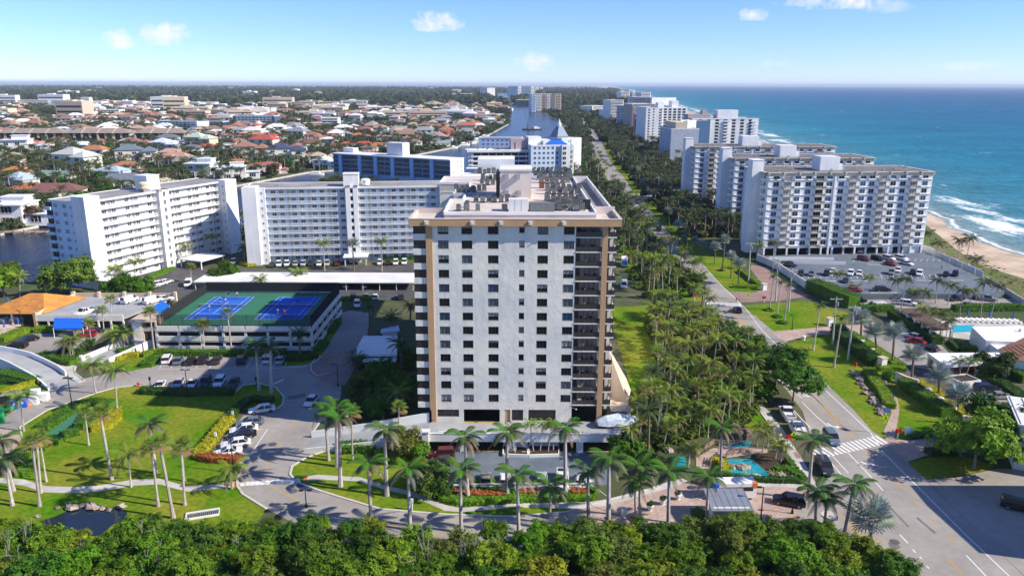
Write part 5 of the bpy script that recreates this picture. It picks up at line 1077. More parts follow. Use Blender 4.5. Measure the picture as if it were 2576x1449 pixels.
CROWN_S=[crown_mesh(60+k,1100,.75,6)for k in range(4)]
def trunk_mesh(seed,bark='bark'):
 r=random.Random(seed);b=MB();b.tube((0,0,-.3),(.03,.02,.5),.07,.05,7)
 for k in range(5):a=2*pi*k/5+r.random();b.tube((.03,.02,.42),(.5*cos(a),.5*sin(a),1.0+r.uniform(-.15,.2)),.038,.012,5)
 return b.mesh('trunk',bark)
TRUNK=[trunk_mesh(k)for k in range(3)]
TC={'bright':(.12,.235,.013),'yellow':(.22,.27,.018),'dark':(.04,.10,.014),'mid':(.07,.155,.014),'olive':(.14,.19,.03),'grey':(.13,.14,.085),'lime':(.17,.30,.02),'brown':(.13,.10,.05)}
TREES={}
def tree(name,label,p,rad,h,col,group=None,small=False,cat='tree',rg=rnd,flat=1.0):
 """h = height of the crown base; crown of radius rad above it"""
 t=thing(name,label,cat,(p[0],p[1],p[2]if len(p)>2 else 0),rg.uniform(0,6.28),group)
 ob('trunk',rg.choice(TRUNK),t,(0,0,0),0,(max(.7,rad*.55),max(.7,rad*.55),h+rad*.55))
 c=tuple(v*rg.uniform(.85,1.15)for v in TC[col])
 ob('crown',rg.choice(CROWN_S if small else CROWN),t,(0,0,h),rg.uniform(0,6.28),(rad*rg.uniform(.92,1.08),rad*rg.uniform(.92,1.08),rad*rg.uniform(.85,1.1)*flat),c)
 return t
def frond_mesh(L_,rise,droop,n,ll,lw,name='frond',hang=.35):
 b=MB();pts=[]
 for k in range(9):t=k/8;pts.append(Vector((L_*(t-.16*t**3*droop),0,rise*L_*(t-.1*t*t)-droop*L_*.62*t**2.3)))
 def at(t):k=min(7,int(t*8));return pts[k].lerp(pts[k+1],t*8-k)
 for k in range(8):
  w0,w1=.05*(1-k/9),.05*(1-(k+1)/9);b.face([pts[k]+Vector((0,-w0,0)),pts[k]+Vector((0,w0,0)),pts[k+1]+Vector((0,w1,0)),pts[k+1]+Vector((0,-w1,0))])
 for k in range(n):
  t=.14+.86*k/(n-1);p=at(t);q=at(min(1,t+.05));f=(q-p);f=f.normalized()if f.length>1e-6 else Vector((1,0,-.5)).normalized()
  l=ll*(sin(pi*min(1,.18+.80*t))**.6)
  for s in(-1,1):
   d=(f*.55+Vector((0,s*.85,0))+Vector((0,0,-hang))).normalized();e=p+d*l
   mid=p+d*l*.5+Vector((0,0,.1*l));b.face([p-f*lw*.5,p+f*lw*.5,mid+f*lw*.45,e,mid-f*lw*.45])
 return b.mesh(name,'frond')
FR={'royal':[frond_mesh(3.6,.75,.75,17,1.0,.17),frond_mesh(3.5,.35,.85,17,1.0,.17,hang=.5),frond_mesh(3.2,-.1,1.0,15,.95,.16,hang=.8)],'coconut':[frond_mesh(3.9,.8,.8,17,.95,.14,hang=.6),frond_mesh(3.9,.35,.9,17,.95,.14,hang=.8),frond_mesh(3.6,-.1,.95,15,.9,.13,hang=1.0)],'date':[frond_mesh(3.4,.8,.5,20,.55,.11,hang=.1),frond_mesh(3.4,.35,.6,20,.55,.11,hang=.1),frond_mesh(3.2,-.1,.7,18,.5,.11,hang=.2)]}
def fan_mesh(R_,pet,nb,spread,cup=.25,bend=.0):
 b=MB();b.face([(0,-.03,0),(0,.03,0),(pet,.025,0),(pet,-.025,0)])
 for k in range(nb):
  a=-spread/2+spread*(k+.5)/nb;l=R_*(1-.22*abs(a)/(spread/2));w_=spread/nb*.62
  d0=Vector((cos(a-w_/2),sin(a-w_/2),0));d1=Vector((cos(a+w_/2),sin(a+w_/2),0));dm=Vector((cos(a),sin(a),0));o=Vector((pet,0,0));up=Vector((0,0,cup))
  b.face([o,o+d0*l*.6+up*l*.4,o+dm*l+up*l*(.35-bend),o+d1*l*.6+up*l*.4])
 return b.mesh('frond','frond')
FR['fan']=[fan_mesh(1.15,1.0,12,4.4,.15,.5),fan_mesh(1.1,1.0,12,4.4,.1,.8)]
FR['bismarck']=[fan_mesh(1.7,1.1,16,5.0,.3,.0),fan_mesh(1.65,1.1,16,5.0,.25,.2)]
def ptr(r0,r1,m,n=7,bulge=0.0,seg=6):
 b=MB();pr=[]
 for k in range(seg+1):t=k/seg;pr.append(((r0+(r1-r0)*t)*(1+bulge*sin(pi*min(1,t*1.6))if t<.63 else 1)*(1.5-.5*min(1,t/.06)if t<.06 else 1),t))
 b.lathe(pr,n);return b.mesh('trunk',m)
PT={'royal':ptr(.30,.22,'trunk',bulge=.12),'coconut':ptr(.22,.13,'trunk'),'date':ptr(.34,.32,'trunk_brown'),'fan':ptr(.22,.17,'trunk'),'bismarck':ptr(.30,.26,'trunk_brown')}
shaft=MB().lathe([(.20,-1.3),(.21,-.9),(.13,0),(.03,.25)],7).mesh('crownshaft','crownshaft')
spear=MB().face([(0,-.05,0),(0,.05,0),(.3,0,2.4)]).face([(-.05,0,0),(.05,0,0),(-.3,.2,2.2)]).mesh('spear_leaf','frond')
def rows(kind,r):
 """azimuth, mesh index, pitch, colour key for every frond of one crown"""
 out=[]
 if kind in('royal','coconut'):
  n=14 if kind=='royal' else 17
  for k in range(n):t=k/n;lv=0 if t<.32 else(1 if t<.64 else 2);out.append((k*2.4+r.uniform(-.2,.2),lv,r.uniform(-.12,.12),lv))
 elif kind=='date':
  for k in range(30):t=k/30;out.append((k*2.4,0 if t<.4 else(1 if t<.75 else 2),r.uniform(-.15,.15),1))
 else:
  n=26 if kind=='bismarck' else 22
  for k in range(n):t=k/n;out.append((k*2.4+r.uniform(-.2,.2),k%2,-1.15+1.75*t+r.uniform(-.1,.1),0 if t<.75 else(2 if kind=='fan' else 1)))
 return out
PC={'royal':((.07,.19,.016),(.10,.125,.05),(.24,.20,.15)),'coconut':((.19,.27,.03),(.145,.21,.03),(.22,.19,.09)),'date':((.06,.125,.035),(.06,.11,.03),(.10,.11,.045)),'fan':((.16,.24,.03),(.13,.19,.03),(.28,.20,.08)),'bismarck':((.30,.35,.32),(.27,.31,.27),(.25,.22,.16)),'dark_coco':((.075,.11,.03),(.065,.095,.03),(.12,.10,.06))}
for k_ in FR:
 pass
mat('frond_a',(1,1,1),.5,objcol=True)
CRN={}
def crown_joined(kind,pal,seed):
 """whole palm crown in one mesh with three frond colours"""
 key=(kind,pal,seed)
 if key in CRN:return CRN[key]
 r=random.Random(seed);b=MB()
 for az,mi,pit,lv in rows(kind,r):
  me=FR[kind][mi];M=Matrix.Rotation(az,4,'Z')@Matrix.Rotation(pit,4,'Y');n0=len(b.v);s=r.uniform(.85,1.1)
  b.v.extend(tuple(M@(v.co*s))for v in me.vertices)
  for pg_ in me.polygons:b.f.append(tuple(n0+i for i in pg_.vertices));b.m.append(lv)
 ms=[]
 for j,c in enumerate(PC[pal]):
  nm=f'frond_{pal}_{j}'
  if nm not in MATS:mat(nm,c,.5,.25,.4,trans=.2,spec=.25,orand=.22)
  ms.append(nm)
 CRN[key]=b.mesh('crown',ms);return CRN[key]
def palm(label,base,top,kind='royal',detail=False,group=None,pal=None,rg=rnd,scale=1.0,name=None):
 """base, top: world points of the foot and of the crown's centre"""
 pal=pal or kind;d=Vector(top)-Vector(base);h=d.length
 name=name or{'royal':'royal_palm','coconut':'coconut_palm','date':'date_palm','fan':'fan_palm','bismarck':'silver_palm'}[kind]
 t=thing(name,label,'palm tree',base,0,group);q=d.to_track_quat('Z','Y').to_euler()
 rs=min(1.35,max(.75,h/11))*scale
 ob('trunk',PT[kind],t,(0,0,0),0,(rs,rs,h),rot=q)
 if detail:
  if kind=='royal':ob('crownshaft',shaft,t,d,0,rs)
  for az,mi,pit,lv in rows(kind,rg):
   c=tuple(v*rg.uniform(.8,1.2)for v in PC[pal][lv]);ob('frond',FR[kind][mi],t,d,0,scale*rg.uniform(.85,1.12),c,rot=Matrix.Rotation(az,3,'Z').to_quaternion().to_matrix().to_euler()if False else(Matrix.Rotation(az,3,'Z')@Matrix.Rotation(pit,3,'Y')).to_euler())
  if kind in('royal','coconut'):ob('spear_leaf',spear,t,d,rg.uniform(0,6),scale,PC[pal][0])
 else:
  if kind=='royal':ob('crownshaft',shaft,t,d,0,rs)
  ob('crown',crown_joined(kind,pal,rg.randrange(3)),t,d,rg.uniform(0,6.28),scale*rg.uniform(.9,1.1))
 return t
def palm_px(label,b,c,kind='royal',detail=True,**k):
 base=P(b)[0];z_,xy=c[0],c[1:].split(',');u,v=px(z_,float(xy[0]),float(xy[1]));top=atY(u,v,base.y)
 top=Vector((base.x+max(-3.5,min(3.5,top.x-base.x)),top.y,max(2.2,min(24,top.z))));return palm(label,base,top,kind,detail,**k)
g1='royal palms along the front path'
FRONT=[('royal palm on the grass strip nearest the road crossing, crown over the path','h225,1040','h200,600'),('royal palm between lawn and sunken car park hedge, yellow seed stalk under its crown','h345,840','h325,350'),('royal palm on the verge with one stiff pale frond raised beside the round hedge','h520,1100','h500,640'),('royal palm with grey drooping fronds in front of the garden wall end','h905,1120','h895,650'),('royal palm rising from the hedge in front of the dark red jeep','h955,870','h930,400'),('royal palm in the hedge in front of the planter with brick steps','h1250,850','h1250,370'),('royal palm on the curved verge right in front of the brick steps','h1340,1130','h1325,690'),('tall royal palm standing before the white pickup in the sunken car park','h1690,860','h1690,330'),('low wide royal palm on the verge with weeping grey fronds','h1575,1010','h1575,770'),('royal palm at the road edge just before the paver plaza','h1865,1090','h1860,660'),('tall royal palm with crown against the red umbrella at the plaza corner','h2015,1150','h2020,560'),('royal palm with thin trunk on the grass island of the plaza','h2225,1060','h2215,730'),('royal palm twin to the thin one, taller crown over the pond path','h2255,1010','h2250,620'),('royal palm on the plaza by the white urn planters','h2465,1150','h2475,660'),('royal palm in front of the guard house wall','i180,1080','i195,700'),('tall royal palm by the footbridge railing, crown beside the upper pond','i285,690','i295,330'),('tall pale royal palm on the pavement corner beside the dark SUV','i945,870','i985,430'),('royal palm behind the black off-road car at the gateway','i1000,1080','i1010,800'),('short royal palm with hanging fronds nearest the road at the gateway','i1065,1110','i1090,860'),('leaning royal palm with bare crown beside the big silver palm','i1215,1150','i1290,760')]
for lab,b_,c in FRONT:palm_px(lab,b_,c,'royal',group=g1)
palm_px('big silver fan palm at the road edge beside the leaning royal palm','i1420,1200','i1420,1010','bismarck',scale=1.45)
LEFT=[('tallest royal palm at the left edge of the lower lawn, by the brick path','g95,915','g30,560','royal'),('royal palm behind the tall one at the picture edge of the lower lawn','g105,805','g10,420','royal'),('fan palm of the left trio, nearest the pond','g300,920','g240,430','fan'),('fan palm of the left trio, standing on the path edge','g310,820','g275,410','fan'),('fan palm of the left trio, leaning with a flower bed at its foot','g350,735','g300,420','fan'),('slim fan palm at the end of the putting green','g670,460','g640,215','fan'),('tall fan palm with a leaning trunk in front of the yellow hedge','g845,720','g755,225','fan'),('coconut palm with spreading dark crown right on the path edge','g990,775','g965,530','coconut'),('fan palm of the middle group whose foot stands left of the white grate','g1195,920','g1140,470','fan'),('strongly curved fan palm beside the edge of the foreground thicket','g1310,1010','g1205,450','fan'),('fan palm right of the curved one, foot below the path','g1395,910','g1365,470','fan'),('fan palm behind the path beside its taller twin','g1390,730','g1375,500','fan'),('royal palm standing farther back on the lawn behind the middle group','g1180,670','g1130,300','royal'),('small young palm beside the red hydrant at the crossing','g1750,790','g1740,640','coconut'),('fan palm with orange dead leaves by the ramp, nearest the drive','h85,575','h75,210','fan'),('royal palm in the island left of the ramp foot','g2480,575','g2450,200','royal'),('tall royal palm right of the ramp-foot island','g2545,620','g2535,180','royal'),('royal palm at the left end of the strip lawn','g2570,770','g2560,260','royal'),('fan palm against the dark shrubs left of the tower foot','h315,280','h310,140','fan'),('fan palm with pale trunk by the tower ramp wall','h430,400','h435,180','fan'),('slim coconut palm behind the pale-trunked fan palm','h445,280','h425,60','coconut'),('royal palm on the big lawn beside the road bend','d885,1310','d865,990','coconut'),('thin windblown palm on the road verge before the white ramp','d725,1165','d685,950','coconut'),('leaning palm by the green cart and blue bins','d180,1450','d150,1190','coconut')]
for lab,b_,c,k_ in LEFT:palm_px(lab,b_,c,k_)
g2='palms around the tennis deck'
MID=[('fan palm with yellow dead leaves at the stair tower corner','d1165,855','d1130,550','fan'),('fan palm in front of the first wide bay of the tennis deck','d1545,855','d1530,650','fan'),('tallest fan palm in front of the tennis deck','d1750,850','d1715,560','fan'),('date palm at the corner of the tennis deck by the brick circle','d2265,900','d2260,720','date'),('royal palm standing in the shaded lawn tip by the white car row','d1955,1140','d1930,790','royal'),('royal palm right of its taller neighbour in the shaded lawn tip','d2050,1160','d2040,800','royal'),('fan palm in front of the wide blue awning beside the red car','d690,790','d670,640','fan'),('fan palm on the near side of the low roof car park','d785,700','d770,540','fan'),('tall fan palm rising through the middle of the low roof car park','d845,640','d835,460','fan'),('slender twin-trunk palm left stem between the car lot and ramp','d540,900','d505,790','coconut'),('slender twin-trunk palm right stem between the car lot and ramp','d548,890','d550,750','coconut'),('palm clump stem by the stair tower, nearer the ramp','d915,840','d865,730','coconut'),('palm clump stem by the stair tower, taller one','d940,840','d930,700','coconut'),('dark coconut palm on the water edge behind the orange pavilion','d150,450','d150,280','coconut'),('dark coconut palm between pavilion and broad green tree','d355,440','d340,295','coconut'),('small palm in front of the sunlit wing annexe','d890,355','d865,225','coconut'),('palm leaning over the hedge before the sunlit wing','d1022,330','d1015,165','coconut'),('fan palm beside the white van under the carport end','d1440,330','d1440,215','fan'),('thin palm in front of the entrance canopy','d1405,205','d1400,55','coconut'),('palm at the inner corner of the sunlit wing','a1590,1440','a1585,1270','coconut'),('palm between the two wings at the traffic island','d1845,150','d1840,60','coconut'),('palm at the corner slab of the shaded wing','d1890,165','d1875,30','fan'),('palm in front of the shaded wing left of the main tower','d2450,240','d2440,30','coconut'),('silver palm by the small canopy below the shaded wing','e95,240','e85,40','bismarck'),('palm between silver palm and main tower','e305,245','b305,1300','coconut'),('small palm behind the tennis fence, centre','d1970,395','d1965,300','coconut'),('bushy palm behind the tennis fence near the carport','d2260,330','d2250,250','coconut'),('dark date palm by the drive behind the tower, farthest','e215,690','e210,510','date'),('dark date palm beside the first, nearer the white canopy','e385,720','e378,590','date'),('tall dark date palm rising before the white canopy roof','e460,1010','e445,790','date'),('low dark date palm at the edge of the brick circle','e120,1000','e115,910','date'),('dark date palm close to the tower wall','e520,620','e525,510','date')]
for lab,b_,c,k_ in MID:palm_px(lab,b_,c,k_,detail=False,group=g2)
g3='tall royal palms on the road verge'
for lab,b_,c in(('royal palm with trimmed head, farthest of three on the near verge','f655,530','f690,270'),('royal palm with trimmed head, middle of three on the near verge','f710,580','f745,320'),('royal palm with trimmed head, nearest of three by the lamp post','f765,625','f805,340'),('trimmed royal palm on the lawn just past the paver driveway','f985,840','f1040,500'),('trimmed royal palm between the two utility poles nearest the road','f1140,970','f1205,590')):
 palm_px(lab,b_,c,'royal',detail=True,group=g3,scale=.62)
g4='silver palms of the clubhouse'
for lab,b_,c in(('silver palm at the turn of the paver driveway','f1345,750','f1350,600'),('silver palm second from the driveway turn, left of a pair','f1465,850','f1450,700'),('silver palm of the pair nearer the red parked car','f1580,950','f1600,710'),('silver palm in front of the portico corner','f1725,1070','f1745,880'),('silver palm behind the white sign wall','f1930,1190','f1940,1030'),('silver palm nearest the grey sedan','f2075,1310','f2085,1185')):
 palm_px(lab,b_,c,'bismarck',detail=True,group=g4,scale=1.25)
palm_px('green fan palm by the paver driveway beside the lime tree','i2050,510','i2050,320','fan',scale=1.2)
palm_px('curved multi-trunk palm stem in the white planter box before the portico, left','f2095,1050','f2090,910','coconut',scale=.6);palm_px('leaning palm stem in the white planter box before the portico, right','f2130,1050','f2180,915','coconut',scale=.6)
g5='coconut palms around the pool and car parks'
POOL=[('1160,405','1175,260'),('1385,430','1405,290'),('1290,410','1295,375'),('1600,430','1610,310'),('1650,525','1690,300'),('1740,440','1745,400'),('1820,470','1840,400'),('1910,485','1920,310'),('2000,500','2025,345'),('2090,575','2110,390'),('2160,545','2180,390'),('2245,595','2280,330'),('2320,595','2395,350'),('1700,590','1740,410'),('1790,660','1815,520'),('1890,730','1940,555'),('1980,775','2010,620'),('680,240','690,30'),('565,160','575,50')]
WHERE=['by the retaining wall of the beach parking deck, leaning slightly','on the planted strip below the parking deck beside the dark sedan','stunted one in front of a red car on the parking deck strip','thin one behind the pool hedge by the upper parking strip','at the top corner of the thatched pergola','between pergola and parking strip, short','beside the pergola behind a hedge, short','between pergola and pool loungers, tall','behind the loungers, first along the pool terrace','behind the loungers, second along the pool terrace','behind the loungers, third along the pool terrace','beside the blue umbrella with the grey pickup behind it','outermost one near the silver pickup, leaning seaward','in front of the pergola, first from its top','in front of the pergola, halfway down','in front of the pergola near its lower end','at the lower end of the pergola by the pool','in front of the beach block near the retaining wall','in front of the beach block by the ramp']
for(b_,c),w_ in zip(POOL,WHERE):palm_px('coconut palm '+w_,'f'+b_,'f'+c,'coconut',detail=False,group=g5,pal='coconut' if rnd.random()<.5 else 'dark_coco',scale=.8)
for k,(b_,c)in enumerate((('c2080,1440','c2095,1300'),('c2140,1448','c2175,1280'),('c1910,1405','c1930,1320'),('c1850,1330','c1850,1240'),('f2200,215','f2210,150'))):
 palm_px('coconut palm on the green dune, '+['left of the tall pair','right of the tall pair','low one next to the beach block','closest to the beach block corner','small one beyond the tall pair'][k],b_,c,'coconut',detail=False,group='coconut palms on the dune',pal='dark_coco')
SIL=[('f90,70','c90,1300'),('f240,190','f250,60'),('f300,235','f320,10'),('f365,295','f370,130'),('f420,345','f430,190'),('f150,120','c155,1330'),('f20,40','c10,1290'),('c-30,1330','c-35,1180'),('c-100,1200','c-105,1080'),('b2265,1000','b2270,860')]
for k,(b_,c)in enumerate(SIL):palm_px('silver-leaved palm on the far road verge, '+ORD[k]+' counted from the beach block driveway',b_,c,'bismarck',detail=False,group='silver palms on the far verge',scale=.95)
grove=[(p.x,p.y)for p in P('f30,600 f140,560 f230,770 f420,920 f560,1060 f640,1230 i560,190 i470,290 i300,400 i100,420 i0,440 h2480,470 h2330,600 h2130,620 h2215,480 h2240,300 h2290,60 e2350,1180 e2330,900 e2300,720 e2370,560')]
glen=[(p.x,p.y)for p in P('e2060,540 e2230,520 e2330,700 e2380,900 e2460,1050 e2300,1100 e2200,900')]
rg=random.Random(21);pts=[];xs=[p[0]for p in grove];ys=[p[1]for p in grove]
for _ in range(6000):
 x,y=rg.uniform(min(xs),max(xs)),rg.uniform(min(ys),max(ys))
 if inpoly(x,y,grove)and not inpoly(x,y,glen)and all((x-a)**2+(y-b)**2>11 for a,b in pts):pts.append((x,y))
pts=pts[:120]
def zone_of(x,y):return 'near the fountain ponds' if y<135 else('beside the grassy glade' if x<32 and y<190 else('towards the road' if y<190 else 'near the pavement'))
for k,(x,y)in enumerate(pts):
 kind=rg.choice(['coconut','coconut','coconut','fan','date','fan']);h=rg.uniform(4.0,9.5);z_=zone_of(x,y)
 lab={'coconut':'yellow-green feather palm','fan':'fan-leaved palm','date':'dark bushy palm'}[kind]+' in the dense grove, '+z_
 palm(lab,(x,y,0),(x+rg.gauss(0,.5),y+rg.gauss(0,.3),h),kind,False,'palms of the grove',rg=rg,scale=rg.uniform(.7,.95))
k=0
while k<26:
 x,y=rg.uniform(min(xs),max(xs)),rg.uniform(min(ys),max(ys))
 if inpoly(x,y,grove)and not inpoly(x,y,glen):tree('grove_tree',rg.choice(['dark green','mid green'])+' leafy tree among the grove palms, '+zone_of(x,y),(x,y,0),rg.uniform(2.2,3.8),rg.uniform(.4,1.6),rg.choice(['dark','mid','bright']),'leafy trees of the grove',True,rg=rg);k+=1
road2=[(p.x,p.y)for p in P('b2090,880 b2200,1000 b2330,1110 b2440,1260 b2576,1448')]
strip=[(p.x,p.y)for p in P('b1900,640 b1990,800 b2100,940 b2230,1080 b2330,1240 b2470,1448 f40,180 f140,440 f-40,470 e2350,500 e2200,330 e2110,120 e2100,-50 b2080,1150 b2060,900')]
xs=[p[0]for p in strip];ys=[p[1]for p in strip];pts=[]
for _ in range(6000):
 x,y=rg.uniform(min(xs),max(xs)),rg.uniform(min(ys),max(ys))
 if inpoly(x,y,strip)and all((x-a)**2+(y-b)**2>26 for a,b in pts):pts.append((x,y))
pts=sorted(pts[:90],key=lambda p:p[1])
for k,(x,y)in enumerate(pts):
 kind=rg.choice(['coconut','coconut','fan','coconut']);lab=('yellowing feather palm' if kind=='coconut' else 'fan palm')+' on the roadside strip, '+('by the tower front' if y<190 else 'by the tower back' if y<260 else 'beyond the tower')
 palm(lab,(x,y,0),(x+rg.gauss(0,.5),y,rg.uniform(5,10)),kind,False,'palms of the roadside strip',rg=rg,scale=rg.uniform(.75,1),pal=('dark_coco' if kind=='coconut' and y>230 and rg.random()<.6 else None))
for lab,b_,rad,h,col in(('big round sea grape on the road edge of the grove','f470,960',6.0,2.0,'mid'),('broad sea grape overhanging the road beside the parked trucks','f700,1120',6.5,2.5,'dark'),('sea grape right above the white parked truck','f830,1230',5.5,2.5,'mid'),('round dark tree at the verge by the far crosswalk','f40,430',4.5,2.0,'mid'),('small round tree on the grove edge above the glade','f300,800',4.0,1.5,'mid'),('lime green sea almond beside the lower right car park','i2200,640',7.5,2.2,'lime'),('dark tree behind the lime green one','i2380,470',7.0,2.0,'dark'),('dark shrub tree at the car park corner near the white house','i2500,560',6.0,1.0,'dark'),('broad yellow-green tree in front of the blue end wall of the sunlit wing','d540,430',8.5,2.0,'olive'),('leafy bush tree by the low car park rear wall','d850,425',4.0,.5,'mid'),('round bush tree beside the black car lot','d970,415',5.0,.5,'mid'),('small bush tree right of the car lot hedge','d1080,425',4.0,.5,'mid'),('bright green tree at the left edge by the water','d30,440',6.0,2.0,'lime'),('tall yellow-green tree at the left edge behind the bright one','d80,360',4.5,2.5,'olive'),('brownish tree beside the dock house','a250,1180',6.0,2.0,'brown'),('dark green tree behind the dock house','a130,1070',6.5,2.0,'mid'),('red-leaved small tree by the clubhouse garden','f2440,1000',2.5,1.5,'brown'),('dark sea grape cluster by the clubhouse planter','f2330,1040',4.5,.6,'dark'),('dark shrubs in the shade left of the tower','e300,1110',4.5,.5,'mid'),('dark shrub tree against the tower balcony stack','e430,1200',4.5,.4,'mid'),('dark bush by the tower ramp wall','e330,1340',4.5,.3,'mid'),('dark shrub tree farther along the tower flank','e490,960',3.2,.4,'mid'),('bush tree behind the tennis fence','d1700,315',5.5,.8,'mid'),('broad-leaved clump by the deck pier','h480,560',4.2,.3,'olive'),('tall round hedge clump by the deck pier','h590,570',2.4,.6,'bright'),('shrub mass at the corner of the sunken car park','h660,800',4.2,.2,'olive'),('shrub mass before the garden wall end','h740,830',2.6,.2,'mid')):
 tree('broadleaf_tree',lab,P(b_)[0],rad,h,col)
con=[(-60,1310),(0,1318),(50,1303),(100,1320),(145,1340),(250,1345),(330,1300),(415,1305),(470,1320),(560,1340),(640,1310),(700,1285),(760,1275),(830,1300),(860,1310),(905,1285),(950,1325),(1010,1335),(1060,1365),(1110,1372),(1150,1345),(1220,1325),(1360,1318),(1450,1300),(1530,1315),(1620,1310),(1720,1300),(1770,1325),(1815,1305),(1920,1284),(2010,1284),(2070,1310),(2110,1330),(2150,1350),(2190,1370),(2230,1400),(2290,1430),(2330,1500)]
def contour(u):
 for k in range(len(con)-1):
  if con[k][0]<=u<=con[k+1][0]:t=(u-con[k][0])/(con[k+1][0]-con[k][0]);return con[k][1]*(1-t)+con[k+1][1]*t
 return 2000
rg=random.Random(77);pts=[]
for _ in range(9000):
 u=rg.uniform(-60,2330);v=rg.uniform(1360,1750);p=G(u,v);rad=rg.uniform(1.9,4.0);hb=rg.uniform(.6,3.2)
 topv=v-(hb+rad*1.25)*FPX/((p.y**2+HC**2)**.5)*.85
 if topv<contour(u)-3 or v<contour(u)+35:continue
 if u>2200 and v>1500:continue
 if all((p.x-a)**2+(p.y-b)**2>1.55*(rad+c)for a,b,c in pts):pts.append((p.x,p.y,rad));cu=rg.choice(['bright','bright','mid','mid','olive','bright','mid','bright','yellow']);sec='below the dark pond' if u<330 else 'below the white grate' if u<700 else 'below the entry road' if u<1120 else 'below the royal palms' if u<1700 else 'below the guard house' if u<2000 else 'at the road edge';tree('thicket_tree',{'bright':'bright green','mid':'deep green','yellow':'yellowish','olive':'olive green'}[cu]+' crown in the front thicket '+sec,(p.x,p.y,0),rad,hb,cu,'trees of the front thicket',rg=rg,flat=.95)
 if len(pts)>285:break
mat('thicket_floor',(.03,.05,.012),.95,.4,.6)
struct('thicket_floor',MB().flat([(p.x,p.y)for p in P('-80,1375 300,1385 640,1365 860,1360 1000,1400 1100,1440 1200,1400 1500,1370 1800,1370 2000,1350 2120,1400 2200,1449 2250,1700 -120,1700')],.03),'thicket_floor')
tw=MB()
for k in range(16):
 u=rg.uniform(0,1500);v=rg.uniform(1410,1520);p=G(u,v);z=4.5
 for j in range(4):a=rg.uniform(0,6.28);q=Vector((p.x+rg.gauss(0,.3),p.y,z));e=q+Vector((cos(a)*.9,sin(a)*.9,rg.uniform(1.0,2.2)));tw.tube(q-Vector((0,0,2)),e,.05,.02,4);tw.tube(q.lerp(e,.5),e+Vector((rg.gauss(0,.6),rg.gauss(0,.6),.1)),.03,.012,4)
tag(ob('bare_twigs',tw.mesh('bare_twigs','twig')),None,None,kind='stuff')
# hedges and beds
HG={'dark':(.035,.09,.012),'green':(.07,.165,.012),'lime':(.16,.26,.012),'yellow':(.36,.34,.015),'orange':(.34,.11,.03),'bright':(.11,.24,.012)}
def hedge(label,s,w_,h,col,name='hedge',grp=None):
 pts=P(s);c=pts[0];t=thing(name,label,'hedge',(c.x,c.y,0),0,grp);pts=[p-c for p in pts];r=random.Random(len(label));b=MB()
 b.ribbon(pts,w_*.86,0,h*.92)
 for i in range(len(pts)-1):
  a,e=pts[i],pts[i+1];d=(e-a);L_=d.length
  if L_<.1:continue
  d=d/L_;n=Vector((-d.y,d.x,0));cnt=int(min(1500,L_*(w_+2*h)*16))
  for _ in range(cnt):
   q=r.uniform(-(w_/2+h),w_/2+h);p=a+d*r.uniform(-.2,L_+.2)
   if abs(q)<w_/2:p=p+n*q+Vector((0,0,h+r.uniform(-.08,.14)));nv=Vector((0,0,1))
   else:sg=1 if q>0 else-1;p=p+n*sg*(w_/2+r.uniform(-.08,.1))+Vector((0,0,h-(abs(q)-w_/2)));nv=n*sg
   nv=(nv+Vector((r.uniform(-.8,.8),r.uniform(-.8,.8),r.uniform(-.3,.8)))).normalized();x=nv.orthogonal().normalized();y=nv.cross(x);g=r.uniform(.10,.22)
   b.face([p-x*g,p-y*g*.7,p+x*g,p+y*g*.7])
 ob('foliage',b.mesh('foliage','leaf_hedge'),t,color=HG[col]);return t
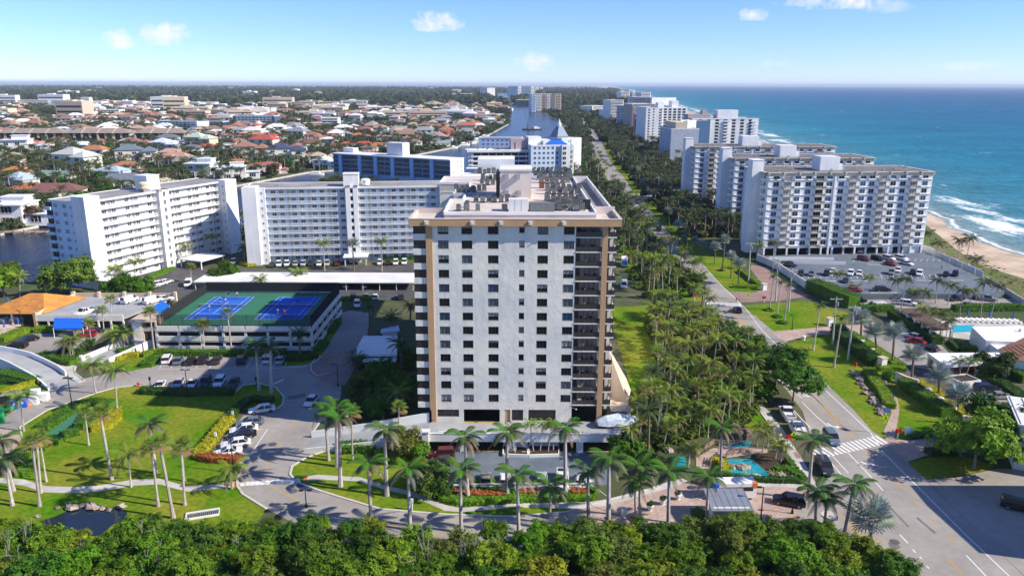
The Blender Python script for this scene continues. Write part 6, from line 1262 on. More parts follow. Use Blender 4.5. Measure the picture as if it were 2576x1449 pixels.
for a in(('clipped dark hedge in shade behind the middle row of cars','d1062,1160 d1400,1172 d1768,1166',2.4,1.2,'dark'),('long low hedge at the foot of the tennis deck front','d1200,872 d1700,876 d2160,868',2.2,1.2,'green'),('yellow leaved hedge along the slanting car bays','g1735,275 g1640,385 g1575,470',2.2,1.2,'yellow'),('orange croton hedge at the end of the slanting car bays','g1510,560 g1600,578 g1700,582 g1810,592',2.0,1.1,'orange'),('yellow hedge curving round the corner of the car bays','g1565,480 g1520,520 g1505,560',2.4,1.2,'yellow'),('dark reddish hedge in shade above the slanting car bays','g2060,140 g1900,130 g1800,190 g1740,265',2.0,1.1,'dark'),('clipped hedge along the left rim of the putting green','g315,350 g450,265 g560,195',3.0,1.1,'green'),('clipped hedge along the top rim of the putting green','g575,180 g700,148 g850,168',2.6,1.1,'green'),('yellow hedge curving round the right end of the putting green','g865,215 g872,270 g820,325 g690,352',2.6,1.0,'yellow'),('low hedge at the lower rim of the putting green','g470,405 g530,385 g600,372',2.4,1.0,'green'),('hedge between putting green palm and pool of shade','g595,345 g650,300 g690,240',2.0,1.4,'green'),('hedge beside the brick path at the left edge, upper piece','g290,500 g360,440 g470,445',2.4,1.1,'green'),('hedge beside the brick path at the left edge, lower piece','g165,705 g200,650 g240,600',2.4,1.0,'bright'),('dark hedge at the left edge behind the leaning palms','g0,660 g90,620 g180,560',2.6,1.2,'dark'),('yellow hedge inside the curve of the far left ramp','d0,1185 d80,1150 d180,1115 d265,1100',1.8,.9,'yellow'),('green hedge band inside the curved ramp wall','d0,1025 d130,1055 d270,1085',3.0,1.2,'green'),('dark shrubs inside the curved ramp','d0,1085 d90,1080 d180,1095',2.6,.9,'dark'),('yellow and green hedge between patio and car lot','d0,780 d120,730 d210,700',3.2,1.4,'lime'),('bright hedge in front of the low parking deck','d265,700 d430,692',2.4,1.3,'lime'),('green hedge between car lot and straight ramp','d300,892 d420,910 d570,945',3.4,1.3,'green'),('dark hedge along the straight ramp wall','d690,780 d620,850 d560,890',2.2,1.1,'dark'),('yellow hedge at the ramp and stair tower corner','d870,915 d950,892 d1050,888',2.2,1.1,'yellow'),('dark mound hedge below the stair tower','d900,880 d1010,855',3.6,1.5,'green'),('lime hedge left end of the tennis deck front','d1080,888 d1180,868 d1260,866',2.0,1.2,'lime'),('sloping clipped hedge left of the white parked SUV','d1100,970 d1150,930 d1190,900',3.0,1.1,'green'),('clipped hedge at the round end of the front car row','d2180,900 d2300,905 d2370,885',4.5,1.1,'dark'),('hedge at the side foot of the tennis deck','d2400,850 d2440,790',3.0,1.2,'green'),('hedge by the far side door of the tennis deck','d2480,715 d2540,630',3.0,1.2,'green'),('hedge in front of the strip lawn by the ramp','h-30,505 h130,500 h270,505',3.0,1.5,'green'),('yellow green hedge stepping down to the sunken car park','h280,540 h380,570 h460,600',2.2,1.3,'lime'),('low hedge following the path below the garden wall','h760,862 h880,890 h1050,892 h1300,872 h1600,866 h1900,855',2.4,.8,'bright'),('orange croton band left of the wall palms','h800,838 h900,848 h1000,852',1.5,1.0,'orange'),('orange croton band in the middle of the wall','h1000,852 h1120,856 h1240,848',1.5,1.0,'orange'),('orange croton band right of the middle wall pier','h1340,842 h1480,840',1.5,1.0,'orange'),('orange croton band at the right end of the wall','h1735,840 h1855,836',1.6,1.1,'orange'),('shrubs at the foot of the garden wall','h820,818 h1100,822 h1300,815',1.0,1.0,'dark'),('small clipped hedge inside the sunken car park wall','h1010,758 h1180,755',1.6,.8,'bright'),('small hedge beside the low car in the sunken car park','h650,612 h760,605',1.4,.8,'bright'),('rounded bush at the path gate','h1880,845 h1905,830',2.0,1.4,'green'),('tall dark hedge behind the utility poles','f1160,700 f1240,800 f1330,880 f1440,960',3.4,2.6,'dark'),('yellow hedge band along the silver palms, upper','f1250,720 f1350,780 f1460,860 f1620,965',3.0,1.1,'lime'),('hedge ending at the white gate pillar','f1480,990 f1580,985 f1680,995',2.0,1.0,'lime'),('dark clipped hedge below the white sign wall','f1660,1110 f1760,1180 f1860,1250 f2000,1345',3.2,2.0,'green'),('yellow hedge row with white stones along the lower silver palms','f1770,1090 f1870,1150 f1960,1220 f2080,1310 f2190,1385',2.6,1.1,'yellow'),('yellow green hedge between rock border and brick path','f1400,1000 f1440,1080 f1510,1170 f1560,1280',2.6,1.2,'lime'),('small hedge inside the loop of the brick path','f1530,1060 f1600,1040',2.2,1.4,'bright'),('tall overgrown hedge hiding the parking deck wall','f965,390 f1080,430 f1180,480 f1290,520',5.0,4.0,'green'),('dark hedge running along the pergola','f1575,590 f1680,650 f1790,720 f1920,800',3.0,2.2,'dark'),('hedge between upper parking strip and pool garden','f1340,545 f1450,548 f1580,545',2.6,2.0,'green'),('hedge along the far pool terrace','f2040,545 f2300,540 f2560,538',2.6,2.0,'green'),('hedge edging the far verge by the brick driveway','f430,245 f510,305 f590,365',2.0,1.2,'lime'),('small hedge below the entrance sign of the beach block','f380,365 f480,370 f560,368',2.0,1.0,'lime'),('planted strip of low shrubs below the beach parking deck','f1190,420 f1500,425 f1800,428',2.2,1.2,'dark'),('low hedge along the lower paver driveway','i1700,412 i1850,390 i1975,375',1.2,.6,'green'),('dark hedge below the black lamp post','i1845,532 i1950,525 i2050,520',2.0,1.1,'dark'),('low hedge rim of the fountain garden by the path','i320,698 i430,722 i660,736 i915,742',1.2,.8,'dark'),('low hedge rim of the fountain garden by the pavement','i920,735 i850,660 i790,580',1.2,.8,'green'),('curved garden hedge inside the fountain bed','i700,660 i790,655 i870,705',1.6,.9,'green'),('yellow shrubs at the tip of the main fountain pond','i225,600 i280,610 i330,660',1.8,1.2,'yellow'),('hedge of the guard house island','i100,1010 i150,985',2.4,1.0,'green'),('hedge along the foot of the shaded wing, left piece','d2110,165 d2350,160 d2570,158',1.8,1.3,'green'),('hedge along the foot of the shaded wing, right piece','e310,160 e420,158 e545,156',1.8,1.3,'green'),('hedge strip along the sunlit wing parking','d1050,345 d1180,280 d1300,225',3.0,.9,'bright'),('yellow ringed hedge of the traffic island','d1830,190 d1880,205 d1945,195',2.4,.9,'yellow'),('hedge between dark car lot and drive, right of carport','e-20,465 e120,462 e260,458',1.6,1.2,'lime'),('clubhouse garden hedge with yellow curl','f2060,780 f2120,830 f2220,840',2.0,1.0,'lime'),('clubhouse garden hedge by the path','f2030,790 f2100,850',2.0,1.0,'green'),('tall hedge wall at the right edge beyond the car park','f2430,990 f2520,1050 f2600,1090',3.0,2.0,'green'),('hedge behind the grey sedan','f2330,1075 f2440,1130 f2560,1220',3.0,1.3,'dark'),('bushes on the mound by the clubhouse','f2230,1030 f2340,1060',3.0,1.2,'green')):
 hedge(*a)
for k,c in enumerate(('f645,540','f705,590','f755,635','f160,300','f290,240')):
 p=P(c)[0];t=thing('ring_hedge','small clipped ring hedge at the foot of the '+('farthest trimmed','middle trimmed','nearest trimmed','first silver verge','second silver verge')[k]+' palm','hedge',(p.x,p.y,0),0,'ring hedges');
 ob('foliage',CROWN_S[k%4],t,(0,0,-.3),k,(1.6,1.6,.8),HG['green'])
rg=random.Random(8)
rk=[MB().blob((0,0,0),.5,0,6,4,.3,random.Random(k),.75).mesh('rock','rock')for k in range(4)]
def rocks(label,s,n,r0,r1,grp,jit=1.0):
 q=P(s)
 for k in range(n):
  t=k/max(1,n-1)*(len(q)-1);i=min(len(q)-2,int(t));p=q[i].lerp(q[i+1],t-i);z=rg.uniform(r0,r1)
  tag(ob('rock',rg.choice(rk),loc=(p.x+rg.uniform(-jit,jit),p.y+rg.uniform(-jit,jit),z*.15),rz=rg.uniform(0,6),scale=(z*1.3,z,z*.9)),label,'rock',grp)
rocks('grey boulder in the rock border curving beside the brick path','f1295,1000 f1340,1080 f1410,1180 f1470,1260 f1515,1320',46,.7,1.5,'boulders of the rock border',.9)
rocks('small pale rock in the border inside the brick path loop','f1510,1070 f1550,1105 f1620,1120',12,.5,.9,'rocks of the path loop',.3)
rocks('tan rock on the rim of the dark pond','g520,952 g580,935 g660,928 g740,935 g800,940 g900,938',8,.9,1.9,'rocks round the dark pond',.4)
rocks('pale stone in the grass above the dark pond','g290,1000 g430,935 g500,905',3,.6,.9,'stones above the dark pond',.2)
rocks('tan boulder of the waterfall mound by the small pond','h2430,500 h2470,505 h2500,520',9,.8,1.5,'boulders of the waterfall',.8)
p=P('i435,630')[0];fr_=thing('pond_rock','flat brown rock islet in the middle of the main fountain pond','rock',p);part('boulder',MB().blob((0,0,0),1.4,0,8,5,.2,random.Random(2),.5).blob((1.0,.3,0),1.0,0,7,4,.25,random.Random(3),.5).blob((-1.2,.1,0),.9,0,7,4,.25,random.Random(5),.5),'rock',fr_)
p=P('i375,400')[0];fr_=thing('thatched_grotto','shaggy brown rock grotto at the head of the upper fountain pond','grotto',p);part('boulder',MB().blob((0,0,.8),2.4,0,9,6,.2,random.Random(12),.8).blob((2.2,.2,.6),1.7,0,8,5,.25,random.Random(13),.9).blob((-2,.3,.4),1.5,0,8,5,.25,random.Random(15),.8),'thatch',fr_)
fb=thing('footbridge_railing','tan timber railing along the paved footbridge over the ponds','railing',P('i100,560')[0])
for s in('i100,560 i160,505 i235,460 i310,465 i410,460 i530,470','i210,630 i222,565','i330,555 i430,520 i525,535'):
 q=[p-fb.location for p in P(s)]
 for z in(.35,.65,1.0):part('rail',MB().ribbon(q,.09,z,z+.09),'wood',fb)
 for i in range(len(q)-1):
  for t in(0,.5):p=q[i].lerp(q[i+1],t);part('post',MB().box(p.x-.09,p.y-.09,0,p.x+.09,p.y+.09,1.15),'wood',fb)
for k,c in enumerate(('i505,700','i690,690','i780,700','i815,650','i600,520','i560,470','i640,470','i700,560','i740,590','i50,600','i40,640','i270,520','i120,400')):
 p=P(c)[0];small=k<4
 if small:t=thing('agave','pale spiky agave rosette by the fountain pond, '+('at the water edge','at the pond tip','between the pond tip and hedge corner','in the middle of the bed')[k],'plant',p,0,'agaves');ob('rosette',FR['fan'][0],t,(0,0,.3));[ob('leaf',FR['date'][0],t,(0,0,.1),j*.7,.42,(.32,.36,.12))for j in range(9)]
 else:palm('short garden palm by the fountain ponds, '+('beside the bridge end','left of the pavement','against the pavement hedge','in the bed middle','in the bed towards the pavement','by the small pond, upper','by the small pond, lower','at the bridge bend','in front of the glade')[k-4],p,p+Vector((.2,0,rnd.uniform(2.6,4.5))),'coconut',False,'garden palms at the fountains',scale=.62,pal=rnd.choice(['date','coconut'])if False else 'coconut')
for k,c in enumerate(('h1450,520','h1500,515','h1560,520','h1600,515','h1310,530')):
 p=P(c)[0]+Vector((0,0,.4));palm('slim green palm in the white planters under the deck, '+ORD[k],p,p+Vector((rnd.uniform(-1,1),0,rnd.uniform(4.5,5.5))),'coconut',False,'planter palms',scale=.5)
# scattered green mass (instances on points)
def scatter(name,pts,meshes,label=None):
 """pts: (x, y, z, scale, rot): one object per source mesh, instances on its vertices"""
 r=random.Random(len(pts));per=[[]for _ in meshes]
 for p in pts:per[r.randrange(len(meshes))].append(p)
 for me,ps in zip(meshes,per):
  if not ps:continue
  pm=bpy.data.meshes.new(name);pm.from_pydata([p[:3]for p in ps],[],[])
  a=pm.attributes.new('sc','FLOAT','POINT');a.data.foreach_set('value',[p[3]for p in ps]);a=pm.attributes.new('rz','FLOAT','POINT');a.data.foreach_set('value',[p[4]for p in ps])
  src=bpy.data.objects.new(name+'_source',me)
  o=ob(name,pm);o['kind']='stuff'
  if label:o['label']=label
  ng=bpy.data.node_groups.new('scatter','GeometryNodeTree');ng.interface.new_socket('Geometry',in_out='INPUT',socket_type='NodeSocketGeometry');ng.interface.new_socket('Geometry',in_out='OUTPUT',socket_type='NodeSocketGeometry')
  N=ng.nodes;L=ng.links;gi=N.new('NodeGroupInput');go=N.new('NodeGroupOutput');ip=N.new('GeometryNodeInstanceOnPoints');oi=N.new('GeometryNodeObjectInfo');oi.inputs['Object'].default_value=src
  na=N.new('GeometryNodeInputNamedAttribute');na.data_type='FLOAT';na.inputs['Name'].default_value='sc';nb_=N.new('GeometryNodeInputNamedAttribute');nb_.data_type='FLOAT';nb_.inputs['Name'].default_value='rz'
  cx_=N.new('ShaderNodeCombineXYZ');L.new(nb_.outputs['Attribute'],cx_.inputs[2]);L.new(gi.outputs[0],ip.inputs['Points']);L.new(oi.outputs['Geometry'],ip.inputs['Instance']);L.new(na.outputs['Attribute'],ip.inputs['Scale']);L.new(cx_.outputs[0],ip.inputs['Rotation']);L.new(ip.outputs[0],go.inputs[0])
  md=o.modifiers.new('scatter','NODES');md.node_group=ng
mat('leaf_shrub',(0.10,0.165,0.025),.6,.35,.4,orand=.4,trans=.15,spec=.15)
SHR=[crown_mesh(90+k,420,1.0,5,m='leaf_shrub')for k in range(3)]
FARC=[crown_mesh(120+k,140,1.9,4,m='leaf_far')for k in range(4)]
rg=random.Random(31);sp=[]
for poly,n,ex in((grove,560,glen),(strip,300,None),([(p.x,p.y)for p in P('e0,1120 e180,860 e560,900 e570,1320 e0,1330 d2560,1200')],60,None)):
 xs=[p[0]for p in poly];ys=[p[1]for p in poly];c=0
 while c<n:
  x,y=rg.uniform(min(xs),max(xs)),rg.uniform(min(ys),max(ys))
  if inpoly(x,y,poly)and not(ex and inpoly(x,y,ex)):sp.append((x,y,-.2,rg.uniform(.9,2.4),rg.uniform(0,6.28)));c+=1
scatter('undergrowth',sp,SHR)
# the suburb beyond the waterway
bpy.context.view_layer.update()
FOOT=[]
def add_foot(o,m_=3.0):
 for c in o.children:
  if c.type=='MESH' and c.name.split('.')[0]in('wall','deck_slab','deck_surface','core','rear_wing','roof_slab','tower_body','deck','carport_roof','hip_roof','front_column','side_panel','penthouse','end_block','thatch_panel'):
   bb=c.bound_box;xs=[v[0]for v in bb];ys=[v[1]for v in bb]
   FOOT.append([(M.x,M.y)for M in(o.matrix_world@c.matrix_basis@Vector(q)for q in((min(xs)-m_,min(ys)-m_,0),(max(xs)+m_,min(ys)-m_,0),(max(xs)+m_,max(ys)+m_,0),(min(xs)-m_,max(ys)+m_,0)))])
for o in list(SC.objects):
 if o.type=='EMPTY' and o.parent is None and o.get('category')in('apartment building','building','tower','parking deck','parking garage','carport','clubhouse','portico','hall','pergola'):add_foot(o)
CM1=[(p[0],p[1])for p in canal_main];CF1=[(p[0],p[1])for p in canal_far]
RDP=[(p.x,p.y)for p in road_l]+[(p.x,p.y)for p in road_r[::-1]]
CO=[(p.x,p.y)for p in dense]
def blocked(x,y,m_=0):
 if inpoly(x,y,CM1)or inpoly(x,y,CF1)or inpoly(x,y,RDP):return True
 if m_ and any(inpoly(x+a,y+b,CM1)or inpoly(x+a,y+b,RDP)or inpoly(x+a,y+b,CF1)for a,b in((m_,0),(-m_,0),(0,m_),(0,-m_))):return True
 return any(inpoly(x,y,f)for f in FOOT)
def coast_x(y):
 for i in range(len(CO)-1):
  y0,y1=CO[i][1],CO[i+1][1]
  if min(y0,y1)<=y<=max(y0,y1)and abs(y1-y0)>1e-6:return CO[i][0]+(CO[i+1][0]-CO[i][0])*(y-y0)/(y1-y0)
 return 1e9
def hip(b,x0,y0,x1,y1,z,h,m=0,ov=.6):
 x0-=ov;y0-=ov;x1+=ov;y1+=ov;w_,d_=x1-x0,y1-y0;e=min(w_,d_)/2
 if w_>=d_:r0,r1=(x0+e,(y0+y1)/2,z+h),(x1-e,(y0+y1)/2,z+h)
 else:r0,r1=((x0+x1)/2,y0+e,z+h),((x0+x1)/2,y1-e,z+h)
 A,B_,C,D2=(x0,y0,z),(x1,y0,z),(x1,y1,z),(x0,y1,z)
 if w_>=d_:F=[[A,B_,r1,r0],[B_,C,r1],[C,D2,r0,r1],[D2,A,r0]]
 else:F=[[A,B_,r0],[B_,C,r1,r0],[C,D2,r1],[D2,A,r0,r1]]
 for f in F:b.face(f,m)
 b.face([A,D2,C,B_],m)
HW=win_mesh(2.2,1.5,2,1,'white','glass',.12);HWT=win_mesh(3.4,2.2,3,1,'white','glass',.12)
def house_proto(v):
 w=MB();r=MB();ws=[]
 if v==0:w.box(-8,0,0,8,10,6.2);hip(r,-8,0,8,10,6.2,2.6);w.box(8,2,0,13,9,3.2);hip(r,8.3,2,13,9,3.2,1.5);ws=[(-5.4,0,3.9),(0,0,3.9),(5.4,0,3.9),(-5.4,0,.4),(0,0,.4),(5.4,0,.4)]
 if v==1:w.box(-9,0,0,9,9,3.4);hip(r,-9,0,9,9,3.4,2.4);w.box(-4,-4,0,4,0,3.4);hip(r,-4,-4,4,3,3.42,2.0);ws=[(-6.5,0,.9),(6.5,0,.9),(0,-4,.6)]
 if v==2:w.box(-7,0,0,5,11,6.4);hip(r,-7,0,5,11,6.4,2.8);w.box(5,-2,0,12,8,5.6);hip(r,5,-2,12,8,5.6,2.2);ws=[(-4.4,0,3.8),(2,0,3.8),(8.5,-2,3.4),(-4.4,0,.4),(2,0,.4),(8.5,-2,.4)]
 if v==3:w.box(-8,0,0,4,10,6.6);w.box(4,1,0,11,9,3.6);w.box(-4,4,6.6,3,9,8.6);r.box(-8.5,-1,6.6,4.5,10.5,6.9);r.box(4.4,.5,3.6,11.5,9.5,3.85);r.box(-4.4,3.6,8.6,3.4,9.4,8.8);ws=[(-5.5,0,3.8),(-.5,0,3.8),(-5.5,0,.4),(-.5,0,.4),(7.5,1,.8)]
 if v==4:w.box(-10,0,0,10,8,3.3);r.face([(-10.6,-.6,3.3),(10.6,-.6,3.3),(10.6,4,5.9),(-10.6,4,5.9)]).face([(10.6,8.6,3.3),(-10.6,8.6,3.3),(-10.6,4,5.9),(10.6,4,5.9)]);w.face([(10,0,3.3),(10,8,3.3),(10,4,5.7)]).face([(-10,8,3.3),(-10,0,3.3),(-10,4,5.7)]);ws=[(-7,0,.8),(-2,0,.8),(3,0,.8),(7.5,0,.8)]
 r.box(-1,5.5,6.5 if v in(0,2)else 4,-.2,6.3,9 if v in(0,2)else 6.6)if v!=3 else None
 return w.mesh('wall','wall_obj'),r.mesh('roof','roof_obj'),ws
HP=[house_proto(v)for v in range(5)]
RC={'terracotta':(.34,.155,.10),'orange':(.46,.17,.07),'red':(.45,.10,.06),'brown':(.27,.17,.13),'tan':(.45,.32,.23),'maroon':(.20,.085,.075),'grey':(.26,.28,.29),'slate':(.16,.18,.20),'pale grey':(.42,.46,.47),'white':(.72,.72,.71),'navy':(.06,.08,.13),'green-grey':(.30,.36,.34)}
WC=[(.75,.74,.71),(.75,.74,.71),(.72,.68,.60),(.66,.55,.42),(.78,.78,.78),(.62,.60,.57)]
HOUSES=[];rg=random.Random(50)
def house(p,sc,col,v,rz,wall=None,yell=False):HOUSES.append((p,sc,col,v,rz,wall or rg.choice(WC)))
for s,wz,col,v in(('a90,845',200,'orange',2),('a200,955',270,'orange',1),('a390,1000',400,'maroon',1),('a400,865',300,'green-grey',4),('a810,865',260,'pale grey',0),('a500,765',330,'pale grey',2),('a690,690',220,'orange',0),('a990,715',280,'slate',2),('a1300,722',260,'tan',1),('a1450,745',260,'grey',4),('a930,900',330,'slate',1),('a1530,830',300,'white',3),('a1800,840',260,'white',3),('a2030,800',190,'terracotta',0),('a2410,730',190,'tan',2),('a2130,700',270,'navy',2),('a1970,615',230,'red',0),('a1860,680',250,'terracotta',2),('a1260,585',180,'slate',0),('a1470,598',220,'pale grey',2),('a1210,640',220,'white',2),('a980,605',160,'brown',0),('a770,590',170,'terracotta',1),('a560,610',190,'white',4),('a170,590',170,'red',1),('a150,645',280,'white',3),('a40,700',200,'tan',1),('a1470,545',110,'white',3),('a1590,548',110,'orange',1),('a1710,548',110,'brown',0),('a1815,548',100,'red',0),('a1930,545',130,'orange',0),('a2040,550',110,'red',0),('a2160,548',100,'tan',0),('a2260,572',110,'tan',1),('a2370,552',110,'brown',0),('a2490,548',100,'red',0),('a2350,600',200,'maroon',1),('a2540,600',120,'red',1),('b60,500',110,'red',1),('b170,500',120,'terracotta',0),('b290,495',130,'tan',0),('b390,530',90,'brown',2),('b500,535',90,'red',1),('b590,525',100,'red',1),('b740,565',150,'tan',2),('b800,515',140,'red',1),('b940,490',170,'orange',0),('b1030,470',110,'white',0),('b1140,440',140,'white',3),('b960,385',120,'white',0),('b790,410',110,'grey',0),('b100,395',110,'white',0),('b240,385',120,'white',2),('b410,410',110,'white',3),('b640,350',90,'terracotta',0),('b160,590',120,'red',1),('b50,590',110,'red',1),('b480,470',100,'tan',1),('b560,420',90,'tan',0),('b1190,370',80,'pale grey',1),('b860,430',100,'brown',1)):
 p=P(s)[0];t=hypot(p.y,HC);w_=wz/3*t/FPX;house(p,w_/(21 if v==4 else 19),col,v,rg.uniform(-.35,.35))
taken=[(h[0].x,h[0].y)for h in HOUSES]
town=[(-609,905,-440,960)]
cols=['terracotta']*4+['tan']*4+['brown']*3+['red','white','white','grey','pale grey','slate','orange']
tries=0
while len(HOUSES)<250 and tries<9000:
 tries+=1;y=330+1250*rg.random()**1.2;x=rg.uniform(-.70*y-30,.12*y)
 if x>45 and y<3000 or x>-80 and y<700 or blocked(x,y,16)or x>coast_x(y)-60:continue
 if 880<y<1000 and x<-400:continue
 if any((x-a)**2+(y-b)**2<(27+y*.004)**2 for a,b in taken):continue
 taken.append((x,y));house(Vector((x,y,0)),rg.uniform(.85,1.15),rg.choice(cols),rg.choice([0,0,1,1,2,2,4,3 if rg.random()<.4 else 0]),rg.choice([-.3,.1,.3,1.4,.0])+rg.uniform(-.15,.15))
bands={}
def pix(p):d=CM.transposed()@(Vector(p)-Vector((0,0,HC)));return 1288+FPX*d.x/-d.z,724.5-FPX*d.y/-d.z
for h in HOUSES:u,v=pix(h[0]);bands.setdefault(int((480-v)//13)if v<480 else 0,[]).append((u,h))
VN=['two-storey hip-roofed','low','double-gabled','flat-roofed modern','long gabled']
rows_s=sorted(bands)
for bi,bk in enumerate(rows_s):
 for k,(u,(p,sc,col,v,rz,wall))in enumerate(sorted(bands[bk],key=lambda q:q[0])):
  lab=f'{VN[v]} {col}-roofed house, {ORD[k]} from the frame edge in the {ORD[bi]} suburb row'
  t=thing('suburban_house',lab,'house',(p.x,p.y,0),rz,'houses beyond the waterway');t.scale=(sc,)*3
  w_,r_,ws=HP[v];ob('wall',w_,t,color=tuple(c*rg.uniform(.9,1.05)for c in wall));ob('roof',r_,t,color=tuple(c*rg.uniform(.85,1.15)for c in RC[col]))
  if p.y<1050:
   for x,y,z in ws:ob('window',HW if v in(1,4)or z>2 else HWT,t,(x,y-.05,z+.3))
  FOOT.append([(p.x+a*sc,p.y+b*sc)for a,b in((-9.5,-6),(11.5,-6),(11.5,10.5),(-9.5,10.5))])
for k,(s,n)in enumerate((('-6,354 160,354',4),('169,354 326,354',4),('341,354 463,354',3))):
 a,b_=P(s);d=b_-a;L_=d.length;B=thing('townhouse_row','row of tan townhouses with brown roofs and dark recessed balconies, '+('at the picture edge' if k==0 else 'in the middle of three' if k==1 else 'shortest of the three'),'townhouses',a,atan2(d.y,d.x),'tan townhouse rows')
 part('wall',MB().box(0,1.5,0,L_,20,8.6),'tan_light',B);add_r=MB();hip(add_r,0,0,L_,21,8.6,5.0,0,2.0);part('roof',add_r,'roof_brown' if 'roof_brown' in MATS else mat('roof_brown',(.30,.235,.20),.9,.15,.3),B)
 nb=n*2
 for j in range(n):
  x0,x1=L_*j/n,L_*(j+1)/n
  part('roof_ridge',MB().face([(x1-.8,-2,8.65),(x1+.8,-2,8.65),(x1+.8,10,13.6),(x1-.8,10,13.6)]),'tan_light',B)if j<n-1 else None
  part('party_wall',MB().box(x0-.8,-1.2,0,x0+1.2,1.6,8.6),'tan_light',B);part('balcony_recess',MB().box(x0+1.5,1.3,.5,x1-1.2,1.55,8.3),'dark',B)
  part('balcony',MB().box(x0+1.3,.2,2.6,x1-1,1.4,3.6).box(x0+1.3,.2,5.5,x1-1,1.4,6.3),'bronze',B);part('wall_bay',MB().box((x0+x1)/2-1.2,-.6,3,(x0+x1)/2+1.2,1.5,8.6),'tan_light',B)
 add_foot(B);FOOT.append([(a.x-5,a.y-45),(b_.x+5,b_.y-45),(b_.x+5,b_.y),(a.x-5,a.y)])
block('navy_banded_hotel','long white hotel block with navy lower fronts by the far canal, nearer the picture edge',((396,305),(495,308)),0,13,22,'white_wing',nfl=4,cols=9,glass='glass_blue',cat='building',stuff=True,win=(5,2))
block('navy_banded_hotel','navy fronted hotel block in the middle of the far canal bank',((480,306),(560,307)),0,10,18,'navy_wall' if 'navy_wall' in MATS else mat('navy_wall',(.07,.10,.19),.8,.1,.3),nfl=3,cols=9,cat='building',stuff=True,win=(4,1.6),glass='pale_blue_and_shade_wall')
block('navy_banded_hotel','navy and white hotel block nearest the canal basin',((585,292),(690,293)),0,14,20,'navy_wall',nfl=4,cols=10,cat='building',stuff=True,win=(5,1.8),glass='white_wing')
block('white_hotel_wing','white hotel wing with flat roofs behind the navy blocks',((520,291),(580,291)),0,12,25,'white',nfl=3,cols=7,cat='building',stuff=True,win=(4,2))
for k,(u0,u1,v,z,m,lab)in enumerate(((42,124,253,14,'white','long white office block with dark ribbon windows at the picture edge'),(124,203,253,15,'white','long white office block, stepped taller half'),(203,224,246,22,'white','white square block closing the long office row'),(593,660,238,20,'white','big white windowless store with a raised middle'),(600,690,248,14,'white','white office with ribbon windows before the big store'),(250,300,277,10,'white','bright white flat-roofed hall among the trees'),(195,230,283,9,'white','small bright white flat roof among dark trees'),(270,315,308,8,'white','low white roof close to the canal hotel'),(380,415,255,12,'white','white gabled building below the street lamps'),(500,545,258,9,'white','low white hall among palms'),(60,130,237,13,'tan_light','row of tan apartments, first part'),(135,180,237,13,'tan_light','row of tan apartments, second part'),(185,240,238,13,'tan_light','row of tan apartments, third part'),(670,720,262,14,'tan_light','cream apartment row above the canal, first'),(730,790,258,14,'tan_light','cream apartment row above the canal, second'),(800,860,257,14,'tan_light','brown roofed apartment row above the canal'),(808,850,298,10,'white','white house with dark garage arches on the canal'),(858,925,254,14,'white','white apartment row on the far peninsula'),(1120,1185,236,22,'white_wing','wide pale apartment block near the bridge'),(1140,1160,226,34,'white','white tower block beside the bridge approach'),(1185,1225,236,20,'mauve_wall','mauve apartment block by the bridge approach'))):
 B,L_=block('distant_building',lab,((u0,v),(u1,v)),0,z,30,m,nfl=max(2,int(z/4.5)),strip=True,cols=max(4,int((u1-u0)/7)),cat='building',roofm='white');add_foot(B)
rg=random.Random(66);fb_rows={}
for k in range(260):
 y=1500*(1+4.6*rg.random()**1.6);x=rg.uniform(-.68*y,.13*y)
 if x>20 and y<3600 or blocked(x,y,20):continue
 u,v=pix((x,y,0));fb_rows.setdefault(int(v//5),[]).append((u,x,y))
names_=['one','two','three','four','five','six','seven','eight','nine','ten']
wmats=['white','white','white_wing','cream','tan_light']
for bi,bk in enumerate(sorted(fb_rows,reverse=True)):
 for k,(u,x,y)in enumerate(sorted(fb_rows[bk])):
  L_=rg.uniform(25,90);H=rg.uniform(7,15)+(rg.random()<.1)*18;mm_=rg.choice(wmats);dp=rg.uniform(20,45)
  B=thing('far_building',f'{"tall" if H > 20 else "low"} {"cream" if mm_ in ("cream", "tan_light") else "white"} far-off building, {ORD[k]} from the frame edge in the {ORD[bi]} far line','building',(x,y,0),rg.uniform(-.2,.2),'far-off pale buildings')
  part('wall',MB().box(0,0,0,L_,dp,H).box(L_*.3,dp*.3,H,L_*.55,dp*.7,H+3),mm_,B);part('window_band',MB().box(L_*.04,-.1,H*.3,L_*.96,0,H*.42).box(L_*.04,-.1,H*.62,L_*.96,0,H*.74),'glass',B);add_foot(B)
for k in range(11):
 y=1500+330*k;x=coast_x(y)-rg.uniform(70,130)-.012*y;u,v=pix((x,y,rg.uniform(26,46)))
 B,L_=block('shoreline_tower',f'pale hazy tower of the shoreline row past the banded tower, {ORD[k]} going away',((u,v),(u+30*FPX/y,v)),0,(atY(u,v,y)).z,40,rg.choice(['white_wing','white','cream','mauve_wall','white']),nfl=8,strip=True,cols=4,group='shoreline towers');add_foot(B)
rg=random.Random(91);single=[];tries=0
while len(single)<170 and tries<6000:
 tries+=1;y=325+430*rg.random();x=rg.uniform(-.70*y,-60 if y<560 else.16*y)
 if blocked(x,y,3)or any((x-a)**2+(y-b)**2<70 for a,b,c in single):continue
 single.append((x,y,0))
spread={}
for x,y,_ in single:u,v=pix((x,y,0));spread.setdefault(int((480-v)//16),[]).append((u,x,y))
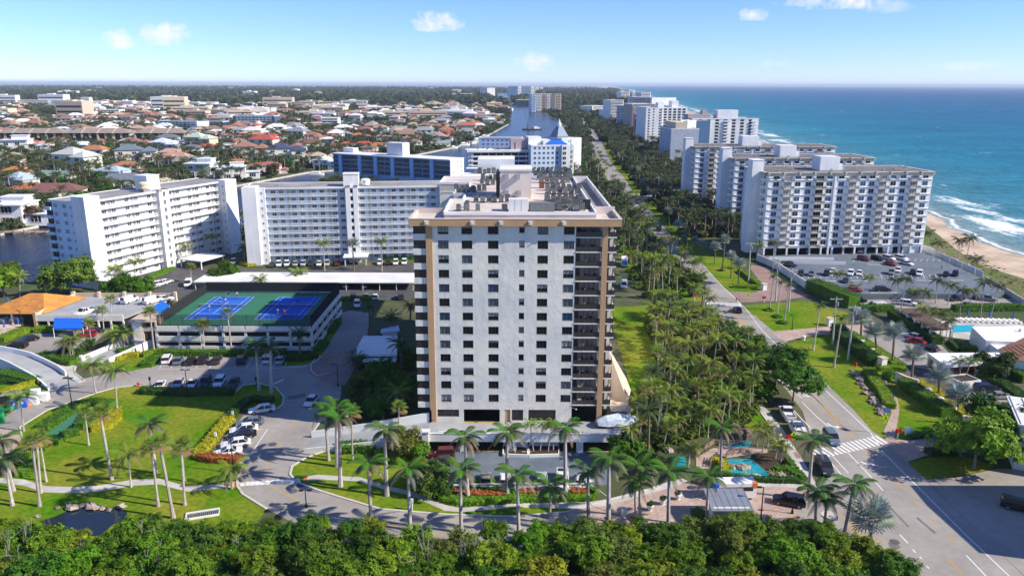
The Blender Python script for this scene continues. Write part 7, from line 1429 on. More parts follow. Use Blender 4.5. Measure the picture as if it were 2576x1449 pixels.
for bi,bk in enumerate(sorted(spread)):
 for k,(u,x,y)in enumerate(sorted(spread[bk])):
  if rg.random()<.55:palm(f'dark palm between suburb houses, {ORD[k]} from the frame edge in the {ORD[bi]} tree row',(x,y,0),(x+rg.gauss(0,.8),y,rg.uniform(7,13)),'coconut',False,'suburb palms','dark_coco',rg,1.15)
  else:tree('suburb_tree',f'dark round tree between suburb houses, {ORD[k]} from the frame edge in the {ORD[bi]} tree row',(x,y,0),rg.uniform(3.5,6.5),rg.uniform(.5,2),rg.choice(['dark','dark','mid','brown']),'suburb trees',True,rg=rg)
far=[];mid=[];pal=[]
def fill(n,y0,y1,pw,out,s0,s1,xr=.69,xmax=.3,m_=4):
 c=0;tr=0
 while c<n and tr<n*6:
  tr+=1;y=y0+(y1-y0)*rg.random()**pw;x=rg.uniform(-xr*y-40,xmax*y+60)
  if x>coast_x(y)-max(14,.02*y)or blocked(x,y,m_)or(x>-60 and y<330):continue
  out.append((x,y,-.6,rg.uniform(s0,s1)*(1+y/9000),rg.uniform(0,6.28)));c+=1
farh=[];fhc=0
for rn,wn in(('terracotta','white'),('tan','cream'),('brown','white'),('white','white'),('grey','white')):
 mat('far_roof_'+rn,RC[rn],.85,.15,.3);b=MB();b.box(-8,0,0,8,10,5.5,0);hip(b,-8,0,8,10,5.5,2.8,1);b.box(8,2,0,14,10,3.4,0);hip(b,8.2,2,14,10,3.4,1.8,1)
 for x in(-5,0,5):b.box(x-1.3,-.08,1,x+1.3,0,2.8,2);b.box(x-1.2,-.08,3.6,x+1.2,0,5,2)
 farh.append(b.mesh('house',[wn,'far_roof_'+rn,'glass']))
fpts=[];tr=0
while len(fpts)<430 and tr<9000:
 tr+=1;y=900+2100*rg.random()**1.2;x=rg.uniform(-.69*y,.10*y)
 if x>45 and y<3000 or blocked(x,y,14)or x>coast_x(y)-90:continue
 fpts.append((x,y,0,rg.uniform(.8,1.4)*(1+y/9000),rg.choice([-.3,0,.2,1.5])+rg.uniform(-.2,.2)))
scatter('distant_houses',fpts,farh)
for p_ in fpts:FOOT.append([(p_[0]+a,p_[1]+b)for a,b in((-11,-14),(14,-14),(14,9),(-11,9))])if p_[1]<1600 else None
fill(5200,322,900,1.1,mid,1.7,4.0,m_=4);fill(8200,900,2600,1.2,far,3.2,6.2,m_=0);fill(9000,2500,9000,1.5,far,9,17,m_=0)
corr=[(p.x,p.y)for p in P('b2020,560 b2150,640 b2420,940 b2576,1100 c30,1080 c0,800 b2576,560 b2400,640 b2200,540 b2050,400')];xs=[p[0]for p in corr];ys=[p[1]for p in corr];c=0
while c<330:
 x,y=rg.uniform(min(xs),max(xs)),rg.uniform(min(ys),max(ys));c+=1
 if inpoly(x,y,corr)and not blocked(x,y,6):mid.append((x,y,-.4,rg.uniform(2,4.2),rg.uniform(0,6)))
scatter('green_treetops',mid,FARC);scatter('distant_woodland',far,FARC)
fill(2600,330,1400,1.3,pal,.9,1.25,m_=5)
for k_,(pl_,sd)in enumerate((('dark_coco',0),('dark_coco',1))):
 cm_=crown_joined('coconut',pl_,sd);b=MB();b.tube((0,0,-9),(0,0,0),.2,.13,5);tm_=b.mesh('palm_stem','trunk');sub=pal[k_::2]
 hs_l=[(x,y,rg.uniform(7,10),s,r_)for x,y,z,s,r_ in sub]
 scatter('distant_palm_crowns',hs_l,[cm_]);scatter('distant_palm_stems',hs_l,[tm_])
for k in range(34):
 t=k/33;i=t*6.99;j=int(i);a=road_l[j].lerp(road_l[j+1],i-j)if k%2==0 else road_r[min(j,5)].lerp(road_r[min(j,5)+1],min(1,i-j));off=rg.uniform(12,22)*(-1 if k%2==0 else 1)
 x,y=a.x+off,a.y
 if blocked(x,y,3)or y>1500:continue
 if k%3:palm(f'dark palm lining the far road, {ORD[k // 2]} from the bridge end on the {"waterway" if k % 2 == 0 else "beach"} side',(x,y,0),(x,y,rg.uniform(8,12)),'coconut',False,'palms of the far road','dark_coco',rg)
 else:tree('roadside_tree',f'dark tree lining the far road, {ORD[k // 2]} from the bridge end on the {"waterway" if k % 2 == 0 else "beach"} side',(x,y,0),rg.uniform(4,6),1.5,'dark','trees of the far road',True,rg=rg)
wt=thing('water_tower','pale teal water tower on the far horizon','water tower',G(814,224));part('tank',MB().lathe([(0,42),(9,44),(13,50),(13,56),(8,62),(0,64)],10),'pale_blue_and_shade_wall',wt);part('stem',MB().tube((0,0,0),(0,0,43),4,3.4,8),'pale_blue_and_shade_wall',wt)
for k,u in enumerate((540,628,445)):p=G(u,236+4*k);tag(ob('radio_mast',MB().tube((0,0,0),(0,0,45),.8,.3,4).box(-1.5,-.3,30,1.5,.3,31).box(-1,-.3,38,1,.3,39).mesh('radio_mast','pole_grey'),loc=p),'thin grey radio mast above the far trees, '+('between store and lamps','beside the big white store','above the office row')[k],'mast')
lp=MB().tube((0,0,0),(0,0,26),.5,.35,4).box(-2.6,-.4,25.4,2.6,.4,26.4).mesh('floodlight_pole','white')
for k in range(22):u=270+15*k+rg.uniform(-4,4);p=G(u,247+rg.uniform(-6,6));tag(ob('floodlight_pole',lp,loc=p),'tall pale floodlight pole in the cluster above the office trees','light pole','floodlight poles')
dk=thing('dock','weathered timber dock with piles before the house at the left edge','dock',G(*px('a',170,1235)));m=MB();m.box(-26,-3,-.1,28,1,.3);part('deck_boards',m,'wood',dk)
for k in range(12):part('pile',MB().tube((-26+4.8*k,-3.3,-1.5),(-26+4.8*k,-3.3,1.6),.22,.22,6),'trunk_brown',dk)
dh=P('a80,1195')[0];t=thing('dock_house','white two-storey flat-roofed house behind the timber dock at the picture edge','house',(dh.x,dh.y,0),.05);t.scale=(1.5,)*3;w_,r_,ws=HP[3];ob('wall',w_,t,color=(.78,.77,.75));ob('roof',r_,t,color=(.75,.75,.74));[ob('window',HWT,t,(x,y-.05,z+.3))for x,y,z in ws]
def boat(label,p,L_,rz,kind='motor_yacht'):
 t=thing(kind,label,'boat',p,rz);h=MB();w_=L_*.14;st=[(-.5,1,0),(-.2,1.05,0),(.2,.9,.05),(.4,.5,.1),(.5,.05,.16)];n0=0
 for x,ww,z in st:h.v+=[(x*L_,-w_*ww,L_*(.11+z*.3)),(x*L_,-w_*ww*.6,-.4),(x*L_,w_*ww*.6,-.4),(x*L_,w_*ww,L_*(.11+z*.3))]
 for k in range(4):
  for j in range(3):h.f.append((4*k+j,4*k+4+j,4*k+5+j,4*k+1+j));h.m.append(0)
  h.f.append((4*k,4*k+3,4*k+7,4*k+4));h.m.append(0)
 h.f.append((0,1,2,3));h.m.append(0);part('hull',h,'white',t)
 part('cabin',MB().prism([(-.35*L_,-w_*.75),(.15*L_,-w_*.7),(.26*L_,0),(.15*L_,w_*.7),(-.35*L_,w_*.75)],L_*.11,L_*.2).prism([(-.3*L_,-w_*.55),(.02*L_,-w_*.5),(.02*L_,w_*.5),(-.3*L_,w_*.55)],L_*.215,L_*.28),'white',t)
 part('cabin_window',MB().prism([(-.34*L_,-w_*.78),(.15*L_,-w_*.73),(.25*L_,0),(.15*L_,w_*.73),(-.34*L_,w_*.78)],L_*.14,L_*.175),'glass',t);return t
for k,(s,L_,rz)in enumerate((('b1045,560',22,.5),('b930,580',14,.6),('b990,548',13,.6),('b1085,515',12,.5),('b850,600',11,.8),('a2390,800',11,.2),('a2140,445',16,.1),('a2330,440',15,.2),('b1000,565',10,.9))):
 p=P(s)[0];boat('white '+('large flybridge yacht moored behind the blue gallery building' if k==0 else 'motor boat moored '+('along the villa docks, first past the pale villa','along the villa docks, middle','at the tip of the villa docks','below the pale arcaded villa','at the tan house by the seawall tip','in the far canal by the hotel','in the far canal with a tall mast beside','beside the large yacht')[k-1]),(p.x,p.y,-.9),L_,rz)
p=G(*px('b',1440,462));bg_=thing('crane_barge','dark work barge with a lattice crane boom on the wide waterway','barge',(p.x,p.y,-.9),.3);part('hull',MB().prism([(-14,-5),(13,-5),(15,0),(13,5),(-14,5)],-.5,1.6),'dark',bg_);part('cabin',MB().box(2,-3,1.6,8,3,5).box(9,-2,1.6,12,2,3.4),'white',bg_);part('boom',MB().tube((-6,0,2),(-11,4,34),.7,.4,4).tube((-6,0,2),(-6,0,9),.8,.6,4).box(-8,-2,1.6,-3,2,4.5),'unit_grey',bg_)
for k,(u,v)in enumerate(((806,262),(909,252))):p=P(f'{u},{v + 55}')[0];tag(ob('sailing_mast',MB().tube((0,0,0),(0,0,24),.18,.1,5).tube((-2.5,0,15),(2.5,0,15),.08).tube((0,0,2.5),(5,0,2.5),.14).mesh('sailing_mast','white'),loc=(p.x,p.y,-.5)),'tall white sailing mast above the far canal, '+('nearer the hotel','nearer the waterway')[k],'mast')
# vehicles
def veh(L_,W_,H_,kind):
 """body, glass and wheel meshes of one vehicle; front towards +x, wheels on z=0"""
 hw=W_/2;b=MB();zb=.28;belt=H_*(.62 if kind in('sedan','coupe')else.60);x0,x1=-L_/2,L_/2
 hood=belt*(.90 if kind in('sedan','coupe')else.97)
 if kind=='sedan':cab=(-.40,.24,-.27,.06);trunk=belt*.97
 elif kind=='coupe':cab=(-.30,.22,-.16,.03);trunk=belt*.95
 elif kind=='suv':cab=(-.485,.24,-.42,.10);trunk=belt
 elif kind=='van':cab=(-.49,.40,-.47,.22);trunk=belt
 else:cab=(-.10,.24,-.06,.12);trunk=belt*.98
 st=[(x0,.82,zb+.12,trunk*.86),(x0+.12,.93,zb,trunk),(x0+L_*.14,1,zb,trunk),(cab[0]*L_+.05 if kind!='suv' else x0+.4,1,zb,belt),(cab[1]*L_-.1,1,zb,belt),(cab[1]*L_+.15,.99,zb,hood),(x1-.45,.94,zb,hood*.93),(x1-.08,.84,zb+.06,hood*.80),(x1,.74,zb+.14,hood*.62)]
 st.sort(key=lambda s:s[0])
 for x,w_,z0,z1 in st:
  w_*=hw;b.v+=[(x,-w_*.94,z0),(x,-w_,z0+(z1-z0)*.5),(x,-w_*.95,z1-.05),(x,-w_*.80,z1),(x,w_*.80,z1),(x,w_*.95,z1-.05),(x,w_,z0+(z1-z0)*.5),(x,w_*.94,z0)]
 n=len(st)
 for i in range(n-1):
  for j in range(8):k=(j+1)%8;b.f.append((8*i+j,8*i+8+j,8*i+8+k,8*i+k));b.m.append(0)
 b.f.append(tuple(range(8))[::-1]);b.m.append(0);b.f.append(tuple(8*(n-1)+j for j in range(8)));b.m.append(0)
 if kind=='pickup':
  b.box(x0+.15,-hw*.8,belt*.98,cab[0]*L_-.1,hw*.8,belt*.98+.004,1)
  for y in(-hw*.93,hw*.82):b.box(x0+.08,y,belt*.9,cab[0]*L_,y+hw*.11,belt*1.12)
  b.box(x0+.05,-hw*.9,belt*.85,x0+.13,hw*.9,belt*1.12)
 g=MB();c0,c1,t0,t1=(c*L_ for c in cab);wb,wt=hw*.90,hw*.70 if kind in('sedan','coupe')else hw*.78;zt=H_
 base=[(c0,-wb,belt-.02),(c1,-wb,belt-.02),(c1,wb,belt-.02),(c0,wb,belt-.02)];top=[(t0,-wt,zt-.05),(t1,-wt,zt-.05),(t1,wt,zt-.05),(t0,wt,zt-.05)]
 for j in range(4):k=(j+1)%4;g.face([base[j],base[k],top[k],top[j]])
 b.face([(t0-.04,-wt-.02,zt-.05),(t1+.04,-wt-.02,zt-.05),(t1-.1,-wt*.8,zt),(t0+.1,-wt*.8,zt)]);b.face([(t1+.04,wt+.02,zt-.05),(t0-.04,wt+.02,zt-.05),(t0+.1,wt*.8,zt),(t1-.1,wt*.8,zt)])
 b.face([(t0+.1,-wt*.8,zt),(t1-.1,-wt*.8,zt),(t1-.1,wt*.8,zt),(t0+.1,wt*.8,zt)]);b.face([(t1+.04,-wt,zt-.05),(t1+.04,wt,zt-.05),(t1-.1,wt*.8,zt),(t1-.1,-wt*.8,zt)]);b.face([(t0-.04,wt,zt-.05),(t0-.04,-wt,zt-.05),(t0+.1,-wt*.8,zt),(t0+.1,wt*.8,zt)])
 for s in(-1,1):
  for q in((0,0),(1,1),(.5,.5)):
   xb=c0+(c1-c0)*q[0];xt=t0+(t1-t0)*q[1];w_=.05 if kind!='van' or q[0]==1 else.5
   b.face([(xb-w_,s*(wb+.012),belt),(xb+w_,s*(wb+.012),belt),(xt+w_,s*(wt+.012),zt-.04),(xt-w_,s*(wt+.012),zt-.04)][::s])
 if kind=='van':b.face([(c0,-wb-.015,belt),(c0+L_*.6,-wb-.015,belt),(t0+L_*.58,-wt-.015,zt-.04),(t0,-wt-.015,zt-.04)]);b.face([(c0+L_*.6,wb+.015,belt),(c0,wb+.015,belt),(t0,wt+.015,zt-.04),(t0+L_*.58,wt+.015,zt-.04)])
 return b.mesh('body',['paint','dark']),g.mesh('window','glass'),MB().box(-.03,-.22,-.08,.02,.22,.08).mesh('headlight','lamp_clear'),MB().box(-.02,-.2,-.09,.03,.2,.09).mesh('taillight','lamp_red'),st,hood,trunk
wb_=MB();wb_.v=[];
for s in(-.11,.11):wb_.v+=[(.33*cos(2*pi*k/12),s,.33*sin(2*pi*k/12))for k in range(12)]
for k in range(12):j=(k+1)%12;wb_.f.append((k,j,12+j,12+k));wb_.m.append(0)
wb_.f+=[tuple(range(12))[::-1],tuple(range(12,24))];wb_.m+=[0,0]
for s in(-.115,.115):wb_.face([(.2*cos(2*pi*k/8),s,.2*sin(2*pi*k/8))for k in range(8)],1)
WHEEL=wb_.mesh('wheel',['tyre','rim'])
VK={'sedan':(4.75,1.84,1.45),'coupe':(4.5,1.82,1.34),'suv':(4.75,1.92,1.72),'van':(5.2,2.0,2.0),'pickup':(5.7,2.0,1.88)}
VM={k:(veh(*v,k),v)for k,v in VK.items()}
PAINT={'white':(.75,.75,.75),'black':(.012,.012,.014),'dark':(.035,.037,.042),'navy':(.012,.018,.05),'grey':(.22,.23,.24),'silver':(.42,.44,.46),'bluegrey':(.12,.16,.21),'red':(.35,.012,.015),'darkred':(.12,.012,.015),'tan':(.25,.22,.19)}
def car(label,c,f,kind='sedan',col='white',z=0.0,parts=True,sc=1.06,group=None):
 p=P(c,z)[0];q=P(f,z)[0];rz=atan2(q.y-p.y,q.x-p.x);(bm,gm,hm,tm,st,hood,trunk),(L_,W_,H_)=VM[kind]
 t=thing({'suv':'parked_suv','van':'van','pickup':'pickup_truck'}.get(kind,'parked_car'),label,{'van':'van','pickup':'pickup'}.get(kind,'car'),p+Vector((0,0,.012)),rz,group or 'cars',sc)
 ob('body',bm,t,color=PAINT[col]);ob('window',gm,t)
 for x in(-.30*L_,.31*L_):
  for y in(-W_/2+.10,W_/2-.10):ob('wheel',WHEEL,t,(x,y,.33))
 if parts:
  for s in(-1,1):ob('headlight',hm,t,(L_/2-.06,s*W_*.33,hood*.70));ob('taillight',tm,t,(-L_/2+.02,s*W_*.34,trunk*.78))
 return t
up=(42,-78)
def row(zone,items,d,kind_default='sedan',**k):
 for lab,x,y,kind,col in items:car(lab,f'{zone}{x},{y}',f'{zone}{x + d[0]},{y + d[1]}',kind,col,**k)
row('d',[('white car at the start of the row under the tennis deck',1262,925,'suv','white'),('blue-grey sedan second in the row under the tennis deck',1347,932,'sedan','bluegrey'),('black sedan third in the row under the tennis deck',1442,935,'sedan','black'),('black SUV fourth in the row under the tennis deck',1535,928,'suv','black'),('black sedan before the empty bay under the tennis deck',1637,930,'sedan','dark'),('dark SUV standing alone between two empty bays',1825,930,'suv','dark'),('white SUV in shade behind the tall palm trunks',2020,922,'suv','white'),('silver-grey sedan closing the row under the tennis deck',2118,928,'sedan','silver')],up)
row('d',[('white low car at the outer end of the shaded middle row',1208,1120,'coupe','white'),('silver-blue sedan second in the shaded middle row',1350,1105,'sedan','silver'),('white convertible-looking car third in the shaded middle row',1452,1108,'coupe','white'),('dark SUV in the shaded middle row between two white cars',1552,1100,'suv','dark'),('white SUV with roof rails in the shaded middle row',1658,1100,'suv','white'),('black sedan closing the shaded middle row',1765,1103,'sedan','black')],(-48,75))
car('white sedan driving in the shade past the lawn tip','d2350,1240','d2300,1300','sedan','white')
row('g',[('white sedan at the top of the slanting bays',1978,210,'sedan','white'),('blue-grey sedan second in the slanting bays',1890,308,'sedan','bluegrey'),('white car with black roof glass third in the slanting bays',1842,358,'sedan','white'),('black sedan in the middle of the slanting bays',1828,402,'sedan','black'),('pale sedan with dark roof fifth in the slanting bays',1782,468,'sedan','white'),('white open-top car at the bottom of the slanting bays',1722,530,'coupe','white')],(-100,14),sc=1.12)
car('black sedan on the upper left car lot','d215,772','d120,790','sedan','black');car('black SUV with brown roof on the left car lot','d135,820','d60,818','suv','black');car('bright red car by the blue awning','d655,738','d580,742','suv','red');car('dark green-black car half under the low deck behind the red one','d725,706','d800,700','sedan','dark');car('dark blue car behind the twin-trunk palm','d475,862','d400,868','sedan','navy')
for a in(('white pickup on the low roof car park','d640,570','d575,590','pickup','white'),('white painted van parked at the rear parapet of the low roof','d980,478','d1050,452','van','white'),('white minivan beside the narrow blue awning','d1155,482','d1230,462','van','white'),('white car behind the white minivan on the low roof','d1243,463','d1300,460','sedan','white')):car(*a,z=3.2)
for k,(x,y)in enumerate(((1150,372),(1205,352),(1255,335))):car(('black-windowed silver car','white wagon','white sedan')[k]+' in the dark lot by the sunlit wing, '+('nearest the bushes','middle of three','farthest of three')[k],f'd{x},{y}',f'd{x + 60},{y - 12}','suv' if k==1 else 'sedan',('silver','white','white')[k])
car('white van under the carport end','d1420,352','d1400,390','van','white');car('red car between the two white wings','d1702,188','d1690,215','sedan','red');car('white SUV beside the red car between the wings','d1762,186','d1750,215','suv','white')
W2C=[(2050,208,'dark'),(2105,203,'white'),(2165,201,'white'),(2228,200,'silver'),(2288,200,'silver'),(2345,200,'dark'),(2408,198,'white'),(2468,198,'silver'),(2545,198,'darkred')]
for k,(x,y,c)in enumerate(W2C):car(f'{dict(dark="black", white="white", silver="silver", darkred="dark red")[c]} car in front of the shaded wing, {ORD[k]} from the traffic island',f'd{x},{y}',f'd{x - 6},{y + 25}','suv' if k%3 else 'sedan',c,parts=False)
for k,(x,y,c)in enumerate(((292,192,'white'),(352,192,'black'),(410,191,'white'),(475,188,'white'))):car(('white SUV by the small canopy','black car between two white ones by the tower edge','white sedan right of the black car by the tower edge','white SUV closest to the tower edge')[k],f'e{x},{y}',f'e{x - 6},{y + 25}','suv' if k!=1 else 'sedan',c,parts=False)
car('white car under the carport nearer the tennis deck','e30,362','e20,330','sedan','white');car('white car under the carport nearer the tower','e170,364','e165,330','sedan','white');car('white SUV on the drive below the carport','e120,508','e118,560','suv','white');car('tan car roof behind the low hedge by the carport','e185,447','e185,430','sedan','tan',parts=False);car('white car roof behind the low hedge by the carport','e255,450','e255,430','sedan','white',parts=False);car('dark car behind the low hedge near the tower','e450,450','e450,430','suv','dark',parts=False);car('dark car at the hedge end, by the tennis deck drive','e90,452','e90,430','suv','navy',parts=False)
car('white van on the dark drive right of the tower','e2132,362','e2130,395','van','white');bt=P('e2135,200')[0];t=thing('box_truck','white box truck with a blue printed side right of the tower','truck',bt,1.45,'cars');part('box',MB().box(-3.4,-1.15,.6,2.2,1.15,3.2),'white',t);part('cab',MB().box(2.3,-1.05,.5,4.0,1.05,2.3),'white',t);part('printed_panel',MB().box(-3.44,-.9,1.0,-3.4,.9,2.7),'awning_blue',t);[ob('wheel',WHEEL,t,(x,y,.36),scale=1.1)for x in(-2,3)for y in(-1,1)]
j_=car('dark red open jeep parked by the deck pier','h755,548','h690,550','suv','darkred',sc=1.05);j_.name='jeep'
car('dark low car in front of the dark red jeep','h760,605','h690,610','sedan','dark');cc=car('car under a grey fabric cover in the sunken car park','h1090,745','h1090,700','sedan','grey');[setattr(c_,'color',(.22,.2,.17,1))for c_ in cc.children if c_.name.startswith('body')];[c_.data.materials.__setitem__(0,MATS['unit_grey'])if False else None for c_ in cc.children]
car('silver-white sedan in the middle of the sunken car park','h1512,745','h1510,690','sedan','silver',sc=1.12);car('white pickup with open bed in the sunken car park','h1668,745','h1668,800','pickup','white');car('white car half hidden by a palm crown in the sunken car park','h1235,750','h1235,700','sedan','white');car('white car at the right end of the sunken car park','h1805,755','h1805,700','sedan','white')
tp=P('h2050,345',2.8)[0];t=thing('covered_boat','boat under a silver-white tarpaulin on the upper deck beside the balconies','boat',tp+Vector((1.2,2.0,0)),.2);h=MB();n0=0
for x,w_,z0,z1 in((-4.2,1.0,.7,1.5),(-2.5,1.35,.5,2.2),(0,1.4,.4,2.5),(2,1.2,.5,2.0),(4.2,.1,.9,1.4)):h.v+=[(x,-w_,z0),(x,-w_*.9,z1*.75),(x,0,z1),(x,w_*.9,z1*.75),(x,w_,z0)]
for i in range(4):
 for k in range(4):h.f.append((5*i+k,5*i+5+k,5*i+6+k,5*i+1+k));h.m.append(0)
h.f.append((0,1,2,3,4));h.m.append(0);part('tarpaulin',h,mat('tarp',(.55,.62,.70),.45,.2,1.2,bump=.1,bscale=2),t);part('trailer',MB().box(-3.5,-.9,.35,3.5,.9,.5),'unit_grey',t);[ob('wheel',WHEEL,t,(x,y,.33))for x in(-1.2,-.4)for y in(-1,1)]
car('dark grey SUV about to cross the zebra crossing','i1120,430','i1170,500','suv','bluegrey',sc=1.12);car('black SUV driving on the near lane below the zebra crossing','i1068,650','i1120,735','suv','dark',sc=1.15);car('black car beyond the zebra on the main road','f413,548','f375,500','sedan','black');car('dark car at the upper bend of the main road','f5,118','f-30,70','sedan','dark',parts=False);car('white car far up the main road','b1990,710','b1975,690','sedan','white',parts=False);car('dark car on the far road below the silver palms','b2395,1228','b2360,1180','sedan','dark',parts=False)
car('white pickup parked farther up at the kerb under the sea grape','i785,245','i745,180','pickup','white',sc=1.12);t=car('white service pickup with rooftop solar panel and a bicycle on its rear rack','i860,365','i800,265','pickup','white',sc=1.15);part('ladder_rack',MB().box(-2.4,-.8,1.85,1.2,-.7,1.95).box(-2.4,.7,1.85,1.2,.8,1.95).box(-2.4,-.9,1.2,-2.3,-.8,1.9).box(-2.4,.8,1.2,-2.3,.9,1.9),'metal',t);part('solar_panel',MB().box(-1.5,-.65,1.96,-.2,.65,2.02),'glass_blue',t);part('tool_box',MB().box(-2.6,-.9,1.1,-.9,.9,1.5),'white',t)
bk=MB()
for x in(-.52,.52):
 for k in range(14):a0,a1=2*pi*k/14,2*pi*(k+1)/14;bk.tube((x+.34*cos(a0),0,.36+.34*sin(a0)),(x+.34*cos(a1),0,.36+.34*sin(a1)),.03,.03,4,0,False)
for a,b_ in(((-.52,0,.36),(-.15,0,.85)),((-.15,0,.85),(.4,0,.88)),((.4,0,.95),(.52,0,.36)),((-.1,0,.4),(.38,0,.8)),((-.52,0,.36),(-.1,0,.4)),((-.15,0,.85),(-.2,0,1.0)),((.4,-.25,1.0),(.4,.25,1.0))):bk.tube(a,b_,.03,.03,4)
p=P('i915,430')[0];tag(ob('bicycle',bk.mesh('bicycle','black_metal'),loc=(p.x,p.y,.55),rz=.2,scale=1.2),'black bicycle carried on the rear rack of the white service pickup','bicycle')
car('black off-road car on the paver plaza at the gateway','i800,905','i720,890','suv','black',sc=1.08);car('black SUV in the shaded car park at the lower right edge','i2535,945','i2600,960','suv','black',sc=1.1)
sb=P('i370,850')[0];t=thing('shuttle_bus','white shuttle bus with blue front corner behind the guard house','bus',sb,pi+.05);part('body',MB().prism([(-3.6,-1.15),(3.3,-1.15),(3.6,-.8),(3.6,.8),(3.3,1.15),(-3.6,1.15)],.4,3.0),'white',t);part('windscreen',MB().box(3.58,-.9,1.5,3.63,.9,2.6),'glass',t);part('side_window',MB().box(-3,-1.18,1.7,3,-1.15,2.4).box(-3,1.15,1.7,3,1.18,2.4),'glass',t);part('blue_corner',MB().box(2.6,-1.2,2.2,3.66,1.2,3.03),'awning_blue',t);part('orange_corner',MB().box(-3.65,.5,2.2,-2.9,1.2,3.03),'orange',t);[ob('wheel',WHEEL,t,(x,y,.38),scale=1.2)for x in(-2.2,2.3)for y in(-1,1)]
car('very dark blue SUV by the clubhouse wall','f2290,1150','f2370,1150','suv','navy',sc=1.12);car('tan-grey sedan below the dark blue SUV','f2395,1203','f2480,1200','sedan','tan',sc=1.1);car('red car nose under the shrubs at the lower clubhouse lot','f2500,1308','f2460,1310','sedan','red');car('red car parked by the pergola wall','f1755,785','f1690,770','sedan','red');car('dark car by the pergola wall below the red one','f1860,835','f1800,815','sedan','navy');car('pale blue car above the red one by the pergola wall','f1735,748','f1690,735','sedan','silver')
BD=[('dark red car',1365,162,'darkred','suv'),('black SUV',1468,160,'black','suv'),('white SUV',1555,157,'white','suv'),('white SUV',1650,157,'white','suv'),('bright red car',1567,198,'red','sedan'),('white sedan',1690,194,'white','sedan'),('black pickup',800,206,'black','pickup'),('dark SUV',890,276,'dark','suv'),('blue-grey sedan',970,274,'bluegrey','sedan'),('dark blue SUV',1085,272,'navy','suv'),('white SUV',1265,272,'white','suv'),('white sedan',1332,270,'white','sedan'),('dark grey sedan',1228,325,'dark','sedan'),('grey SUV',1575,265,'grey','suv'),('white car',1625,246,'white','sedan'),('black sedan',1735,262,'black','sedan'),('white SUV',1785,274,'white','suv'),('black sedan',1985,278,'black','sedan'),('black SUV',2055,276,'black','suv'),('white sedan',1130,255,'white','sedan')]
BW=['beside the shade of the beach block','second in the top row below the beach block','third in the top row below the beach block','last in the top row below the beach block',"before the top row's third car","before the top row's last car",'by the ramp wall with a small trailer','first of the middle row, at the retaining wall','second of the middle row','third of the middle row by a palm','between two palms in the middle row','next to the palm crown in the middle row','nosing out below the middle row','heading the right-hand middle group','at the back of the right-hand middle group','right of the palm in the right-hand middle group','front one of the right-hand middle group','by the white fence, first of two','by the white fence, second of two','behind the palm in the middle row']
for(n_,x,y,c,k_),w_ in zip(BD,BW):car(f'{n_} on the beach parking deck, {w_}',f'f{x},{y}',f'f{x + (60 if y < 240 else -20)},{y + (14 if y < 240 else 60)}',k_,c,z=PK,parts=False)
for k,x in enumerate((945,1275,1340,1500)):car(('silver','dark','white','black')[k]+' car tucked under the beach block, '+ORD[k]+' from the ramp side',f'f{x},100',f'f{x + 5},150','sedan',('silver','dark','white','black')[k],z=PK,parts=False)
for a in(('black SUV below a palm at the lower edge of the beach deck','f1510,396','f1590,398','suv','black'),('red car behind the stunted palm on the beach deck','f1295,398','f1360,400','sedan','red')):car(*a,z=PK)
for a in(('black car on the upper strip car park, nearest the hedge','f1325,475','f1390,480','suv','black'),('black SUV on the strip car park behind the pool palms','f2065,465','f2000,470','suv','black'),('silver pickup on the strip car park beside the dune wall','f2290,465','f2380,475','pickup','grey'),('dark low car on the strip car park by the pool hedge','f2165,515','f2240,517','sedan','dark'),('white van roof behind the strip hedge','f1460,525','f1400,524','van','white'),('white cars by the pergola top','f1700,500','f1740,505','suv','white')):car(*a)
# street furniture
def lamp(label,b,tpx,heads=2,arm=1.0):
 p=P(b)[0];z_,xy=tpx[0],tpx[1:].split(',');q=atY(*px(z_,float(xy[0]),float(xy[1])),p.y);h=min(12,max(2,q.z));t=thing('lamp_post',label,'lamp post',p,0,'black lamp posts')
 part('pole',MB().tube((0,0,0),(0,0,h),.11,.08,6).tube((0,0,0),(0,0,.5),.22,.2,6),'black_metal',t)
 for s in((-1,1)if heads==2 else(-1,)):part('lamp_head',MB().box(min(s*arm,s*.3),-.2,h-.1,max(s*arm,s*.3),.2,h+.06).box(min(0,s*.4),-.05,h-.05,max(0,s*.4),.05,h),'black_metal',t)
for a in(('black twin lamp post in front of the shaded middle car row','d1420,1192','d1400,985'),('black twin lamp post on the verge beside the drive','d545,1262','d515,1048'),('black lamp post by the brick circle','d2552,1110','d2548,945',1),('black lamp post at the crossing end of the orange hedge','g1765,672','g1735,400',1),('twin lamp post poking out of the thicket by the road','g2312,930','g2308,800'),('slim black lamp post beside the guard house','i588,1020','i605,775',1),('black lamp post in front of the black off-road car','i826,975','i828,850',1),('thin black lamp post behind the dark hedge on the paver drive','i1890,525','i1908,372',1),('black lamp post on the lawn before the paver driveway','f825,685','f835,572',1),('black lamp post by the patio hedge','d172,690','d150,540',1),('dark lamp post at the gateway palms','i1060,1110','i1085,880',1),('black lamp post in the clubhouse garden','f2088,850','f2092,780',1)):lamp(*a)
for k,(b,tp_)in enumerate((('d1135,1105','d1130,1045'),('d1935,1105','d1932,1048'),('d313,1140','d308,1085'),('g1760,275','g1758,225'),('g1632,440','g1628,390'),('h535,950','h535,870'))):
 p=P(b)[0];tag(ob('bollard_light',MB().tube((0,0,0),(0,0,1.4),.1,.1,6).box(-.2,-.12,1.3,.2,.12,2.0).mesh('bollard_light','black_metal' if k<3 else 'white'),loc=p),('black bollard light left of the shaded middle car row','black bollard light right of the shaded middle car row','dark post at the mouth of the curved ramp','white sign post at the top of the yellow hedge','white sign post beside the yellow hedge corner','white marker post behind the verge palm')[k],'post')
poles=[]
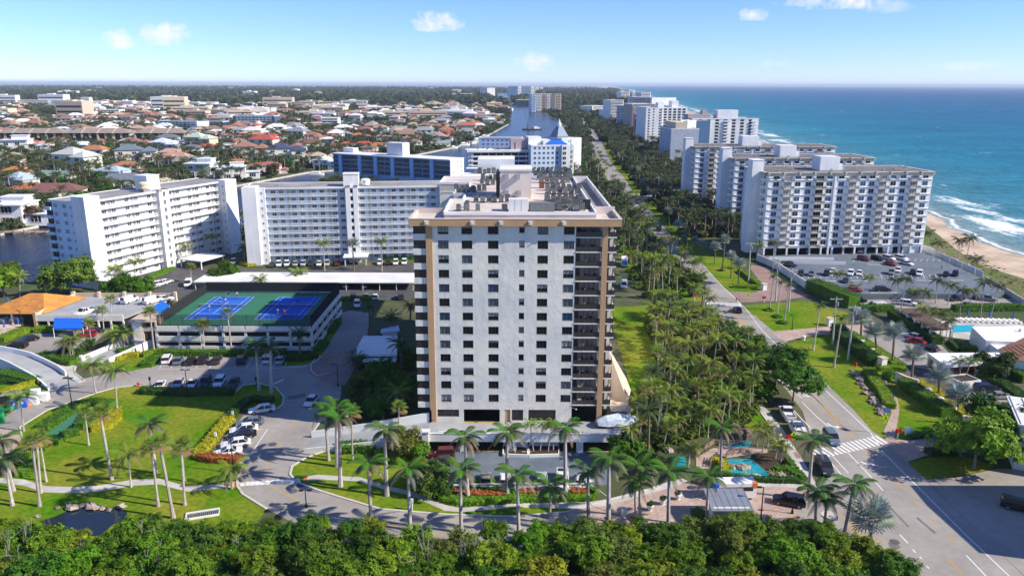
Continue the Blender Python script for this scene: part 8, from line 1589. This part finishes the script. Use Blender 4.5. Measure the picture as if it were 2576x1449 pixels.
for k,(b,tp_,arm)in enumerate((('f495,325','f515,25',1),('f700,475','f720,175',1),('f797,550','f828,222',1),('f1130,795','f1162,440',1),('f1245,915','f1300,500',1),('i2225,320','i2280,55',1),('b2390,950','b2395,820',1),('b2490,1010','b2495,900',1),('b1935,900','b1940,740',0))):
 p=P(b)[0];z_,xy=tp_[0],tp_[1:].split(',');q=atY(*px(z_,float(xy[0]),float(xy[1])),p.y);h=q.z;t=thing('utility_pole','pale concrete utility pole '+('by the brick drive of the beach block','behind the trimmed palms, first','behind the trimmed palms, second, nearer the hedge','with cross arm and loops, beside the tall dark hedge','with cross arm, nearest the rock border','rising from the lime green tree','far up the verge among silver trees, first','far up the verge among silver trees, second','slim one beside the far road left of the tower roof')[k],'utility pole',p,0,'utility poles')
 lean=max(-1.2,min(1.2,q.x-p.x));part('pole',MB().tube((0,0,0),(lean,0,h),.24,.15,6),'pole_grey',t);poles.append(Vector((p.x+lean,p.y,h)))
 if arm:part('cross_arm',MB().box(lean-1.6,-.08,h-.6,lean+1.6,.08,h-.42),'pole_grey',t);part('insulators',MB().tube((lean-1.4,0,h-.42),(lean-1.4,0,h-.05),.07).tube((lean,0,h),(lean,0,h+.35),.07).tube((lean+1.4,0,h-.42),(lean+1.4,0,h-.05),.07),'unit_grey',t);part('transformer',MB().tube((lean*.85+.45,0,h-2.4),(lean*.85+.45,0,h-1.3),.28,.28,8),'metal',t)
wires=MB()
for i,j in((5,4),(4,3),(3,2),(2,1),(1,0),(0,7),(7,6)):
 for dx in(-1.4,0,1.4):
  a,b_=poles[i]+Vector((dx,0,-.1)),poles[j]+Vector((dx,0,-.1));prev=a
  for k in range(1,9):t=k/8;c=a.lerp(b_,t)-Vector((0,0,1.1*4*t*(1-t)));wires.tube(prev,c,.018,.018,3,0,False);prev=c
tag(ob('overhead_wires',wires.mesh('overhead_wires','unit_grey')),'overhead wires strung between the utility poles beside the road','wires',kind='stuff')
def sign(label,b,tpx,panel=False):
 p=P(b)[0];z_,xy=tpx[0],tpx[1:].split(',');q=atY(*px(z_,float(xy[0]),float(xy[1])),p.y);h=max(2.4,min(3.6,q.z));t=thing('crossing_sign',label,'road sign',p,0,'yellow crossing signs');part('post',MB().tube((0,0,0),(0,0,h+.3),.06),'metal',t)
 s=.62;part('sign_plate',MB().box(-.01,-.06,0,.01,-.05,.01).face([(0,-.08,h-s),(s,-.08,h),(0,-.08,h+s),(-s,-.08,h)]).face([(0,-.05,h-s),(-s,-.05,h),(0,-.05,h+s),(s,-.05,h)]),'sign_yellow',t);m=MB();c=(0,-.09)
 m.lathe([(0,0)],3)if False else None;y=-.095
 m.face([(-.08,y,h+.22),(.04,y,h+.22),(.04,y,h+.34),(-.08,y,h+.34)]);m.face([(-.12,y,h-.08),(.08,y,h-.08),(.1,y,h+.2),(-.1,y,h+.2)]);m.face([(-.12,y,h-.08),(0,y,h-.08),(-.14,y,h-.38),(-.24,y,h-.38)]);m.face([(-.02,y,h-.08),(.08,y,h-.08),(.26,y,h-.36),(.16,y,h-.38)]);m.face([(.08,y,h+.16),(.28,y,h-.02),(.24,y,h-.08),(.06,y,h+.08)]);part('walking_figure',m,'black_metal',t)
 part('arrow_plate',MB().box(-.3,-.09,h-1.15,.3,-.06,h-.8),'sign_yellow',t);part('arrow',MB().face([(.18,-.1,h-.88),(-.02,-.1,h-.9),(.1,-.1,h-.98)]).face([(.02,-.1,h-.92),(-.2,-.1,h-1.1),(-.16,-.1,h-1.12),(.06,-.1,h-.95)])and MB().face([(-.2,-.1,h-.88),(0,-.1,h-.9),(-.12,-.1,h-1.0)]).face([(-.06,-.1,h-.9),(.2,-.1,h-1.1),(.16,-.1,h-1.13),(-.1,-.1,h-.94)]),'black_metal',t)
 if panel:part('solar_panel',MB().face([(-.7,-.6,h+1.2),(.7,-.6,h+1.2),(.7,.5,h+1.75),(-.7,.5,h+1.75)]).box(-.75,.5,h+1.7,.75,.55,h+1.8),'glass_blue',t)
sign('yellow crossing sign with walking figure by the brick path','i1515,372','i1522,252',True);sign('yellow crossing sign with walking figure beside the white service pickup','i825,497','i840,378');sign('yellow crossing sign with walking figure at the far crosswalk','f485,502','f488,420')
for k,s in enumerate(('i793,455','i1620,408','f88,465','f612,478')):
 p=P(s)[0];t=thing('flag_holder','white post holding red crossing flags '+('beside the white service pickup','at the brick path end of the crossing','at the far crosswalk on the grove side','at the far crosswalk on the lawn side')[k],'flag holder',p,0,'red crossing flags');part('post',MB().tube((0,0,0),(0,0,1.3),.13),'white',t)
 part('red_flag',MB().face([(-.7,0,1.3),(-.1,-.1,1.15),(0,0,1.9),(-.45,.05,2.0)]).face([(.7,0,1.3),(.1,-.1,1.15),(0,.05,1.9),(.45,0,2.0)]).face([(-.3,-.12,1.1),(.3,-.12,1.1),(.2,-.1,1.8),(-.2,-.1,1.8)]),'red',t)
hyd=MB().lathe([(.22,0),(.22,.06),(.15,.1),(.15,.55),(.2,.6),(.15,.75),(0,.85)],8).tube((-.28,0,.45),(.28,0,.45),.08)
hm_=hyd.mesh('fire_hydrant','red')
for k,s in enumerate(('g1716,785','d1045,1112','f1305,962','d1033,872')):tag(ob('fire_hydrant',hm_,loc=P(s)[0],scale=1.25),'red fire hydrant '+('at the crossing beside the small young palm','on the kerb left of the shaded middle car row','on the lawn near the rock border','below the stair tower of the tennis deck')[k],'hydrant','fire hydrants')
for k,(s,m_)in enumerate((('g120,182','blue_plastic'),('g182,170','blue_plastic'))):p=P(s)[0];t=thing('recycling_bin','blue wheeled bin '+('nearer the green cart' if k==0 else 'nearer the orange cone'),'bin',p,.2,'blue bins');part('bin_body',MB().box(-.8,-.6,.15,.8,.6,1.7),m_,t);part('lid',MB().box(-.85,-.66,1.7,.85,.66,1.82),m_,t);part('label_disc',MB().lathe([(.25,0),(0,.01)],10),'white',t,(0,-.62,1.1)).rotation_euler=(pi/2,0,0);[part('wheel',MB().tube((x,.4,.14),(x+.1,.4,.14),.14,.14,8),'tyre',t)for x in(-.7,.6)]
for k,s in enumerate(('g263,95','g255,148','g330,120')):p=P(s)[0];tag(ob('white_crate',MB().prism([(-1.0,-.8),(1.0,-.8),(1.0,.8),(-1.0,.8)],0,1.5).box(-1.05,-.85,1.5,1.05,.85,1.62).box(-.9,-.82,.1,.9,-.8,.16).mesh('white_crate','white'),loc=p,rz=.15),'big white storage crate on the drive, '+('rear one','front one beside the blue bin','end one towards the ramp')[k],'crate','white crates')
p=P('g55,205')[0];t=thing('utility_cart','green utility cart beside the dark container','cart',p,.1);part('body',MB().box(-1.1,-.7,.35,1.1,.7,.9).box(-1.1,-.7,.9,-.2,.7,1.1),'green_plastic',t);part('seat',MB().box(-.1,-.6,.9,.4,.6,1.0).box(-.2,-.6,1.0,-.1,.6,1.5),'black_metal',t);part('roll_frame',MB().tube((-.2,-.6,.9),(-.2,-.6,2),.05).tube((-.2,.6,.9),(-.2,.6,2),.05).tube((.9,-.6,.9),(.5,-.6,2),.05).tube((.9,.6,.9),(.5,.6,2),.05).box(-.3,-.7,2,.6,.7,2.08),'black_metal',t);[ob('wheel',WHEEL,t,(x,y,.3),scale=.9)for x in(-.75,.75)for y in(-.65,.65)]
p=P('g100,130')[0];t=thing('debris_container','dark open container heaped with branches beside the blue bins','container',p,.3);part('bin_body',MB().ribbon([(-3,-1.2),(3,-1.2),(3,1.2),(-3,1.2),(-3,-1.2)],.12,0,1.8).box(-3,-1.2,0,3,1.2,.1),'dark',t);o=part('branch_heap',MB().blob((0,0,1.6),1.6,0,8,5,.3,random.Random(4),.5).blob((1.6,0,1.5),1.2,0,7,5,.3,random.Random(6),.5).blob((-1.6,0,1.5),1.1,0,7,5,.3,random.Random(9),.6),'bark',t);o['kind']='stuff'
p=P('g215,168')[0];tag(ob('traffic_cone',MB().lathe([(.35,0),(.35,.05),(.2,.06),(.05,.8),(0,.8)],8).mesh('traffic_cone','orange'),loc=p,scale=1.2),'orange traffic cone beside the blue bins','cone')
p=P('g8,290')[0];tag(ob('green_toilet_cabin',MB().box(-.6,-.6,0,.6,.6,2.2).box(-.66,-.66,2.2,.66,.66,2.4).box(-.45,-.63,.1,.45,-.6,2.0).mesh('green_toilet_cabin','green_plastic'),loc=p,rz=.3),'bright green portable cabin at the left edge below the cart','cabin')
p=P('g1530,985')[0];t=thing('drain_grate','white framed grey grate set in the lower lawn','grate',p,.32);part('frame',MB().ribbon([(-2.4,-.9),(2.4,-.9),(2.4,.9),(-2.4,.9),(-2.4,-.9)],.3,0,.25),'white',t);m=MB();[m.box(-2.2+.3*k,-.8,.05,-2.1+.3*k,.8,.15)for k in range(15)];part('bars',m,'metal',t)
for k,s in enumerate(('g2060,455','g2270,762','g2215,808','i1600,1190')):p=P(s)[0];tag(ob('manhole_patch',MB().lathe([(.55,.02),(0,.03)],10).mesh('manhole_patch','dark_asphalt'),loc=p+Vector((0,0,.012)),scale=1.3),'dark manhole cover on the road '+('beside the slanting bays','right below the lawn crossing','just below the other cover by the crossing','beside the big silver palm')[k],'manhole cover')
for k,(s,sc)in enumerate((('f1845,1172',1),('f1938,1242',1),('f2033,1312',1),('f1355,796',.8),('f1430,860',.8),('f1285,745',.7),('f910,762',.8),('i1700,385',1.0))):
 p=P(s)[0];tag(ob('landscape_light',MB().lathe([(.55,0),(.6,.5),(.75,.9),(.7,1.25),(.3,1.4),(0,1.42)],8).mesh('landscape_light','white'),loc=p,scale=1.1*sc),'white domed utility box '+('on the yellow hedge below the sign wall, upper','on the yellow hedge below the sign wall, middle','on the yellow hedge below the sign wall, lower','in the dark hedge by the silver palm pair','in the hedge above the gate pillar','in the hedge by the driveway turn','beside the paver driveway on the lawn','at the lower lawn corner by the red flags')[k],'utility box','white domed boxes')
for k,(s,h)in enumerate((('f1500,975',2.6),('f610,385',2.0),('f1105,652',2.0),('i2150,325',2.0))):
 p=P(s)[0];t=thing('gate_pillar','white gate pillar with tan cap '+('beside the rock border','at the brick drive of the beach block','at the bend of the paver driveway','by the yellow hedge end and the lime tree')[k],'pillar',p,.3,'gate pillars');part('shaft',MB().box(-.75,-.75,0,.75,.75,h),'white',t);part('cap',MB().box(-.9,-.9,h,.9,.9,h+.25),'tan_light',t)
a,b_,c_=P('f1600,1075 f1680,1095 f1775,1115');t=thing('entrance_sign_wall','curved white entrance sign wall with blue script lettering at the clubhouse','sign',a);q=[a-a,b_-a,c_-a];part('wall',MB().ribbon(q,.5,0,[2.2,1.7,1.4]),'white',t);part('coping',MB().ribbon(q,.7,[2.2,1.7,1.4],[2.4,1.9,1.6]),'tan_light',t)
m=MB();d=(b_-a);rgs=random.Random(2)
for k in range(9):u=.25+.075*k;p0=d*u+Vector((0,-.32,.75+.25*rgs.random()));m.tube(p0,p0+d*.03+Vector((0,0,.35+.2*rgs.random())),.045,.03,4);m.tube(p0+Vector((0,0,.1)),p0+d*.06+Vector((0,0,.12)),.04,.03,4)
part('script_lettering',m,'awning_blue',t)
p=P('f2115,1085')[0];t=thing('planter_box','white square planter box holding the two curved palm stems','planter',p,.25);part('box_wall',MB().ribbon([(-2.6,-2),(2.6,-2),(2.6,2),(-2.6,2),(-2.6,-2)],.35,0,1.2),'white',t);part('soil',MB().box(-2.5,-1.9,.8,2.5,1.9,1.0),'mulch',t)
for k,s in enumerate(('h2330,950','h2425,905','h2540,868')):p=P(s)[0];t=thing('urn_planter','white urn with a round clipped shrub on the paver plaza, '+('nearest the grass island','middle of three','farthest from the road')[k],'urn',p,0,'urn planters');part('urn',MB().lathe([(.35,0),(.3,.15),(.45,.3),(.6,.9),(.5,.95),(0,.9)],8),'white',t);ob('shrub',CROWN_S[k],t,(0,0,.8),0,.62,TC['dark'])
p=P('h2130,990')[0];t=thing('barrier_gate','white barrier box with a long arm on the paver plaza island','barrier',p,0);part('housing',MB().box(-.4,-.4,0,.4,.4,1.2).lathe([(.45,1.2),(.3,1.5),(0,1.55)],8),'white',t);part('arm',MB().tube((0,0,1.0),(-3.6,3.6,2.4),.06,.05,4),'white',t)
p=P('i1100,1065')[0];tag(ob('stone_urn',MB().lathe([(.55,0),(.6,.2),(.42,.35),(.5,.8),(.9,1.3),(1.35,1.6),(1.3,1.75),(.2,1.6)],12).mesh('stone_urn','concrete'),loc=p),'wide pale stone bowl on a pedestal by the gateway palms','urn')
def umbrella(label,s,m_,open_=False,z=0):
 p=P(s,z)[0];t=thing('parasol',label,'parasol',p);part('pole',MB().tube((0,0,0),(0,0,2.4),.04),'white',t)
 if open_:m=MB();[m.face([(1.5*cos(2*pi*k/8),1.5*sin(2*pi*k/8),1.95),(1.5*cos(2*pi*(k+1)/8),1.5*sin(2*pi*(k+1)/8),1.95),(0,0,2.55)])for k in range(8)];part('canopy',m,m_,t)
 else:part('canopy',MB().lathe([(.05,.9),(.28,1.0),(.2,1.9),(.04,2.5)],7),m_,t)
umbrella('red parasol open between palms at the plaza corner','h2150,610','red',True)
for k,(s,lab)in enumerate((('d65,500','behind the pavilion near the water'),('d165,605','standing by the patio hedge'),('d142,655','by the lamp post on the patio'),('d36,690','nearest the left edge of the patio'),('f2146,598','by the first pool palms'),('f2312,606','in the middle of the lounger row'),('f2488,618','at the far end of the lounger row'))):umbrella('closed blue parasol '+lab,s,'blue_plastic')
lg=MB().box(-.35,-1,.25,.35,.5,.33).face([(-.35,.5,.33),(.35,.5,.33),(.35,1.0,.85),(-.35,1.0,.85)]).box(-.33,-.9,0,-.27,-.84,.25).box(.27,-.9,0,.33,-.84,.25).box(-.33,.4,0,-.27,.46,.25).box(.27,.4,0,.33,.46,.25).mesh('pool_lounger','white')
for k in range(24):u=2070+20.5*k;tag(ob('pool_lounger',lg,loc=P(f'f{u},{618 + (k % 2) * 5 + k * .6}')[0]+Vector((0,0,.02)),rz=.1),f'white pool lounger on the terrace, {ORD[k]} from the pergola end','lounger','pool loungers')
chm2=MB().box(-.3,-.3,.4,.3,.3,.46).box(-.3,.24,.46,.3,.3,1.0).box(-.28,-.28,0,-.22,-.22,.4).box(.22,-.28,0,.28,-.22,.4).mesh('patio_chair','white');tbm=MB().lathe([(.6,.72),(.6,.76),(0,.77)],10).tube((0,0,0),(0,0,.72),.05).mesh('patio_table','white');rgp=random.Random(3)
for k in range(10):p=G(*px('d',rgp.uniform(5,150),rgp.uniform(605,640)));tag(ob('patio_chair',chm2,loc=p,rz=rgp.uniform(0,6),scale=1.2),'white patio chair on the sandy terrace before the pavilion','chair','patio chairs')
for k,s in enumerate(('d45,618','d110,612')):tag(ob('patio_table',tbm,loc=P(s)[0],scale=1.2),'round white table on the sandy terrace, '+('nearer the picture edge','nearer the pavilion post')[k],'table')
# people
def person_mesh(name,J,shirt_z,short_z):
 ed=[];vs=[j[0]for j in J];me=bpy.data.meshes.new(name);me.from_pydata(vs,[(j[1],i)for i,j in enumerate(J)if j[1]is not None],[]);o=bpy.data.objects.new(name,me);COL.objects.link(o)
 md=o.modifiers.new('skin','SKIN');sv=me.skin_vertices[0].data if me.skin_vertices else None
 if sv is None:
  bm_=__import__('bmesh').new();bm_.from_mesh(me);bm_.verts.layers.skin.verify();bm_.to_mesh(me);bm_.free();sv=me.skin_vertices[0].data
 for i,j in enumerate(J):sv[i].radius=(j[2],j[2])
 sv[0].use_root=True;o.modifiers.new('sub','SUBSURF').levels=1;o.modifiers['sub'].render_levels=1
 dg=bpy.context.evaluated_depsgraph_get();nm=bpy.data.meshes.new_from_object(o.evaluated_get(dg));nm.name=name;bpy.data.objects.remove(o)
 nm.materials.clear()
 for m_ in('skin','cloth_obj','shorts','hair'):nm.materials.append(MATS[m_])
 for pgn in nm.polygons:
  c=pgn.center;z=c.z;arm=abs(c.x)>.24
  pgn.material_index=3 if z>1.66 or(z>1.54 and c.y>.03)else 0 if z>1.44 or(arm and z<1.25)else 1 if z>shirt_z else 2 if z>short_z else(0 if z>.12 else 3)
 return nm
mat('cloth_obj',(1,1,1),.85,objcol=True);mat('shorts',(.05,.055,.08),.85);mat('hair',(.05,.035,.025),.8)
def pose(arm_up,stride):
 return[((0,0,.95),None,.14),((0,0,1.2),0,.15),((0,-.02,1.4),1,.13),((0,-.02,1.52),2,.06),((0,-.03,1.66),3,.105),((.2,-.02,1.38),2,.075),((.28,-.05-.15*arm_up,1.12+.06*arm_up),5,.05),((.3+.1*arm_up,-.2-.2*arm_up,.92+.3*arm_up),6,.04),((-.2,-.02,1.38),2,.075),((-.28,0,1.12),8,.05),((-.29,-.1,.9),9,.04),((.1,0,.85),0,.1),((.12,-.06-stride*.2,.48),11,.075),((.12,stride*-.1,.08),12,.05),((.12,-.14-stride*.1,.04),13,.045),((-.1,0,.85),0,.1),((-.12,stride*.1,.48),15,.075),((-.12,stride*.35,.1),16,.05),((-.12,.2*stride+.02,.05),17,.045)]
PM=[person_mesh('person',pose(0,.8),.98,.5),person_mesh('person',pose(1,.4),.98,.55)]
rkt=MB();[rkt.tube((.12*cos(2*pi*k/10),0,.5+.15*sin(2*pi*k/10)),(.12*cos(2*pi*(k+1)/10),0,.5+.15*sin(2*pi*(k+1)/10)),.015,.015,4)for k in range(10)];rkt.tube((0,0,0),(0,0,.36),.02);rkm=rkt.mesh('racket','black_metal')
for k,(s,col,ps,rz,lab)in enumerate((('d1727,440',(.03,.03,.04),1,0,'player in dark clothes at the far baseline of the nearer-pavilion court'),('d1792,445',(.6,.58,.55),1,.4,'player in a pale top right of the dark one at the far baseline'),('d1667,482',(.7,.35,.3),1,2.5,'player in a pink top close to the net, far side'),('d1703,492',(.75,.75,.75),1,3,'player in white by the net beside the pink top'),('d1580,545',(.35,.55,.75),1,3.1,'player in a light blue top on the near side of the net'),('d2250,495',(.05,.05,.06),1,.2,'player in black at the far side of the court nearer the tower'),('d2097,572',(.55,.5,.4),1,2.9,'player in a tan top at the near side of the court nearer the tower'),('d2147,578',(.35,.03,.03),1,3.3,'player in a dark red top at the near side of the court nearer the tower'))):
 p=P(s,GZ)[0];o=ob('person',PM[ps],loc=p+Vector((0,0,.02)),rz=rz,color=col,scale=1.05);tag(o,lab,'person','tennis players');r=ob('racket',rkm,loc=p+Matrix.Rotation(rz,3,'Z')@Vector((.42,-.42,1.22)),rz=rz);tag(r,'racket held by the '+lab[:60].replace('player','person',1).split(' at ')[0].split(' close')[0].split(' by ')[0].split(' on ')[0].split(' right')[0]+(' of the far court' if k>4 else ' by the pavilion court'),'racket')
for s,z,col,rz,lab in(('f403,478',0,(.05,.05,.06),1.5,'dark-clothed person walking over the far crosswalk'),('i733,432',0,(.7,.55,.05),.4,'person in a yellow top walking a dog on the pavement'),('i757,515',0,(.55,.55,.55),.4,'person in grey walking on the pavement by the fountain garden'),('f1952,232',PK,(.04,.04,.05),1,'dark-clothed person on the beach parking deck by the white fence')):
 tag(ob('person',PM[0],loc=P(s,z)[0]+Vector((0,0,.02)),rz=rz,color=col,scale=1.06),lab,'person')
p=P('i702,440')[0];dgm=MB().blob((0,0,.38),.2,0,8,6,.05,random.Random(1),.75).blob((.28,0,.4),.14,0,7,5,.05,random.Random(2),.8).blob((-.25,0,.38),.15,0,7,5,.05,random.Random(2),.8).tube((.32,0,.45),(.45,0,.6),.08,.07,6).blob((.5,0,.62),.1,0,6,5,.05,random.Random(3),.8).tube((.52,0,.6),(.66,0,.57),.05,.035,5)
for x,y in((.25,.08),(.25,-.08),(-.25,.08),(-.25,-.08)):dgm.tube((x,y,.35),(x-.02,y,.02),.05,.03,5)
dgm.tube((-.38,0,.42),(-.58,0,.6),.03,.015,4);tag(ob('dog',dgm.mesh('dog','cream'),loc=p+Vector((0,0,.02)),rz=1.9),'pale dog on the pavement beside the person in yellow','dog')
shared={}
for o in SC.objects:
 if o.get('label')and o.get('category'):shared.setdefault(o['label'],[]).append(o)
for lab,os_ in shared.items():
 if 1<len(os_)<=len(ORD):
  for k,o in enumerate(sorted(os_,key=lambda q:pix(q.location)[0])):o['label']=f'{lab}, {ORD[k]} from the left'
# the air: thin sea haze over the whole scene
hz=bpy.data.materials.new('haze');hz.use_nodes=True;N=hz.node_tree.nodes;N.clear();mo=N.new('ShaderNodeOutputMaterial');pv_=N.new('ShaderNodeVolumePrincipled')
pv_.inputs['Color'].default_value=(.72,.84,1,1);pv_.inputs['Density'].default_value=0.000048;hz.node_tree.links.new(pv_.outputs[0],mo.inputs['Volume'])
hm=bpy.data.meshes.new('haze');hb=MB().box(-52000,-400,-3,75000,62000,110);hm.from_pydata(hb.v,[],hb.f);hm.materials.append(hz);o=ob('haze',hm);o['kind']='stuff'
